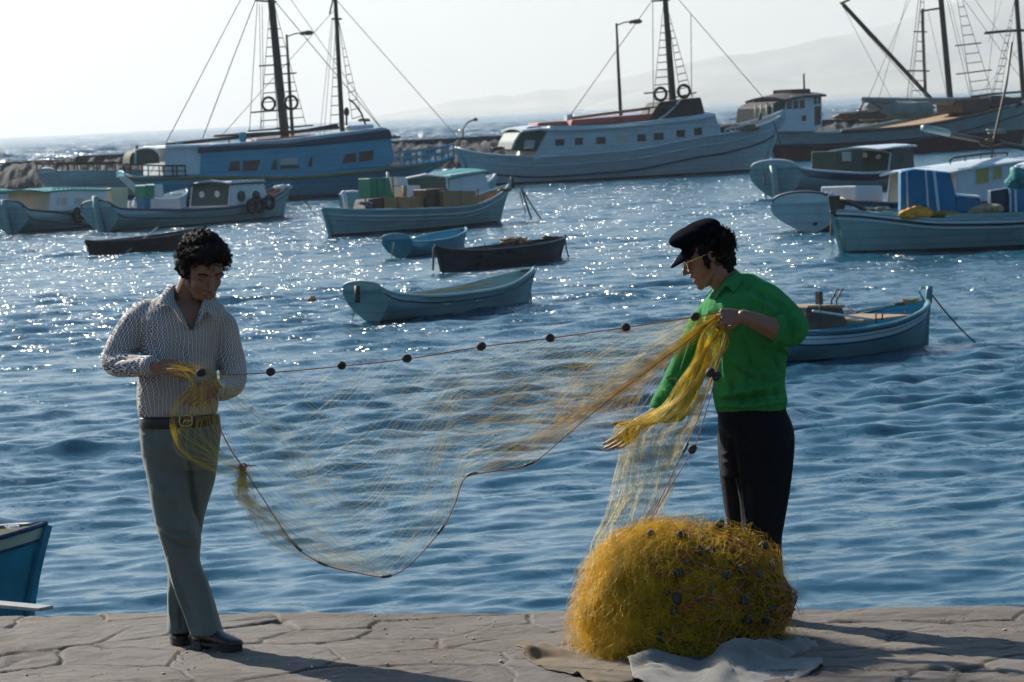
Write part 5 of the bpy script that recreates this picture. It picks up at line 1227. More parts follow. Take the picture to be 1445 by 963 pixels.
def tyre(b, px, py, off, R_, name, label, cat, m_=TYRE, tilt=0, group=None, rr=.26):
    """a ring that hangs on a boat or in its rigging; a thing of its own"""
    c = b.world(b.l(px, py, off)); bm = bm_new(); seg = 28
    for i in range(seg): pass
    bmesh.ops.create_circle(bm, segments=3, radius=.001); bmesh.ops.delete(bm, geom=list(bm.verts), context='VERTS')
    rings = []
    for i in range(seg):
        a = 2 * math.pi * i / seg; rings.append([bm.verts.new(((R_ + R_ * rr * math.cos(t)) * math.cos(a), R_ * rr * 1.15 * math.sin(t), (R_ + R_ * rr * math.cos(t)) * math.sin(a))) for t in [2 * math.pi * k / 10 for k in range(10)]])
    for i in range(seg):
        for k in range(10): bm.faces.new((rings[i][k], rings[(i + 1) % seg][k], rings[(i + 1) % seg][(k + 1) % 10], rings[i][(k + 1) % 10]))
    o = obj(name, bm, m_, smooth=True); o.location = c; o.rotation_euler = (0, tilt, b.root.rotation_euler.z); tag(o, label, cat, group); return o
def crate(b, name, label, poly, w0, w1, m_, off=0.0, cat='crate', group=None, slats=3):
    q = b.xz(poly, off); xs = [p[0] for p in q]; zs = [p[1] for p in q]; cx, cz = (min(xs) + max(xs)) / 2, min(zs); y = (w0 + w1) / 2
    root = empty(name, b.world((cx, b.cs * y, cz)), b.root.rotation_euler.z); tag(root, label, cat, group)
    loc = [(x - cx, z - cz) for x, z in q]; bm = bm_new(); h = abs(w1 - w0) / 2; add_prism(bm, loc, -h, h, bev=.01); obj('crate_body', bm, m_, root)
    bm = bm_new(); hx = (max(xs) - min(xs)) / 2; hz = max(zs) - min(zs)
    for k in range(slats): add_box(bm, (-hx + hx * 2 * k / (slats - 1), b.cs * (h + .012), hz * .5), (.05, .02, hz * .96))
    obj('batten', bm, m_, root); return root
def clutter(b, px, py, off, size, label, seed, m_, name='rope_coil', cat='rope coil', n=7):
    """a tangle of coiled rope lying on a boat"""
    r = random.Random(seed); c = b.world(b.l(px, py, off)); bm = bm_new(); P = []
    for k in range(n * 14):
        a = k * .45; rr = size * (.55 + .45 * math.sin(k * .13 + seed)) ; P.append((rr * math.cos(a) + r.gauss(0, size * .06), rr * .7 * math.sin(a) + r.gauss(0, size * .06), size * .35 * (k / (n * 14)) + r.gauss(0, size * .05) + size * .1))
    add_tube(bm, catmull(P, 2), size * .085, 5); o = obj(name, bm, m_, smooth=True); o.location = c; tag(o, label, cat); return o
def net_lump(b, px, py, off, sx, sy, sz, label, m_, seed, name='net_bundle', cat='net'):
    c = b.world(b.l(px, py, off)); bm = bm_new(); bmesh.ops.create_icosphere(bm, subdivisions=4, radius=1)
    me = bpy.data.meshes.new(name); bm.to_mesh(me); bm.free(); co = getco(me); co = co * (1 + .16 * vnoise(co, 4, seed) + .08 * vnoise(co, 11, seed + 1) + .05 * vnoise(co, 26, seed + 2))[:, None] * [sx, sy, sz]; co[:, 2] = np.maximum(co[:, 2], -.6 * sz); setco(me, co)
    o = obj(name, me, m_, smooth=True); o.location = c; tag(o, label, cat); return o

# ================= white caique, centre
def caique_white():
    D = 156; b = Boat('caique', 'long white wooden caique with one mast and row of square cabin windows', 'boat', (1088, D + 2), (672, D - 2), 'tall masted caiques along the breakwater')
    sh = b.sheer_px([(655, 209), (700, 217), (760, 222), (840, 217), (900, 211), (980, 195), (1020, 189), (1070, 176), (1113, 163)], 1.6)
    sh[0] = (0, sh[0][1]); sh[-1] = (1, sh[-1][1])
    b.hull(4.6, sh, keel=-.9, bowrake=1.0, sternrake=.7, fine=2.6, deck=-.35, rail=.07, thick=.10, bands=[(-.9, .12, 1), (-1.02, -.86, 2)], mats=[WHITE, BELOW, NAVY, WHITE], strakes=[(-.95, .05, NAVY), (-.42, .035, WHITE)], stemtop=.3)
    w = 1.75
    h = b.house('cabin', [(752, 226), (776, 178), (850, 177), (880, 175), (985, 163), (1008, 160), (1019, 192), (1000, 205), (850, 222)], w, WHITE, 1.7, roof=[(735, 181), (760, 178), (800, 179), (860, 176), (920, 171), (985, 163), (1008, 159)], roofm=WHITE2, over=.15, rz=.10)
    for x0, x1, y0, y1 in ((783, 796, 197, 206), (811, 822, 195, 205), (841, 854, 194, 204), (869, 885, 191, 201), (899, 911, 190, 200), (922, 936, 188, 198), (954, 966, 184, 194), (979, 990, 181, 191)):
        b.window(h, [(x0, y1), (x1, y1 - .5), (x1, y0 - .5), (x0, y0)], w, GLASS if x0 != 869 else CURT, None, 1.7, name='window')
    # curved shelter over the stern door
    bm = bm_new(); q = b.xz([(724, 212), (728, 200), (735, 188), (746, 182), (758, 181), (768, 184), (772, 196), (768, 214)], 1.6); add_prism(bm, q, -1.5, 1.5, bev=.05); sh_ = b.add('stern_shelter', bm, DKGREEN)
    b.window(sh_, [(740, 210), (753, 209), (755, 199), (742, 199)], 1.52, CURT, WHITE2, 1.6, both=False); 
    b.line('shelter_hoop', [Vector((p[0], b.cs * 1.55, p[1])) for p in b.xz([(722, 213), (727, 199), (735, 187), (747, 180), (762, 179), (772, 186), (771, 198), (765, 214)], 1.6)], .05, WHITE2, sh_)
    for nm, pts, w_ in (('hatch', [(750, 183), (752, 174), (792, 171), (798, 180)], .9), ('hatch', [(797, 179), (799, 170), (912, 161), (914, 170)], 1.0)):
        bm = bm_new(); add_prism(bm, b.xz(pts), -w_, w_, bev=.03); hh = b.add(nm, bm, HATCH, None); 
    m_, a, hd = b.mast((951, 160), (934, -62), .19, .12)
    bm = bm_new(); add_tube(bm, [b.l(919, 2), b.l(946, 0)], .05, 6); b.add('crosstree', bm, SPAR)
    # dark cloth housing round the mast
    bm = bm_new(); add_prism(bm, b.xz([(902, 176), (922, 145), (980, 138), (986, 162), (960, 170)]), -1.0, 1.0, bev=.06); mh = b.add('mast_housing', bm, mat('black_tarpaulin', (.03, .028, .025), .8, var=.3)); 
    b.line('housing_trim', [Vector((p[0], b.cs * 1.03, p[1])) for p in b.xz([(916, 172), (930, 163), (942, 152), (951, 141)])], .05, WHITE2, mh)
    b.line('boom', [b.l(806, 167), b.l(940, 150)], .075, WOOD); bm = bm_new(); add_box(bm, b.l(802, 170) + Vector((0, 0, 0)), (.28, .5, .55)); b.add('boom_crutch', bm, WHITE2)
    top = b.l(936, 4); cs = b.cs
    fa = b.l(928, 150, 1.7); fb = b.l(918, 152, 1.7)
    b.ratlines(b.l(936, 8), b.l(921, 152, 1.5), b.l(945, 150, 1.5), 12, .020, wide=(0, 2)); b.ratlines(b.l(940, 6), Vector(b.l(962, 146, -1.5)), Vector(b.l(979, 142, -1.5)), 12, .020, wide=(1,))
    for (x0, y0, x1, y1, o) in ((958, 0, 1076, 137, 0), (918, 4, 802, 167, 0), (921, 3, 922, 150, 1.2), (975, 20, 976, 140, -1)): b.rope(b.l(x0, y0), b.l(x1, y1, o), .018)
    b.rope(b.l(958, 0), b.l(940, -50), .018); b.rope(b.l(1086, 150), b.l(1076, 137), .018)
    # bulwark stanchions at the bow
    bm = bm_new()
    for t in np.linspace(.80, .99, 12): 
        for sd in (1, -1): p = b.pt(t, 1, sd); add_tube(bm, [p, p + Vector((0, 0, .22))], .035, 5)
    for sd in (1, -1): add_tube(bm, [b.pt(t, 1, sd) + Vector((0, 0, .24)) for t in np.linspace(.80, 1, 10)], .05, 5)
    b.add('bow_rail', bm, WHITE2)
    b.line('bow_rail_post', [b.l(1072, 172, .8), b.l(1073, 160, .8)], .09, SPAR)
    b.rope(b.l(1092, 172, .6), b.l(1113, 236, 1.2), .03, .2, 'mooring_rope')
    p = b.l(705, 212, 1.4)
    clutter(b, 703, 212, 1.5, .32, 'dark rope tangle on the stern rail of the white caique', 4, SPAR)
    net_lump(b, 1040, 182, .9, 1.0, .5, .22, 'brown heap of nets on the foredeck of the white caique', mat('brown_net', (.16, .10, .06), .9, var=.4, nscale=5), 6)
    for i, (x, y) in enumerate(((932, 133), (965, 129))): tyre(b, x, y, 1.5, .30, 'lifebuoy', ('left' if i == 0 else 'right') + ' one of two rings in the shrouds of the white caique', 'lifebuoy', TYRE, group='rings hung in the rigging', rr=.24)
    return b
CW = caique_white()

# ================= blue caique, left
def caique_blue():
    D = 147; b = Boat('caique', 'blue two-masted wooden caique with long cabin and open bow rail', 'boat', (575, D + 3), (215, D - 2), 'tall masted caiques along the breakwater')
    sh = b.sheer_px([(176, 248), (230, 250), (300, 248), (400, 249), (480, 243), (560, 233), (600, 224), (657, 205)], 1.5); sh[0] = (0, sh[0][1]); sh[-1] = (1, sh[-1][1])
    b.hull(4.4, sh, keel=-.9, bowrake=2.7, sternrake=1.2, transom=.35, fine=2.5, deck=-.2, rail=.06, thick=.10, bands=[(-.9, .18, 1)], mats=[BLUE, BELOW, BLUE], strakes=[(-.07, .075, OLIVE), (-1.0, .045, NAVY)])
    w = 1.75
    h = b.house('cabin', [(282, 247), (284, 207), (400, 203), (548, 184), (556, 226), (548, 234), (400, 249)], w, BLUE, 1.6, bev=.03)
    bm = bm_new(); add_prism(bm, b.xz([(280, 216), (281, 208), (400, 203), (550, 183), (553, 195), (440, 206)], 1.75), -w - .10, w + .10, bev=.04); b.add('cabin_cornice', bm, NAVY)
    bm = bm_new(); add_prism(bm, b.xz([(280, 209), (300, 204), (400, 197), (540, 180), (549, 184), (400, 204)], 1.5), -w - .02, w + .02, bev=.05); b.add('roof', bm, mat('pale_blue_roof', (.30, .38, .42), .5, var=.15))
    for q in ([(320, 242), (324, 228), (337, 228), (337, 242)], [(341, 242), (341, 227), (366, 226), (361, 241)], [(380, 240), (385, 226), (389, 226), (389, 240)], [(432, 236), (437, 221), (439, 222), (439, 236)], [(481, 231), (485, 218), (501, 216), (501, 229)], [(505, 229), (505, 215), (526, 212), (524, 226)]):
        b.window(h, q, w, GLASS, None, 1.6)
    b.window(h, [(394, 233), (394, 225), (419, 223), (419, 231)], w, CURT, None, 1.6); b.window(h, [(394, 239), (394, 234), (420, 233), (420, 238)], w, GLASS, None, 1.6)
    # raised wheelhouse and second hood aft
    h2 = b.house('wheelhouse', [(225, 248), (225, 206), (290, 204), (290, 246)], w - .1, WHITE2, .8, roof=[(214, 208), (240, 206), (300, 203)], roofm=WHITE2, over=.1, rz=.06)
    def hood(x0, x1, ytop, ybot, off, nm, m_):
        bm = bm_new(); c = (x0 + x1) / 2; P = []
        L_ = b.l(x0, ybot, off); R_ = b.l(x1, ybot, off); Tz = b.l(c, ytop, off).z; cz = L_.z; hx = (R_.x - L_.x) / 2; mx = (R_.x + L_.x) / 2
        for k in range(15): a = math.pi * k / 14; P.append((mx - hx * math.cos(a), cz + (Tz - cz) * math.sin(a) ** .6))
        add_prism(bm, P, b.cs * off - .55, b.cs * off + .55, bev=.03); return b.add(nm, bm, m_)
    OL = mat('olive_canvas_hood', (.10, .105, .07), .8, var=.2); hood(178, 221, 210, 233, 1.0, 'canvas_hood', OL); hood(266, 299, 211, 232, 1.0, 'canvas_hood', OL)
    b.line('hood_pole', [b.l(191, 210, 1.6), b.l(191, 234, 1.6)], .05, WHITE2); b.line('hood_pole', [b.l(276, 232, 1.6), b.l(276, 248, 1.6)], .05, WHITE2)
    b.line('hood_light', [b.l(193, 206, 1), b.l(193, 210, 1)], .07, SPAR); bm = bm_new(); add_prism(bm, b.xz([(280, 248), (284, 232), (300, 231), (303, 246)], 1.2), -.7, .7, bev=.05); b.add('engine_box', bm, CREAM)
    bm = bm_new()                                                           # stern railing
    def fence(pts, hgt, n, off, m_=SPAR):
        P = catmull([b.l(x, y, off) for x, y in pts], 6); Q = [P[int(i * (len(P) - 1) / (n - 1))] for i in range(n)]
        for p in Q: add_tube(bm, [p, p + Vector((0, 0, hgt))], .03, 4)
        add_tube(bm, [p + Vector((0, 0, hgt)) for p in P], .035, 4); add_tube(bm, [p + Vector((0, 0, hgt * .5)) for p in P], .02, 4)
    fence([(176, 247), (225, 249), (262, 249)], .48, 9, 1.7); fence([(238, 248), (294, 248)], .42, 4, 1.5); b.add('stern_rail', bm, SPAR)
    bm = bm_new()                                                           # blue slatted rail along the bow
    for sd in (1, -1):
        for t in np.linspace(.86, 1.0, 9): p = b.pt(t, 1, sd); add_tube(bm, [p, p + Vector((0, 0, .62))], .04, 4)
        for hh in (.62, .33): add_tube(bm, [b.pt(t, 1, sd) + Vector((0, 0, hh)) for t in np.linspace(.86, 1, 12)], .045, 5)
    b.add('bow_rail', bm, BLUE)
    for pts, w_ in (([(352, 205), (353, 198), (437, 190), (438, 200)], .8), ([(438, 203), (438, 192), (500, 188), (505, 198)], 1.0)):
        bm = bm_new(); add_prism(bm, b.xz(pts), -w_, w_, bev=.03); b.add('hatch', bm, HATCH)
    bm = bm_new(); add_prism(bm, b.xz([(490, 188), (487, 178), (520, 176), (526, 193)]), -.6, .6, bev=.04); b.add('companionway', bm, WHITE2)
    m1, a1, h1 = b.mast((401, 186), (376, -66), .23, .15); m2, a2, h2_ = b.mast((483, 186), (471, -45), .13, .09)
    b.line('boom', [b.l(234, 204), b.l(330, 195), b.l(478, 180)], .085, WOODD); b.line('boom', [b.l(302, 192), b.l(420, 186), b.l(476, 176)], .06, WOODD)
    for x, y0, y1 in ((252, 200, 209), (341, 187, 206)): bm = bm_new(); q = b.l(x, (y0 + y1) / 2); add_box(bm, q, (.30, .4, b.l(x, y0).z - b.l(x, y1).z)); b.add('boom_crutch', bm, BLUE)
    b.line('crutch_post', [b.l(323, 190), b.l(323, 207)], .04, SPAR)
    for (x, y, x2, y2) in ((360, 1, 390, 3), (468, 27, 482, 27)): b.line('crosstree', [b.l(x, y), b.l(x2, y2)], .05, SPAR)
    b.ratlines(b.l(381, 6), b.l(367, 184, 1.6), b.l(392, 182, 1.6), 12, .02, wide=(0, 2, 7)); b.ratlines(b.l(387, 6), b.l(407, 180, -1.5), b.l(432, 178, -1.5), 12, .02, wide=(0, 6))
    b.ratlines(b.l(474, 30), b.l(466, 176, 1.4), b.l(479, 175, 1.4), 9, .018, t1=.72); b.ratlines(b.l(478, 30), b.l(497, 168, -1.4), b.l(510, 164, -1.4), 9, .018, t1=.72)
    for (x0, y0, x1, y1, o, r_) in ((372, -30, 283, 203, 0, .022), (360, -40, 233, 204, 0, .016), (355, -30, 212, 245, 0, .016), (363, 4, 352, 186, 1.2, .018), (366, 6, 369, 184, 1.2, .015), (370, 6, 372, 184, 1.2, .015), (388, 2, 545, 190, 0, .02), (408, -4, 540, 184, 0, .014), (476, 2, 655, 205, 0, .016), (474, 12, 310, 195, 0, .014), (468, 28, 451, 196, 1, .013), (470, 28, 457, 196, 1, .013), (472, -10, 465, 20, 0, .04)):
        b.rope(b.l(x0, y0), b.l(x1, y1, o), r_)
    b.line('davit', [b.l(516, 176), b.l(510, 160), b.l(500, 146), b.l(492, 140)], .05, SPAR); b.line('bow_lamp', [b.l(489, 182), b.l(489, 155)], .05, SPAR); bm = bm_new(); add_ellipsoid(bm, b.l(489, 158), (.13, .13, .22)); b.add('lamp_head', bm, SPAR)
    clutter(b, 514, 172, 0, .28, 'dark coil of gear on the blue caique wheel hatch', 8, SPAR); clutter(b, 556, 196, .4, .3, 'dark anchor gear on the bow of the blue caique', 12, IRON)
    for i, (x, y) in enumerate(((379, 147), (411, 145))): tyre(b, x, y, 1.6, .30, 'lifebuoy', ('left' if i == 0 else 'right') + ' one of two rings in the shrouds of the blue caique', 'lifebuoy', TYRE, group='rings hung in the rigging', rr=.2)
caique_blue()
def stern_boat():
    b = Boat('caique', 'pale grey stern with dark railing showing left of the blue caique', 'boat', (300, 170), (95, 163), 'tall masted caiques along the breakwater')
    sh = b.sheer_px([(80, 243), (150, 247), (230, 248)], 1.2); b.hull(3.6, [(0, sh[0][1]), (1, sh[-1][1])], keel=-.8, bowrake=.3, sternrake=.9, transom=.5, deck=-.1, rail=.06, thick=.1, bands=[(-.9, .18, 1)], mats=[PALE, BELOW, PALE])
    bm = bm_new()
    for sd in (1, -1):
        for t in np.linspace(0, .5, 13): p = b.pt(t, 1, sd); add_tube(bm, [p, p + Vector((0, 0, .42))], .04, 5)
        add_tube(bm, [b.pt(t, 1, sd) + Vector((0, 0, .44)) for t in np.linspace(0, .5, 10)], .05, 5)
    b.add('railing', bm, SPAR)
stern_boat()

# ================= caique with cargo boom, right
def caique_right():
    D = 182; b = Boat('caique', 'old grey caique with wheelhouse aft, slanting cargo boom and red bottom', 'boat', (1450, D + 12), (1100, D - 3), 'tall masted caiques along the breakwater')
    sh = b.sheer_px([(1085, 188), (1140, 185), (1180, 188), (1260, 183), (1330, 172), (1400, 155), (1470, 135), (1510, 120)], 1.8); sh[0] = (0, sh[0][1]); sh[-1] = (1, sh[-1][1])
    b.hull(5.2, sh, keel=-.9, bowrake=2.5, sternrake=.8, fine=2.4, deck=-.1, rail=.09, thick=.12, bands=[(-.9, .95, 1)], mats=[PALE, RED, PALE], strakes=[(-.75, .06, NAVY)])
    b.line('sheer_band', [b.pt(t, .985, b.cs) + Vector((0, b.cs * .05, .12)) for t in np.linspace(.18, .8, 20)], .10, WOODD)
    h = b.house('wheelhouse', [(1098, 186), (1100, 146), (1108, 136), (1150, 132), (1151, 178), (1140, 186)], 1.3, WHITE2, .8, roof=[(1094, 138), (1120, 132), (1153, 131)], roofm=WOODD, over=.2, rz=.12)
    for q in ([(1101, 155), (1101, 144), (1108, 143), (1108, 154)], [(1110, 155), (1110, 143), (1117, 142), (1117, 154)], [(1119, 154), (1119, 142), (1126, 141), (1126, 153)], [(1139, 148), (1139, 137), (1143, 137), (1143, 148)], [(1145, 148), (1145, 137), (1149, 137), (1149, 147)], [(1140, 178), (1140, 151), (1149, 150), (1149, 176)], [(1122, 172), (1122, 164), (1128, 163), (1128, 171)]): b.window(h, q, 1.3, GLASS, None, .8)
    bm = bm_new(); add_prism(bm, b.xz([(1060, 172), (1062, 152), (1074, 145), (1100, 140), (1100, 172)]), -1.2, 1.2, bev=.05); sl = b.add('slatted_crate_deck', bm, IRON)
    bm = bm_new(); add_prism(bm, b.xz([(1104, 134), (1104, 127), (1130, 126), (1131, 132)]), -.7, .7); b.add('roof_box', bm, WOODD); b.line('signal_mast', [b.l(1135, 131), b.l(1134, 104)], .06, SPAR)
    for x in (1066, 1074, 1082, 1090): b.line('crate_post', [b.l(x, 170, 1.3), b.l(x, 148, 1.3)], .06, CREAM, sl)
    net_lump(b, 1262, 158, .3, 2.0, .9, .75, 'pale tarpaulin mound on the deck of the grey caique', TARP, 4, 'tarpaulin', 'tarpaulin'); net_lump(b, 1215, 164, .6, 1.5, .7, .32, 'brown cargo heap on the deck of the grey caique', WOODD, 14, 'cargo_heap', 'cargo')
    net_lump(b, 1395, 148, .3, 2.2, .7, .5, 'dark gear heaped at the foremast of the grey caique', IRON, 24, 'gear_heap', 'gear')
    bm = bm_new(); add_tube(bm, [b.l(1218, 141, .3), b.l(1280, 143, .3), b.l(1345, 143, .3), b.l(1380, 140, .3)], [.16, .2, .22, .16], 8); b.add('furled_sail_boom', bm, TARP)
    b.line('boom_prop', [b.l(1212, 158, .3), b.l(1219, 143, .3)], .07, SPAR); b.line('boom_prop', [b.l(1225, 143, .3), b.l(1258, 160, .3)], .05, SPAR)
    m1, a1, h1 = b.mast((1341, 142), (1322, -62), .20, .16); m2, a2, h2 = b.mast((1447, 175), (1430, -60), .17, .14)
    bm = bm_new(); add_prism(bm, b.xz([(1340, 160), (1338, 142), (1375, 140), (1380, 160)]), -1, 1, bev=.05); b.add('deck_house', bm, WOODD)
    b.line('cargo_boom', [b.l(1313, 139), b.l(1190, 7)], .13, SPAR); b.line('boom_tip', [b.l(1190, 7), b.l(1186, 5), b.l(1199, 0)], .07, SPAR)
    b.line('derrick_post', [b.l(1306, 136), b.l(1301, 14), b.l(1303, 14)], .10, SPAR); b.line('derrick_arm', [b.l(1301, 16), b.l(1312, 14), b.l(1326, 12)], .06, SPAR)
    b.line('yard', [b.l(1390, 47), b.l(1420, 44), b.l(1470, 42)], .09, SPAR)
    b.ratlines(b.l(1303, -30), b.l(1286, 142, 1.7), b.l(1306, 142, 1.7), 11, .022, wide=(3, 7)); b.ratlines(b.l(1345, -40), b.l(1372, 142, -1.7), b.l(1402, 138, -1.7), 12, .022, wide=(3, 6)); b.ratlines(b.l(1432, 0), b.l(1395, 148, 1.5), b.l(1410, 148, 1.5), 12, .02)
    for (x0, y0, x1, y1, o, r_) in ((1192, 12, 1300, 135, 0, .02), (1192, 14, 1258, 140, 0, .016), (1292, -20, 1225, 140, 1, .018), (1285, -20, 1240, 140, 1, .016), (1297, -10, 1280, 140, 1.4, .022), (1300, -10, 1284, 138, 1.4, .016), (1309, 14, 1336, 135, 0, .016), (1334, -10, 1370, 140, 0, .02), (1338, -10, 1375, 140, 0, .016), (1356, -6, 1440, 110, 0, .02), (1372, -6, 1442, 92, 0, .018), (1406, -6, 1392, 140, 1, .014), (1428, 40, 1396, 150, 1, .022), (1432, 44, 1414, 155, 1, .018), (1452, 52, 1370, 148, 0, .014), (1415, -4, 1395, 60, 0, .014)):
        b.rope(b.l(x0, y0), b.l(x1, y1, o), r_)
    b.line('bowsprit_spar', [b.l(1370, 137, .8), b.l(1400, 133, .8), b.l(1440, 130, .8)], .07, SPAR)
caique_right()
# ================= fishing boat with crates
def crate_boat():
    b = Boat('fishing_boat', 'pale grey-green double-ended fishing boat loaded with wooden crates', 'boat', (708, 101), (470, 96), 'small fishing boats at their moorings')
    sh = b.sheer_px([(457, 284), (480, 294), (534, 297), (598, 296), (661, 292), (703, 278), (734, 262)], .9); sh[0] = (0, sh[0][1]); sh[-1] = (1, sh[-1][1])
    b.hull(2.3, sh, keel=-.45, bowrake=.55, sternrake=.25, fine=2.3, deck=-.22, rail=.045, thick=.07, bands=[(-.5, .10, 1)], mats=[PALE, BELOW, PALE], strakes=[(-.17, .03, WHITE), (-.30, .025, PALE)], stemtop=.12)
    G = 'crates on the crate-laden boat'
    crate(b, 'crate', 'long low wooden crate, left of the open one', [(543, 297), (543, 278), (599, 279), (601, 297)], -.35, .35, WOOD, .35, group=G, slats=4)
    crate(b, 'crate', 'dark open crate in the middle of the crate boat', [(600, 296), (598, 268), (627, 266), (628, 294)], -.1, .5, WOODD, .4, group=G)
    crate(b, 'crate', 'large plywood crate at the right of the row', [(627, 294), (626, 269), (671, 270), (675, 288)], .0, .7, WOOD, .7, group=G)
    crate(b, 'bin', 'green plastic fish bin standing upright behind the crates', [(523, 284), (522, 252), (549, 251), (555, 278)], -.75, -.2, GREEN, -.2, 'bin', slats=4)
    crate(b, 'crate', 'dark box next to the blue rope at the stern', [(516, 296), (520, 282), (541, 279), (541, 297)], -.3, .3, WOODD, .3, group=G)
    clutter(b, 516, 290, .5, .22, 'heap of blue rope at the left end of the crate boat', 3, mat('blue_rope', (.03, .08, .22), .8)); clutter(b, 712, 271, .3, .22, 'dark anchor rope coil on the crate boat bow', 5, SPAR)
    b.line('samson_post', [b.l(571, 278, .1), b.l(571, 262, .1)], .07, WOOD); b.line('stern_post', [b.l(488, 297, .2), b.l(487, 281, .2), b.l(484, 270, .2)], .07, WHITE2)
    b.line('bitt', [b.l(724, 266, .0), b.l(722, 250, .0)], .06, SPAR)
    b.mooring(b.l(736, 266, 0), 768, 311, .025); b.mooring(b.l(736, 266, 0), 751, 308, .035); b.mooring(b.l(734, 272, .1), 742, 296, .02)
crate_boat()
def cabin_boat_mid():
    b = Boat('cabin_boat', 'small cabin boat with sea-green roof behind the crate boat', 'boat', (700, 114), (505, 107), 'small fishing boats at their moorings')
    sh = b.sheer_px([(488, 279), (520, 275), (560, 282), (640, 276), (690, 259), (707, 248)], .7); sh[0] = (0, sh[0][1]); sh[-1] = (1, sh[-1][1])
    b.hull(2.2, sh, keel=-.4, bowrake=.3, sternrake=.1, transom=.5, deck=-.2, rail=.06, thick=.07, mats=[PALE, BELOW, WHITE2], railm=WHITE2)
    w = .85; h = b.house('cabin', [(633, 288), (636, 247), (668, 242), (683, 240), (694, 272), (690, 284)], w, WHITE2, w, roof=[(631, 248), (650, 244), (685, 238)], roofm=TEAL, over=.08, rz=.07)
    x = b.l(633, 288, w).x; z0 = b.l(633, 288, w).z; z1 = b.l(636, 247, w).z
    bm = bm_new(); add_prism(bm, [(-w + .08, z0), (w - .08, z0), (w - .08, z1 - .12), (0, z1 - .04), (-w + .08, z1 - .12)], x - .03, x + .01, axis='X'); b.add('aft_bulkhead', bm, DKGREEN, h)
    bm = bm_new(); add_tube(bm, [(x - .04, -w, z0), (x - .04, -w, z1 - .05), (x - .04, 0, z1 + .06), (x - .04, w, z1 - .05), (x - .04, w, z0)], .04, 5); b.add('bulkhead_frame', bm, WHITE2, h)
    bm = bm_new(); add_prism(bm, b.xz([(552, 262), (550, 250), (562, 250), (566, 262)]), -.3, .3); add_prism(bm, b.xz([(558, 276), (556, 263), (580, 262), (588, 285)]), -.35, .35); b.add('engine_box', bm, WHITE2)
    b.line('mast_stub', [b.l(548, 262), b.l(547, 243)], .05, WHITE2); clutter(b, 690, 256, 0, .3, 'white fenders heaped on the bow behind the crate boat', 7, WHITE2, 'fender_heap', 'fenders')
cabin_boat_mid()

def row_boat(name, label, bow, stern, sheer, off, B, m_, inside, transom=.62, railm=None, bands=None, strakes=(), thwarts=(.3, .5, .72), keel=-.25, sr=.25, br=.25, rail=.028, mats=None, stemtop=.06, fine=2.2):
    b = Boat(name, label, 'boat', bow, stern, 'open rowing boats moored in the harbour'); sh = b.sheer_px(sheer, off); sh[0] = (0, sh[0][1]); sh[-1] = (1, sh[-1][1])
    b.hull(B, sh, keel=keel, bowrake=br, sternrake=sr, transom=transom, fine=fine, open_=.06, rail=rail, thick=.045, mats=mats or [m_, BELOW, inside], bands=bands if bands is not None else [(-.3, .035, 1)], strakes=strakes, railm=railm or m_, stemtop=stemtop)
    for t in thwarts:
        hb = b.half(t) - .04; bm = bm_new(); add_box(bm, (t * b.L, 0, b.sheer(t) - .13), (.2, hb * 2, .03)); b.add('thwart', bm, inside)
    return b
TQ = mat('turquoise_boat_paint', (.07, .26, .34), .5, var=.15, grime=.3, grime_col=(.1, .12, .1))
d1 = row_boat('rowing_boat', 'grey-green wooden dinghy with heart-shaped stern, nearest of the mid-water boats', (743, 58.2), (523, 54.9), [(523, 407), (560, 415), (600, 419), (645, 415), (689, 408), (717, 400), (743, 383)], .35, 1.35, PALE, TEAL if False else PALE, transom=.72, strakes=[(-.10, .014, NAVY)], rail=.035)
d1.line('rudder_head', [(-.35, 0, d1.sheer(0) + .04), (-.36, 0, d1.sheer(0) - .25)], .05, SPAR); d1.rope(d1.l(746, 384), d1.l(750, 432), .022, .0, 'mooring_rope'); clutter(d1, 741, 384, 0, .09, 'dark rope wrapped at the bow of the grey-green dinghy', 2, SPAR)
d1.line('oar', [(d1.L * .18, .2, d1.sheer(.2) - .03), (d1.L * .82, .14, d1.sheer(.8) - .02)], .022, WOOD); d1.rope(d1.l(506, 412), d1.Mi @ W(497, 452, 0), .008, 0, 'stern_line')
d2 = row_boat('rowing_boat', 'small turquoise dinghy floating below the crate boat', (656, 83.6), (567, 79.9), [(567, 336), (585, 342), (620, 338), (645, 330), (660, 324)], .3, 1.15, TQ, TQ, transom=.72)
clutter(d2, 655, 326, 0, .12, 'brown rope on the bow of the turquoise dinghy', 6, IRON); d2.rope(d2.l(556, 342, .3), d2.l(553, 365, .3), .015, 0, 'mooring_rope')
d3 = row_boat('rowing_boat', 'dark tarred rowing boat in mid-water with ropes and boards', (792, 75.2), (624, 71.4), [(616, 349), (650, 352), (680, 354), (739, 347), (775, 342), (796, 337)], .35, 1.4, DARKHULL, DARKHULL, transom=0, sr=.2, keel=-.3)
clutter(d3, 724, 345, .2, .3, 'pale rope pile amidships in the dark tarred boat', 9, WOOD); clutter(d3, 775, 339, .0, .2, 'dark rope coil at the bow of the tarred boat', 11, SPAR); d3.rope(d3.l(797, 338), d3.l(803, 362), .025, .1, 'mooring_rope'); d3.rope(d3.l(612, 349), d3.l(611, 382), .028, 0, 'mooring_rope'); d3.line('rowlock', [d3.l(684, 352, .5), d3.l(684, 343, .5)], .015, IRON)
d4 = row_boat('rowing_boat', 'black rowing boat with an oar, behind the left man', (283, 92.6), (131, 90.4), [(121, 340), (150, 341), (200, 338), (240, 333), (270, 327), (286, 322)], .35, 1.3, mat('black_hull', (.018, .014, .018), .6, var=.3), DARKHULL, transom=0, sr=.15)
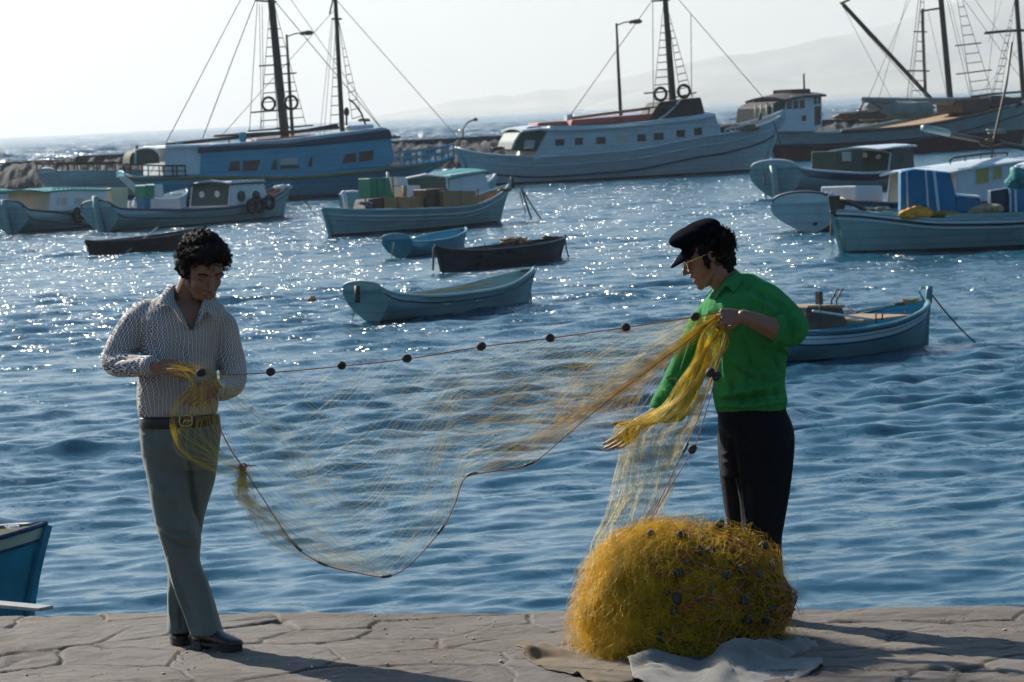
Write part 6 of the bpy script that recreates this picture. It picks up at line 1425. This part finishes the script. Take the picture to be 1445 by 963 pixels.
bm = bm_new(); a, e = d4.world(d4.l(178, 356, .6)), d4.world(d4.l(223, 321, -.3)); add_tube(bm, [a, a.lerp(e, .25), a.lerp(e, .3), e], [(.05, .015), (.05, .015), (.02, .02), (.018, .018)], 8); oo = obj('oar', bm, mat('weathered_oar_wood', (.22, .20, .16), .8, var=.25), smooth=True)
c_ = a.lerp(e, .5); setco(oo.data, getco(oo.data) - np.array(c_)); oo.location = c_; tag(oo, 'grey oar leaning up out of the black rowing boat', 'oar')

# ================= right dinghy behind the man in green
def dinghy_right():
    m_ = mat('dull_teal_paint', (.10, .22, .25), .5, var=.12, grime=.3, grime_col=(.1, .1, .08), stretch=(.4, 1, 3))
    b = Boat('rowing_boat', 'blue-grey striped open boat moored behind the man in green', 'boat', (1303, 44.2), (1072, 42.2), 'open rowing boats moored in the harbour')
    sh = b.sheer_px([(1072, 466), (1143, 469), (1190, 467), (1230, 461), (1270, 452), (1308, 440)], .62); z = b.l(1310, 425, 0).z; sh[0] = (0, sh[0][1]); sh[-1] = (1, z)
    b.hull(1.5, sh, keel=-.3, bowrake=.08, sternrake=.1, transom=.5, fine=2.3, open_=.12, rail=.024, thick=.05, mats=[m_, BELOW, WHITE2, NAVY, BLUE], bands=[(-.40, .03, 1), (-.155, -.10, 2), (-.085, -.05, 2), (-.05, -.03, 3), (-.185, -.165, 3)], railm=m_, stemtop=.16)
    b.line('stem_head', [b.l(1311, 428), b.l(1312, 404)], .05, m_)
    bm = bm_new(); add_prism(bm, b.xz([(1118, 466), (1120, 434), (1170, 432), (1178, 460)], .1), -.35, .35, bev=.01); b.add('engine_box', bm, WOODD); bm = bm_new(); add_prism(bm, b.xz([(1119, 434), (1120, 431), (1172, 430), (1171, 434)], .1), -.37, .37); b.add('box_lid', bm, WOOD)
    bm = bm_new(); q = b.l(1156, 423); add_box(bm, q, (.075, .07, .22)); b.add('post', bm, WOODD)
    bm = bm_new(); zf = b.l(1200, 452).z; add_prism(bm, [(b.l(1180, 450).x, zf), (b.l(1250, 450).x, zf), (b.l(1250, 450).x, zf + .03), (b.l(1180, 450).x, zf + .03)], -.48, .48); b.add('foredeck', bm, WOOD)
    b.line('oar', [b.l(1147, 439, .5), b.l(1236, 452, .45)], .016, WHITE2); b.line('oar', [b.l(1214, 443, -.5), b.l(1292, 424, -.2)], .016, m_)
    for x, y0, y1, o in ((1157, 430, 452, .5), (1236, 441, 456, .55), (1245, 441, 452, .5), (1278, 438, 448, .3)): b.line('rowlock', [b.l(x, y1, o), b.l(x, y0, o)], .011, IRON)
    clutter(b, 1190, 444, 0, .16, 'white net and floats in the boat behind the man in green', 31, WHITE2, 'net_heap', 'net'); clutter(b, 1285, 428, 0, .12, 'brown rope coil on the bow behind the man in green', 33, WOOD); clutter(b, 1270, 432, .1, .1, 'darker small rope coil beside the bow coil behind the man in green', 35, IRON)
    for k, x in enumerate((1177, 1184)): b.line('hoop', [b.l(x, 448), b.l(x - 4, 425), b.l(x + 2, 412), b.l(x + 6, 408)], .012, SPAR)
    b.line('hoop', [b.l(1304, 424), b.l(1297, 412), b.l(1300, 406), b.l(1306, 407)], .012, m_)
    b.mooring(b.l(1312, 412), 1384, 481, .012)
dinghy_right()

# ================= blue bow by the quay, left edge
def bow_left():
    m_ = mat('turquoise_blue_hull', (.03, .20, .27), .6, var=.3, nscale=4, grime=.5, grime_col=(.02, .06, .10), bump=.002, bscale=12)
    b = Boat('rowing_boat', 'blue boat with white top band, only its bow at the left edge', 'boat', (10, 22.9), (-640, 22.2), 'open rowing boats moored in the harbour')
    z1 = b.l(56, 741).z; b.hull(1.5, [(0, z1 - .22), (.5, z1 - .20), (.85, z1 - .06), (1, z1)], keel=-.25, bowrake=.17, sternrake=.1, transom=.5, fine=2.6, open_=.1, rail=.02, thick=.04, mats=[m_, m_, NAVY, CREAM], bands=[(-.10, -.0, 3)], strakes=[(-.105, .012, NAVY)], railm=NAVY, stemtop=.0)
    clutter(b, 18, 747, .1, .05, 'small white rope coil on the blue bow at the left edge', 15, WHITE2)
bow_left()
def plank():
    bm = bm_new(); a = W(-30, 856, QZ); e = W(66, 865, QZ); c = (a + e) / 2; add_box(bm, (0, 0, 0), ((e - a).length, .09, .018), bev=.004)
    o = obj('plank', bm, mat('pale_plank', (.27, .27, .26), .7, var=.2, nscale=4)); o.location = (c.x, c.y, QZ + .02); o.rotation_euler = (0, 0, math.atan2(e.y - a.y, e.x - a.x)); tag(o, 'pale painted plank lying along the quay edge at the left', 'plank')
plank()

# ================= angled cabin boats, left
def angled(name, label, bow, stern, sheer, off, B, m_, cabin, w, cabm, aftm, roofm, cwins, ports, aftports, bands=None, railm=NAVY, transom=.75, roof=None, mats=None, keel=-.4, dashes=None, aftwins=(), extra=None, strakes=(), curved=.0):
    b = Boat(name, label, 'boat', bow, stern, 'small fishing boats at their moorings'); sh = b.sheer_px(sheer, off); sh[0] = (0, sh[0][1]); sh[-1] = (1, sh[-1][1])
    b.hull(B, sh, keel=keel, bowrake=.5, sternrake=.3, transom=transom, fine=2.3, deck=-.15, rail=.05, thick=.07, mats=mats or [m_, BELOW, NAVY, m_], bands=bands or [(-.45, .05, 1)], railm=railm, strakes=strakes)
    h = b.house('cabin', cabin, w, cabm, w, roof=roof, roofm=roofm, over=.07, rz=.06)
    q = b.xz(cabin, w); x0, z0 = min(q, key=lambda p: p[0] + p[1] * .01); top = max(q, key=lambda p: p[1] - 2 * (p[0] - x0)); xt = top[0]
    bm = bm_new(); zt = top[1]; P = [(-w, z0), (w, z0), (w * (1 - .0), zt - .10), (w * .6, zt - .02), (0, zt + .05), (-w * .6, zt - .02), (-w, zt - .10)]
    v0 = []; 
    def xx(z): return x0 + (xt - x0) * (z - z0) / max(.01, zt - z0) - .03
    a_ = [bm.verts.new((xx(z), y, z)) for y, z in P]; c_ = [bm.verts.new((xx(z) + .04, y, z)) for y, z in P]; bm.faces.new(a_); bm.faces.new(c_[::-1])
    for i in range(len(P)): bm.faces.new((a_[i], c_[i], c_[(i + 1) % len(P)], a_[(i + 1) % len(P)]))
    bmesh.ops.recalc_face_normals(bm, faces=bm.faces); af = b.add('aft_bulkhead', bm, aftm, h)
    bm = bm_new(); add_tube(bm, [(xx(z) - .02, y, z) for y, z in P] + [(xx(P[0][1]) - .02, *P[0])], .035, 5); b.add('bulkhead_frame', bm, WHITE2, h)
    for (yy, zf, r_) in aftports:
        z = z0 + (zt - z0) * zf; bm = bm_new(); add_tube(bm, [(xx(z) - .03, yy * w, z), (xx(z) - .0, yy * w, z)], r_, 14); b.add('porthole', bm, WHITE2, af)
    for (y0, y1, za, zb) in aftwins:
        bm = bm_new(); z_a, z_b = z0 + (zt - z0) * za, z0 + (zt - z0) * zb; vs = [bm.verts.new((xx(z) - .012, y * w, z)) for y, z in ((y0, z_a), (y1, z_a), (y1, z_b), (y0, z_b))]; bm.faces.new(vs); b.add('window', bm, CURT, af)
    for q_ in cwins: b.window(h, q_, w, CURT, WHITE2, w, fr=.02)
    for (px, py, r_) in ports: b.port(h, px, py, r_, w, GLASS, DKGREEN, w)
    if dashes:
        bm = bm_new(); A_, B_ = b.l(*dashes[0], w + .09), b.l(*dashes[1], w + .09); n = dashes[2]
        for k in range(n):
            p = A_.lerp(B_, (k + .25) / n); e = A_.lerp(B_, (k + .75) / n); add_tube(bm, [p, e], .035, 4)
        b.add('roof_trim', bm, WHITE2, h)
    return b, h
b1, h1 = angled('cabin_boat', 'white cabin boat with two round portholes and tyre fenders, left of the crate boat', (404, 119.5), (151, 112), [(151, 291), (175, 295), (220, 297), (264, 297), (323, 293), (360, 286), (395, 274), (420, 262)], .8, 2.5, PALE,
    [(324, 291), (327, 256), (372, 254), (378, 281), (350, 289)], .95, WHITE2, DKGREEN, NAVY, [], [(340, 277, .17), (361, 277, .17)], [(-.35, .5, .12), (.45, .5, .12)], roof=[(320, 257), (345, 255.5), (375, 254)], dashes=((326, 255.5), (374, 254), 8), strakes=[(-.28, .02, NAVY)], transom=.7)
bm = bm_new(); add_prism(bm, b1.xz([(222, 298), (222, 281), (262, 280), (266, 297)], .6), -.3, .6, bev=.02); b1.add('engine_box', bm, WHITE2)
bm = bm_new(); add_prism(bm, b1.xz([(206, 296), (206, 279), (220, 279), (220, 296)], .3), -.25, .3, bev=.02); b1.add('locker', bm, DEEP); bm = bm_new(); add_prism(bm, b1.xz([(206, 279), (207, 261), (220, 261), (220, 278.7)], .3), -.25, .3, bev=.03); b1.add('locker', bm, GREEN)
bm = bm_new(); add_prism(bm, b1.xz([(221, 278), (221, 260), (233, 260), (235, 279)], .3), -.2, .3, bev=.03); b1.add('sign_box', bm, WHITE2)
b1.line('stern_bitt', [b1.l(184, 294, .5), b1.l(183, 284, .5)], .06, WHITE2); b1.line('stern_bitt', [b1.l(191, 294, .5), b1.l(190, 284, .5)], .06, WHITE2); b1.line('rudder', [(-.32, 0, b1.sheer(0) + .35), (-.30, 0, b1.sheer(0)), (-.12, 0, .0), (0, 0, -.2)], .13, PALE)
for i, (x, y, t_) in enumerate(((356, 291, 'left'), (367, 290, 'middle'), (380, 286, 'right'))): tyre(b1, x, y, 1.28, .22, 'tyre', t_ + ' tyre of three hanging off the white porthole cabin boat', 'tyre', group='tyre fenders on the porthole boat', rr=.35)
clutter(b1, 399, 268, 0, .35, 'pale gear heap on the bow of the porthole cabin boat', 17, WHITE2, 'gear_heap', 'gear'); b1.mooring(b1.l(418, 265), 447, 303, .02)
b0, h0 = angled('cabin_boat', 'long white cabin boat with sea-green roof edge at the far left', (190, 122), (20, 115.5), [(20, 292), (45, 296), (100, 303), (150, 305), (190, 296)], .9, 2.4, PALE,
    [(72, 298), (72, 268), (150, 267), (153, 300)], .95, WHITE2, CREAM, TEAL, [[(81, 289), (81, 279.5), (93, 279.5), (93, 289)], [(105, 289), (105, 279.5), (119, 279.5), (119, 289)], [(133, 289), (133, 279.5), (145, 279.5), (145, 289)]], [], [], roof=[(60, 268), (100, 264.5), (154, 265)], dashes=((74, 265.5), (152, 265), 13), aftwins=((-.75, -.15, .25, .62), (.15, .8, .25, .62)), strakes=[(-.35, .02, NAVY)], transom=.8)
b0.line('rudder', [(-.32, 0, b0.sheer(0) + .25), (-.30, 0, b0.sheer(0)), (-.12, 0, .0), (0, 0, -.2)], .12, PALE); tyre(b0, 110, 304, 1.25, .22, 'tyre', 'single tyre on the side of the long white cabin boat', 'tyre', rr=.35)
bm = bm_new(); add_prism(bm, b0.xz([(153, 300), (151, 265), (176, 265), (174, 300)], .5), -.7, .5, bev=.05); b0.add('wheelhouse', bm, OLIVE if False else CREAM)
b00, h00 = angled('cabin_boat', 'low white cabin with green roof edge cut by the left border', (90, 133), (-60, 127), [(-60, 286), (0, 290), (60, 288), (90, 280)], .8, 2.3, PALE, [(-30, 288), (-28, 270), (15, 268), (17, 290)], .9, WHITE2, CREAM, TEAL, [], [], [], roof=[(-32, 270), (0, 268), (18, 266.5)], transom=.6)
def white_dinghy():
    b = row_boat('rowing_boat', 'little white dinghy with gear behind the porthole cabin boat', (266, 128), (228, 126), [(228, 282), (245, 280), (268, 268)], .3, 1.1, WHITE2, WHITE2, transom=.5); clutter(b, 250, 276, 0, .25, 'pale gear heap in the little white dinghy', 41, WHITE, 'gear_heap', 'gear')
white_dinghy()

# ================= angled cabin boats, right
bE, hE = angled('cabin_boat', 'white boat with navy rim and dark green cabin below the grey caique', (1262, 121), (1104, 112.5), [(1104, 236), (1141, 240), (1185, 245), (1230, 245), (1262, 240)], .9, 2.5, PALE,
    [(1254, 244), (1258, 212), (1288, 207), (1291, 240)], .95, DKGREEN, DKGREEN, WHITE2, [], [(1272, 224, .12)], [(-.5, .72, .10), (.1, .8, .12)], roof=[(1236, 208), (1262, 205), (1292, 203)], dashes=((1258, 208.5), (1290, 205), 6), transom=.8, mats=[PALE, BELOW, NAVY, PALE], bands=[(-.45, .12, 1), (-.26, -.0, 2)], railm=WHITE2)
bE.line('rudder', [(-.34, 0, bE.sheer(0) + .05), (-.12, 0, .0), (0, 0, -.2)], .14, PALE)
bm = bm_new(); add_prism(bm, bE.xz([(1152, 243), (1152, 214), (1190, 213), (1190, 243)], -.3), -.5, .5, bev=.03); q_ = bE.add('awning_frame', bm, DKGREEN); bE.window(q_, [(1160, 228), (1160, 217), (1172, 217), (1172, 228)], .5, CURT, WHITE2, -.3, fr=.02)
bm = bm_new(); add_prism(bm, bE.xz([(1187, 246), (1187, 232), (1211, 232), (1211, 246)], .5), -.3, .5, bev=.02); bE.add('engine_box', bm, WOODD); bm = bm_new(); add_prism(bm, bE.xz([(1186, 232), (1187, 230), (1211, 230.5), (1212, 232)], .5), -.33, .53); bE.add('box_lid', bm, PALE)
bE.mooring(bE.l(1078, 244, .6), 1081, 277, .03)
bG, hG = angled('cabin_boat', 'large white cabin boat with cream cabin front at the right', (1452, 93), (1146, 83.5), [(1146, 281), (1175, 283), (1210, 286), (1300, 290), (1380, 287), (1452, 278)], 1.0, 2.7, WHITE,
    [(1346, 290), (1352, 238), (1440, 226), (1475, 226), (1480, 286)], 1.05, WHITE2, CREAM, WHITE2, [], [], [], roof=[(1338, 240), (1355, 236), (1440, 223.5), (1480, 222)], transom=.78, mats=[WHITE, BELOW, NAVY, WHITE], bands=[(-.45, .05, 1), (-.10, -.0, 2)], railm=NAVY, aftwins=((-.05, .35, .55, .78), (.45, .9, .45, .88)))
for q_ in ([(1376, 261), (1376, 237), (1395, 236), (1395, 258)], [(1401, 254), (1401, 236), (1413, 235), (1413, 252)]): bG.window(hG, q_, 1.05, mat('yellow_curtain', (.42, .33, .10), .8), WHITE2, 1.05, fr=.012)
P_ = [bG.l(x, y, .9) for x, y in ((1340, 227), (1345, 223), (1392, 217), (1422, 216))]; bm = bm_new(); add_tube(bm, P_, .03, 5)
for x, y0, y1 in ((1341, 232, 226), (1362, 228, 221), (1384, 225, 218), (1404, 222, 216), (1421, 221, 216)): add_tube(bm, [bG.l(x, y0, .9), bG.l(x, y1, .9)], .025, 4)
bG.add('roof_rail', bm, SPAR)
bm = bm_new(); add_prism(bm, bG.xz([(1212, 284), (1213, 262), (1250, 262), (1252, 284)], .6), -.5, .6, bev=.03); bG.add('engine_box', bm, WHITE2); bG.line('exhaust', [(-.33, -.4 * bG.cs * -1, .22), (-.42, -.4 * bG.cs * -1, .20)], .05, SPAR)
clutter(bG, 1167, 279, .3, .25, 'white rope heap on the stern of the large cabin boat', 19, WHITE2); bG.mooring(bG.l(1172, 300, .6), 1176, 326, .03)
b_spar = [bG.l(1304, 181, -.6), bG.l(1340, 190, -.6), bG.l(1445, 209, -.6), bG.l(1475, 215, -.6)]
bG.line('furled_spar', b_spar, .09, WOODD); bG.line('spar_tip', [bG.l(1303, 180.8, -.6), bG.l(1338, 188.5, -.6)], .11, PALE); bG.line('spar_mast', [bG.l(1395, 262, -.2), bG.l(1402, 200, -.2), bG.l(1420, 120, -.2), bG.l(1428, 60, -.2)], .04, WOODD)
clutter(bG, 1400, 207, -.3, .38, 'dark grey floats bunched under the slanting spar', 23, SPAR, 'float_bunch', 'floats', 5); clutter(bG, 1406, 190, -.3, .28, 'pale grey floats tied above the slanting spar', 25, TARP, 'float_bunch', 'floats', 5)

def striped_boat():
    b = Boat('fishing_boat', 'grey-green fishing boat with blue white-striped wheelhouse at the right edge', 'boat', (1191, 70.6), (1545, 70.2), 'small fishing boats at their moorings')
    sh = b.sheer_px([(1177, 300), (1225, 301), (1270, 306), (1318, 311), (1380, 311), (1445, 309), (1545, 300)], .85); sh[-1] = (1, sh[-1][1]); sh[0] = (0, sh[0][1])
    b.hull(2.1, sh, keel=-.4, bowrake=.22, sternrake=.4, fine=2.0, deck=-.12, rail=.04, thick=.06, mats=[PALE, BELOW, WHITE2, DARKHULL], bands=[(-.45, .07, 1), (-.115, -.07, 3)], strakes=[(-.16, .02, WHITE2), (-.04, .03, WHITE2)], railm=PALE)
    bm = bm_new(); add_prism(bm, b.xz([(1331, 312), (1336, 303), (1445, 300), (1545, 294), (1545, 306), (1445, 309), (1380, 311)], .9), b.cs * .86, b.cs * .92, bev=.01); b.add('wash_board', bm, PALE)
    w = .55; h = b.house('wheelhouse', [(1271, 302), (1271, 243), (1290, 239), (1341, 244), (1349, 276), (1350, 302)], w, DEEP, w, bev=.02)
    for q in ([(1280, 301), (1278.5, 242), (1280.5, 241.6), (1282, 301)], [(1309, 301), (1305, 240.5), (1307.5, 240.6), (1311.5, 301)], [(1323, 301), (1316, 241.4), (1320, 241.8), (1327, 301)]):
        for sd in (1, -1): bm = bm_new(); add_prism(bm, b.xz(q, w), sd * (w + .001), sd * (w + .009)); b.add('white_stripe', bm, WHITE2, h)
    bm = bm_new(); add_prism(bm, b.xz([(1350, 300), (1350, 277), (1383, 280), (1385, 300)], w), -w, w, bev=.015); e = b.add('engine_casing', bm, DEEP); bm = bm_new(); add_prism(bm, b.xz([(1349, 277), (1350, 275), (1384, 277.5), (1384, 280)], w), -w - .02, w + .02); b.add('casing_lid', bm, WHITE2, e)
    bm = bm_new(); add_prism(bm, b.xz([(1398, 300), (1398, 270), (1423, 266), (1423, 300)], .35), -.5, .35, bev=.01); b.add('locker', bm, NAVY); bm = bm_new(); add_prism(bm, b.xz([(1424, 300), (1424, 267), (1470, 268), (1470, 300)], .5), -.5, .5, bev=.01); lk = b.add('locker', bm, DEEP)
    for q in ([(1425, 299), (1424.5, 268), (1427, 268), (1427.5, 299)], [(1432, 299), (1431, 268), (1434.5, 268), (1435.5, 299)]): bm = bm_new(); add_prism(bm, b.xz(q, .5), b.cs * .501, b.cs * .51); b.add('white_stripe', bm, WHITE2, lk)
    bm = bm_new(); add_prism(bm, b.xz([(1168, 276), (1186, 276), (1194, 284), (1190, 304), (1172, 302)]), -.12, .12, bev=.02); b.add('bow_roller', bm, WOODD); b.line('anchor_stock', [b.l(1186, 280, .2), b.l(1205, 287, .3), b.l(1222, 298, .4)], .06, WOODD)
    b.line('stem_stripe', [b.l(1182.5, 300, .02), b.l(1191, 350, .02)], .03, CREAM)
    net_lump(b, 1293, 303, .78, .36, .16, .16, 'bright orange net bundle beside the striped wheelhouse', ORANGEM, 3); net_lump(b, 1331, 304, .6, .38, .15, .11, 'olive-yellow net bundle right of the orange one', mat('olive_net', (.22, .17, .04), .85, var=.5, nscale=9), 5)
    net_lump(b, 1392, 297, .7, .38, .2, .14, 'tan round net bundle in front of the blue lockers', mat('tan_net', (.26, .22, .13), .85, var=.35, nscale=9), 7); net_lump(b, 1440, 258, .2, .30, .25, .32, 'turquoise net heaped on the blue locker', mat('turquoise_net', (.02, .18, .18), .8, var=.5, nscale=8), 9); net_lump(b, 1452, 238, .0, .42, .3, .12, 'white rolled cover above the turquoise net', WHITE2, 11, 'rolled_cover', 'cover')
    clutter(b, 1246, 298, .5, .16, 'grey rope coil on the foredeck of the striped boat', 27, TARP); clutter(b, 1232, 299, .3, .14, 'dark rope coil by the bow roller of the striped boat', 29, SPAR); b.mooring(b.l(1174, 300, 0), 1172, 326, .03)
striped_boat()

# ================= breakwater and lamps
def breakwater():
    D = 215; x0 = A(-90, 200, D).x; x1 = A(1650, 100, D).x; n = 900; r = np.random.default_rng(8)
    xs = np.linspace(x0, x1, n); prof = [(-7, -.6), (-6.2, .1), (-5.4, .5), (-4.6, .85), (-3.8, 1.15), (-3.0, 1.35), (-2.2, 1.5), (-1.2, 1.65), (-1.1, 1.7), (-1.0, 1.8), (-1.0, 1.95), (0, 1.96), (3, 1.96), (3.1, 0), (3.1, -1)]
    P0 = np.array(prof); X, J_ = np.meshgrid(xs, np.arange(len(prof))); Y = D + P0[J_, 0] + 1; Z = P0[J_, 1]
    P = np.stack([X, Y * 1.0, Z], -1).reshape(-1, 3); N = vnoise(P, 5, 3) + .7 * vnoise(P, 11, 4); low = (P0[J_, 0] < -1.05).reshape(-1) ; P[:, 2] += np.where(low, .14 * N, .02 * N); P[:, 1] += np.where(low, .22 * vnoise(P, 6, 6), .03 * N)
    P[:, 2] -= np.where((~low) & (P[:, 0] < A(106, 219, D).x) & (P[:, 2] > 1.5), .18, 0)
    P[:, 2] = np.minimum(P[:, 2], 1.97)
    n0, n1 = X.shape; idx = np.arange(n0 * n1).reshape(n0, n1); Fc = np.stack([idx[:-1, :-1], idx[:-1, 1:], idx[1:, 1:], idx[1:, :-1]], -1).reshape(-1, 4)
    M = mat('rubble_stone', (.028, .033, .038), .9, var=.4, nscale=1.3, grime=.7, grime_col=(.03, .03, .03), bump=.05, bscale=3)
    o = np_obj('breakwater', P, Fc, M, smooth=False); tag(o, 'long low rough stone breakwater behind the masted boats', 'breakwater')
    def lamp(px, ybase, pxt, yt, arm, label):
        b0_ = A(px, ybase, D + 1); b0_.z = 1.95; t = A(pxt, yt, D + 1); root = empty('street_lamp', b0_); tag(root, label, 'street lamp', 'lamp posts on the breakwater')
        tt = t - b0_; bm = bm_new(); add_tube(bm, [(0, 0, 0), tt * .5, tt], [.13, .11, .09], 8); obj('pole', bm, SPAR, root, True)
        e = A(arm[0], arm[1], D + 1) - b0_; bm = bm_new(); add_tube(bm, [tt - Vector((0, 0, .15)), (tt + e) / 2, e], .05, 6); obj('arm', bm, SPAR, root, True)
        bm = bm_new(); add_ellipsoid(bm, e + Vector((.28, 0, -.02)), (.36, .2, .17)); add_tube(bm, [e - Vector((.25, 0, .05)), e + Vector((.1, 0, 0))], .12, 8); obj('lamp_head', bm, SPAR, root, True)
    lamp(413, 190, 404, 49, (429, 46.5), 'tall street lamp beside the mast of the blue caique'); lamp(876, 164, 869.5, 33, (893, 30.5), 'tall street lamp above the white caique')
    b0_ = A(653, 193, D); b0_.z = 1.95; root = empty('davit_lamp', b0_); tag(root, 'short bent lamp on the breakwater beyond the bow of the blue caique', 'lamp')
    P = [Vector((0, 0, 0)) if i == 0 else A(x, y, D) - b0_ for i, (x, y) in enumerate(((653, 193), (654, 183), (658, 175), (664, 171), (671, 169)))]; bm = bm_new(); add_tube(bm, catmull(P, 4), .06, 6); obj('bent_pole', bm, SPAR, root, True); bm = bm_new(); add_ellipsoid(bm, P[-1], (.16, .1, .12)); obj('lamp_head', bm, SPAR, root, True)
breakwater()
def buoy():
    p = W(440, 425, 0); bm = bm_new(); add_ellipsoid(bm, (0, 0, .03), (.10, .07, .05)); add_box(bm, (.02, 0, .08), (.09, .06, .03), bev=.005); o = obj('float_buoy', bm, mat('faded_orange_foam', (.45, .22, .10), .7, var=.2), smooth=True); o.location = p; tag(o, 'small faded orange float drifting alone on the water', 'buoy')
buoy()
bpy.context.view_layer.update()
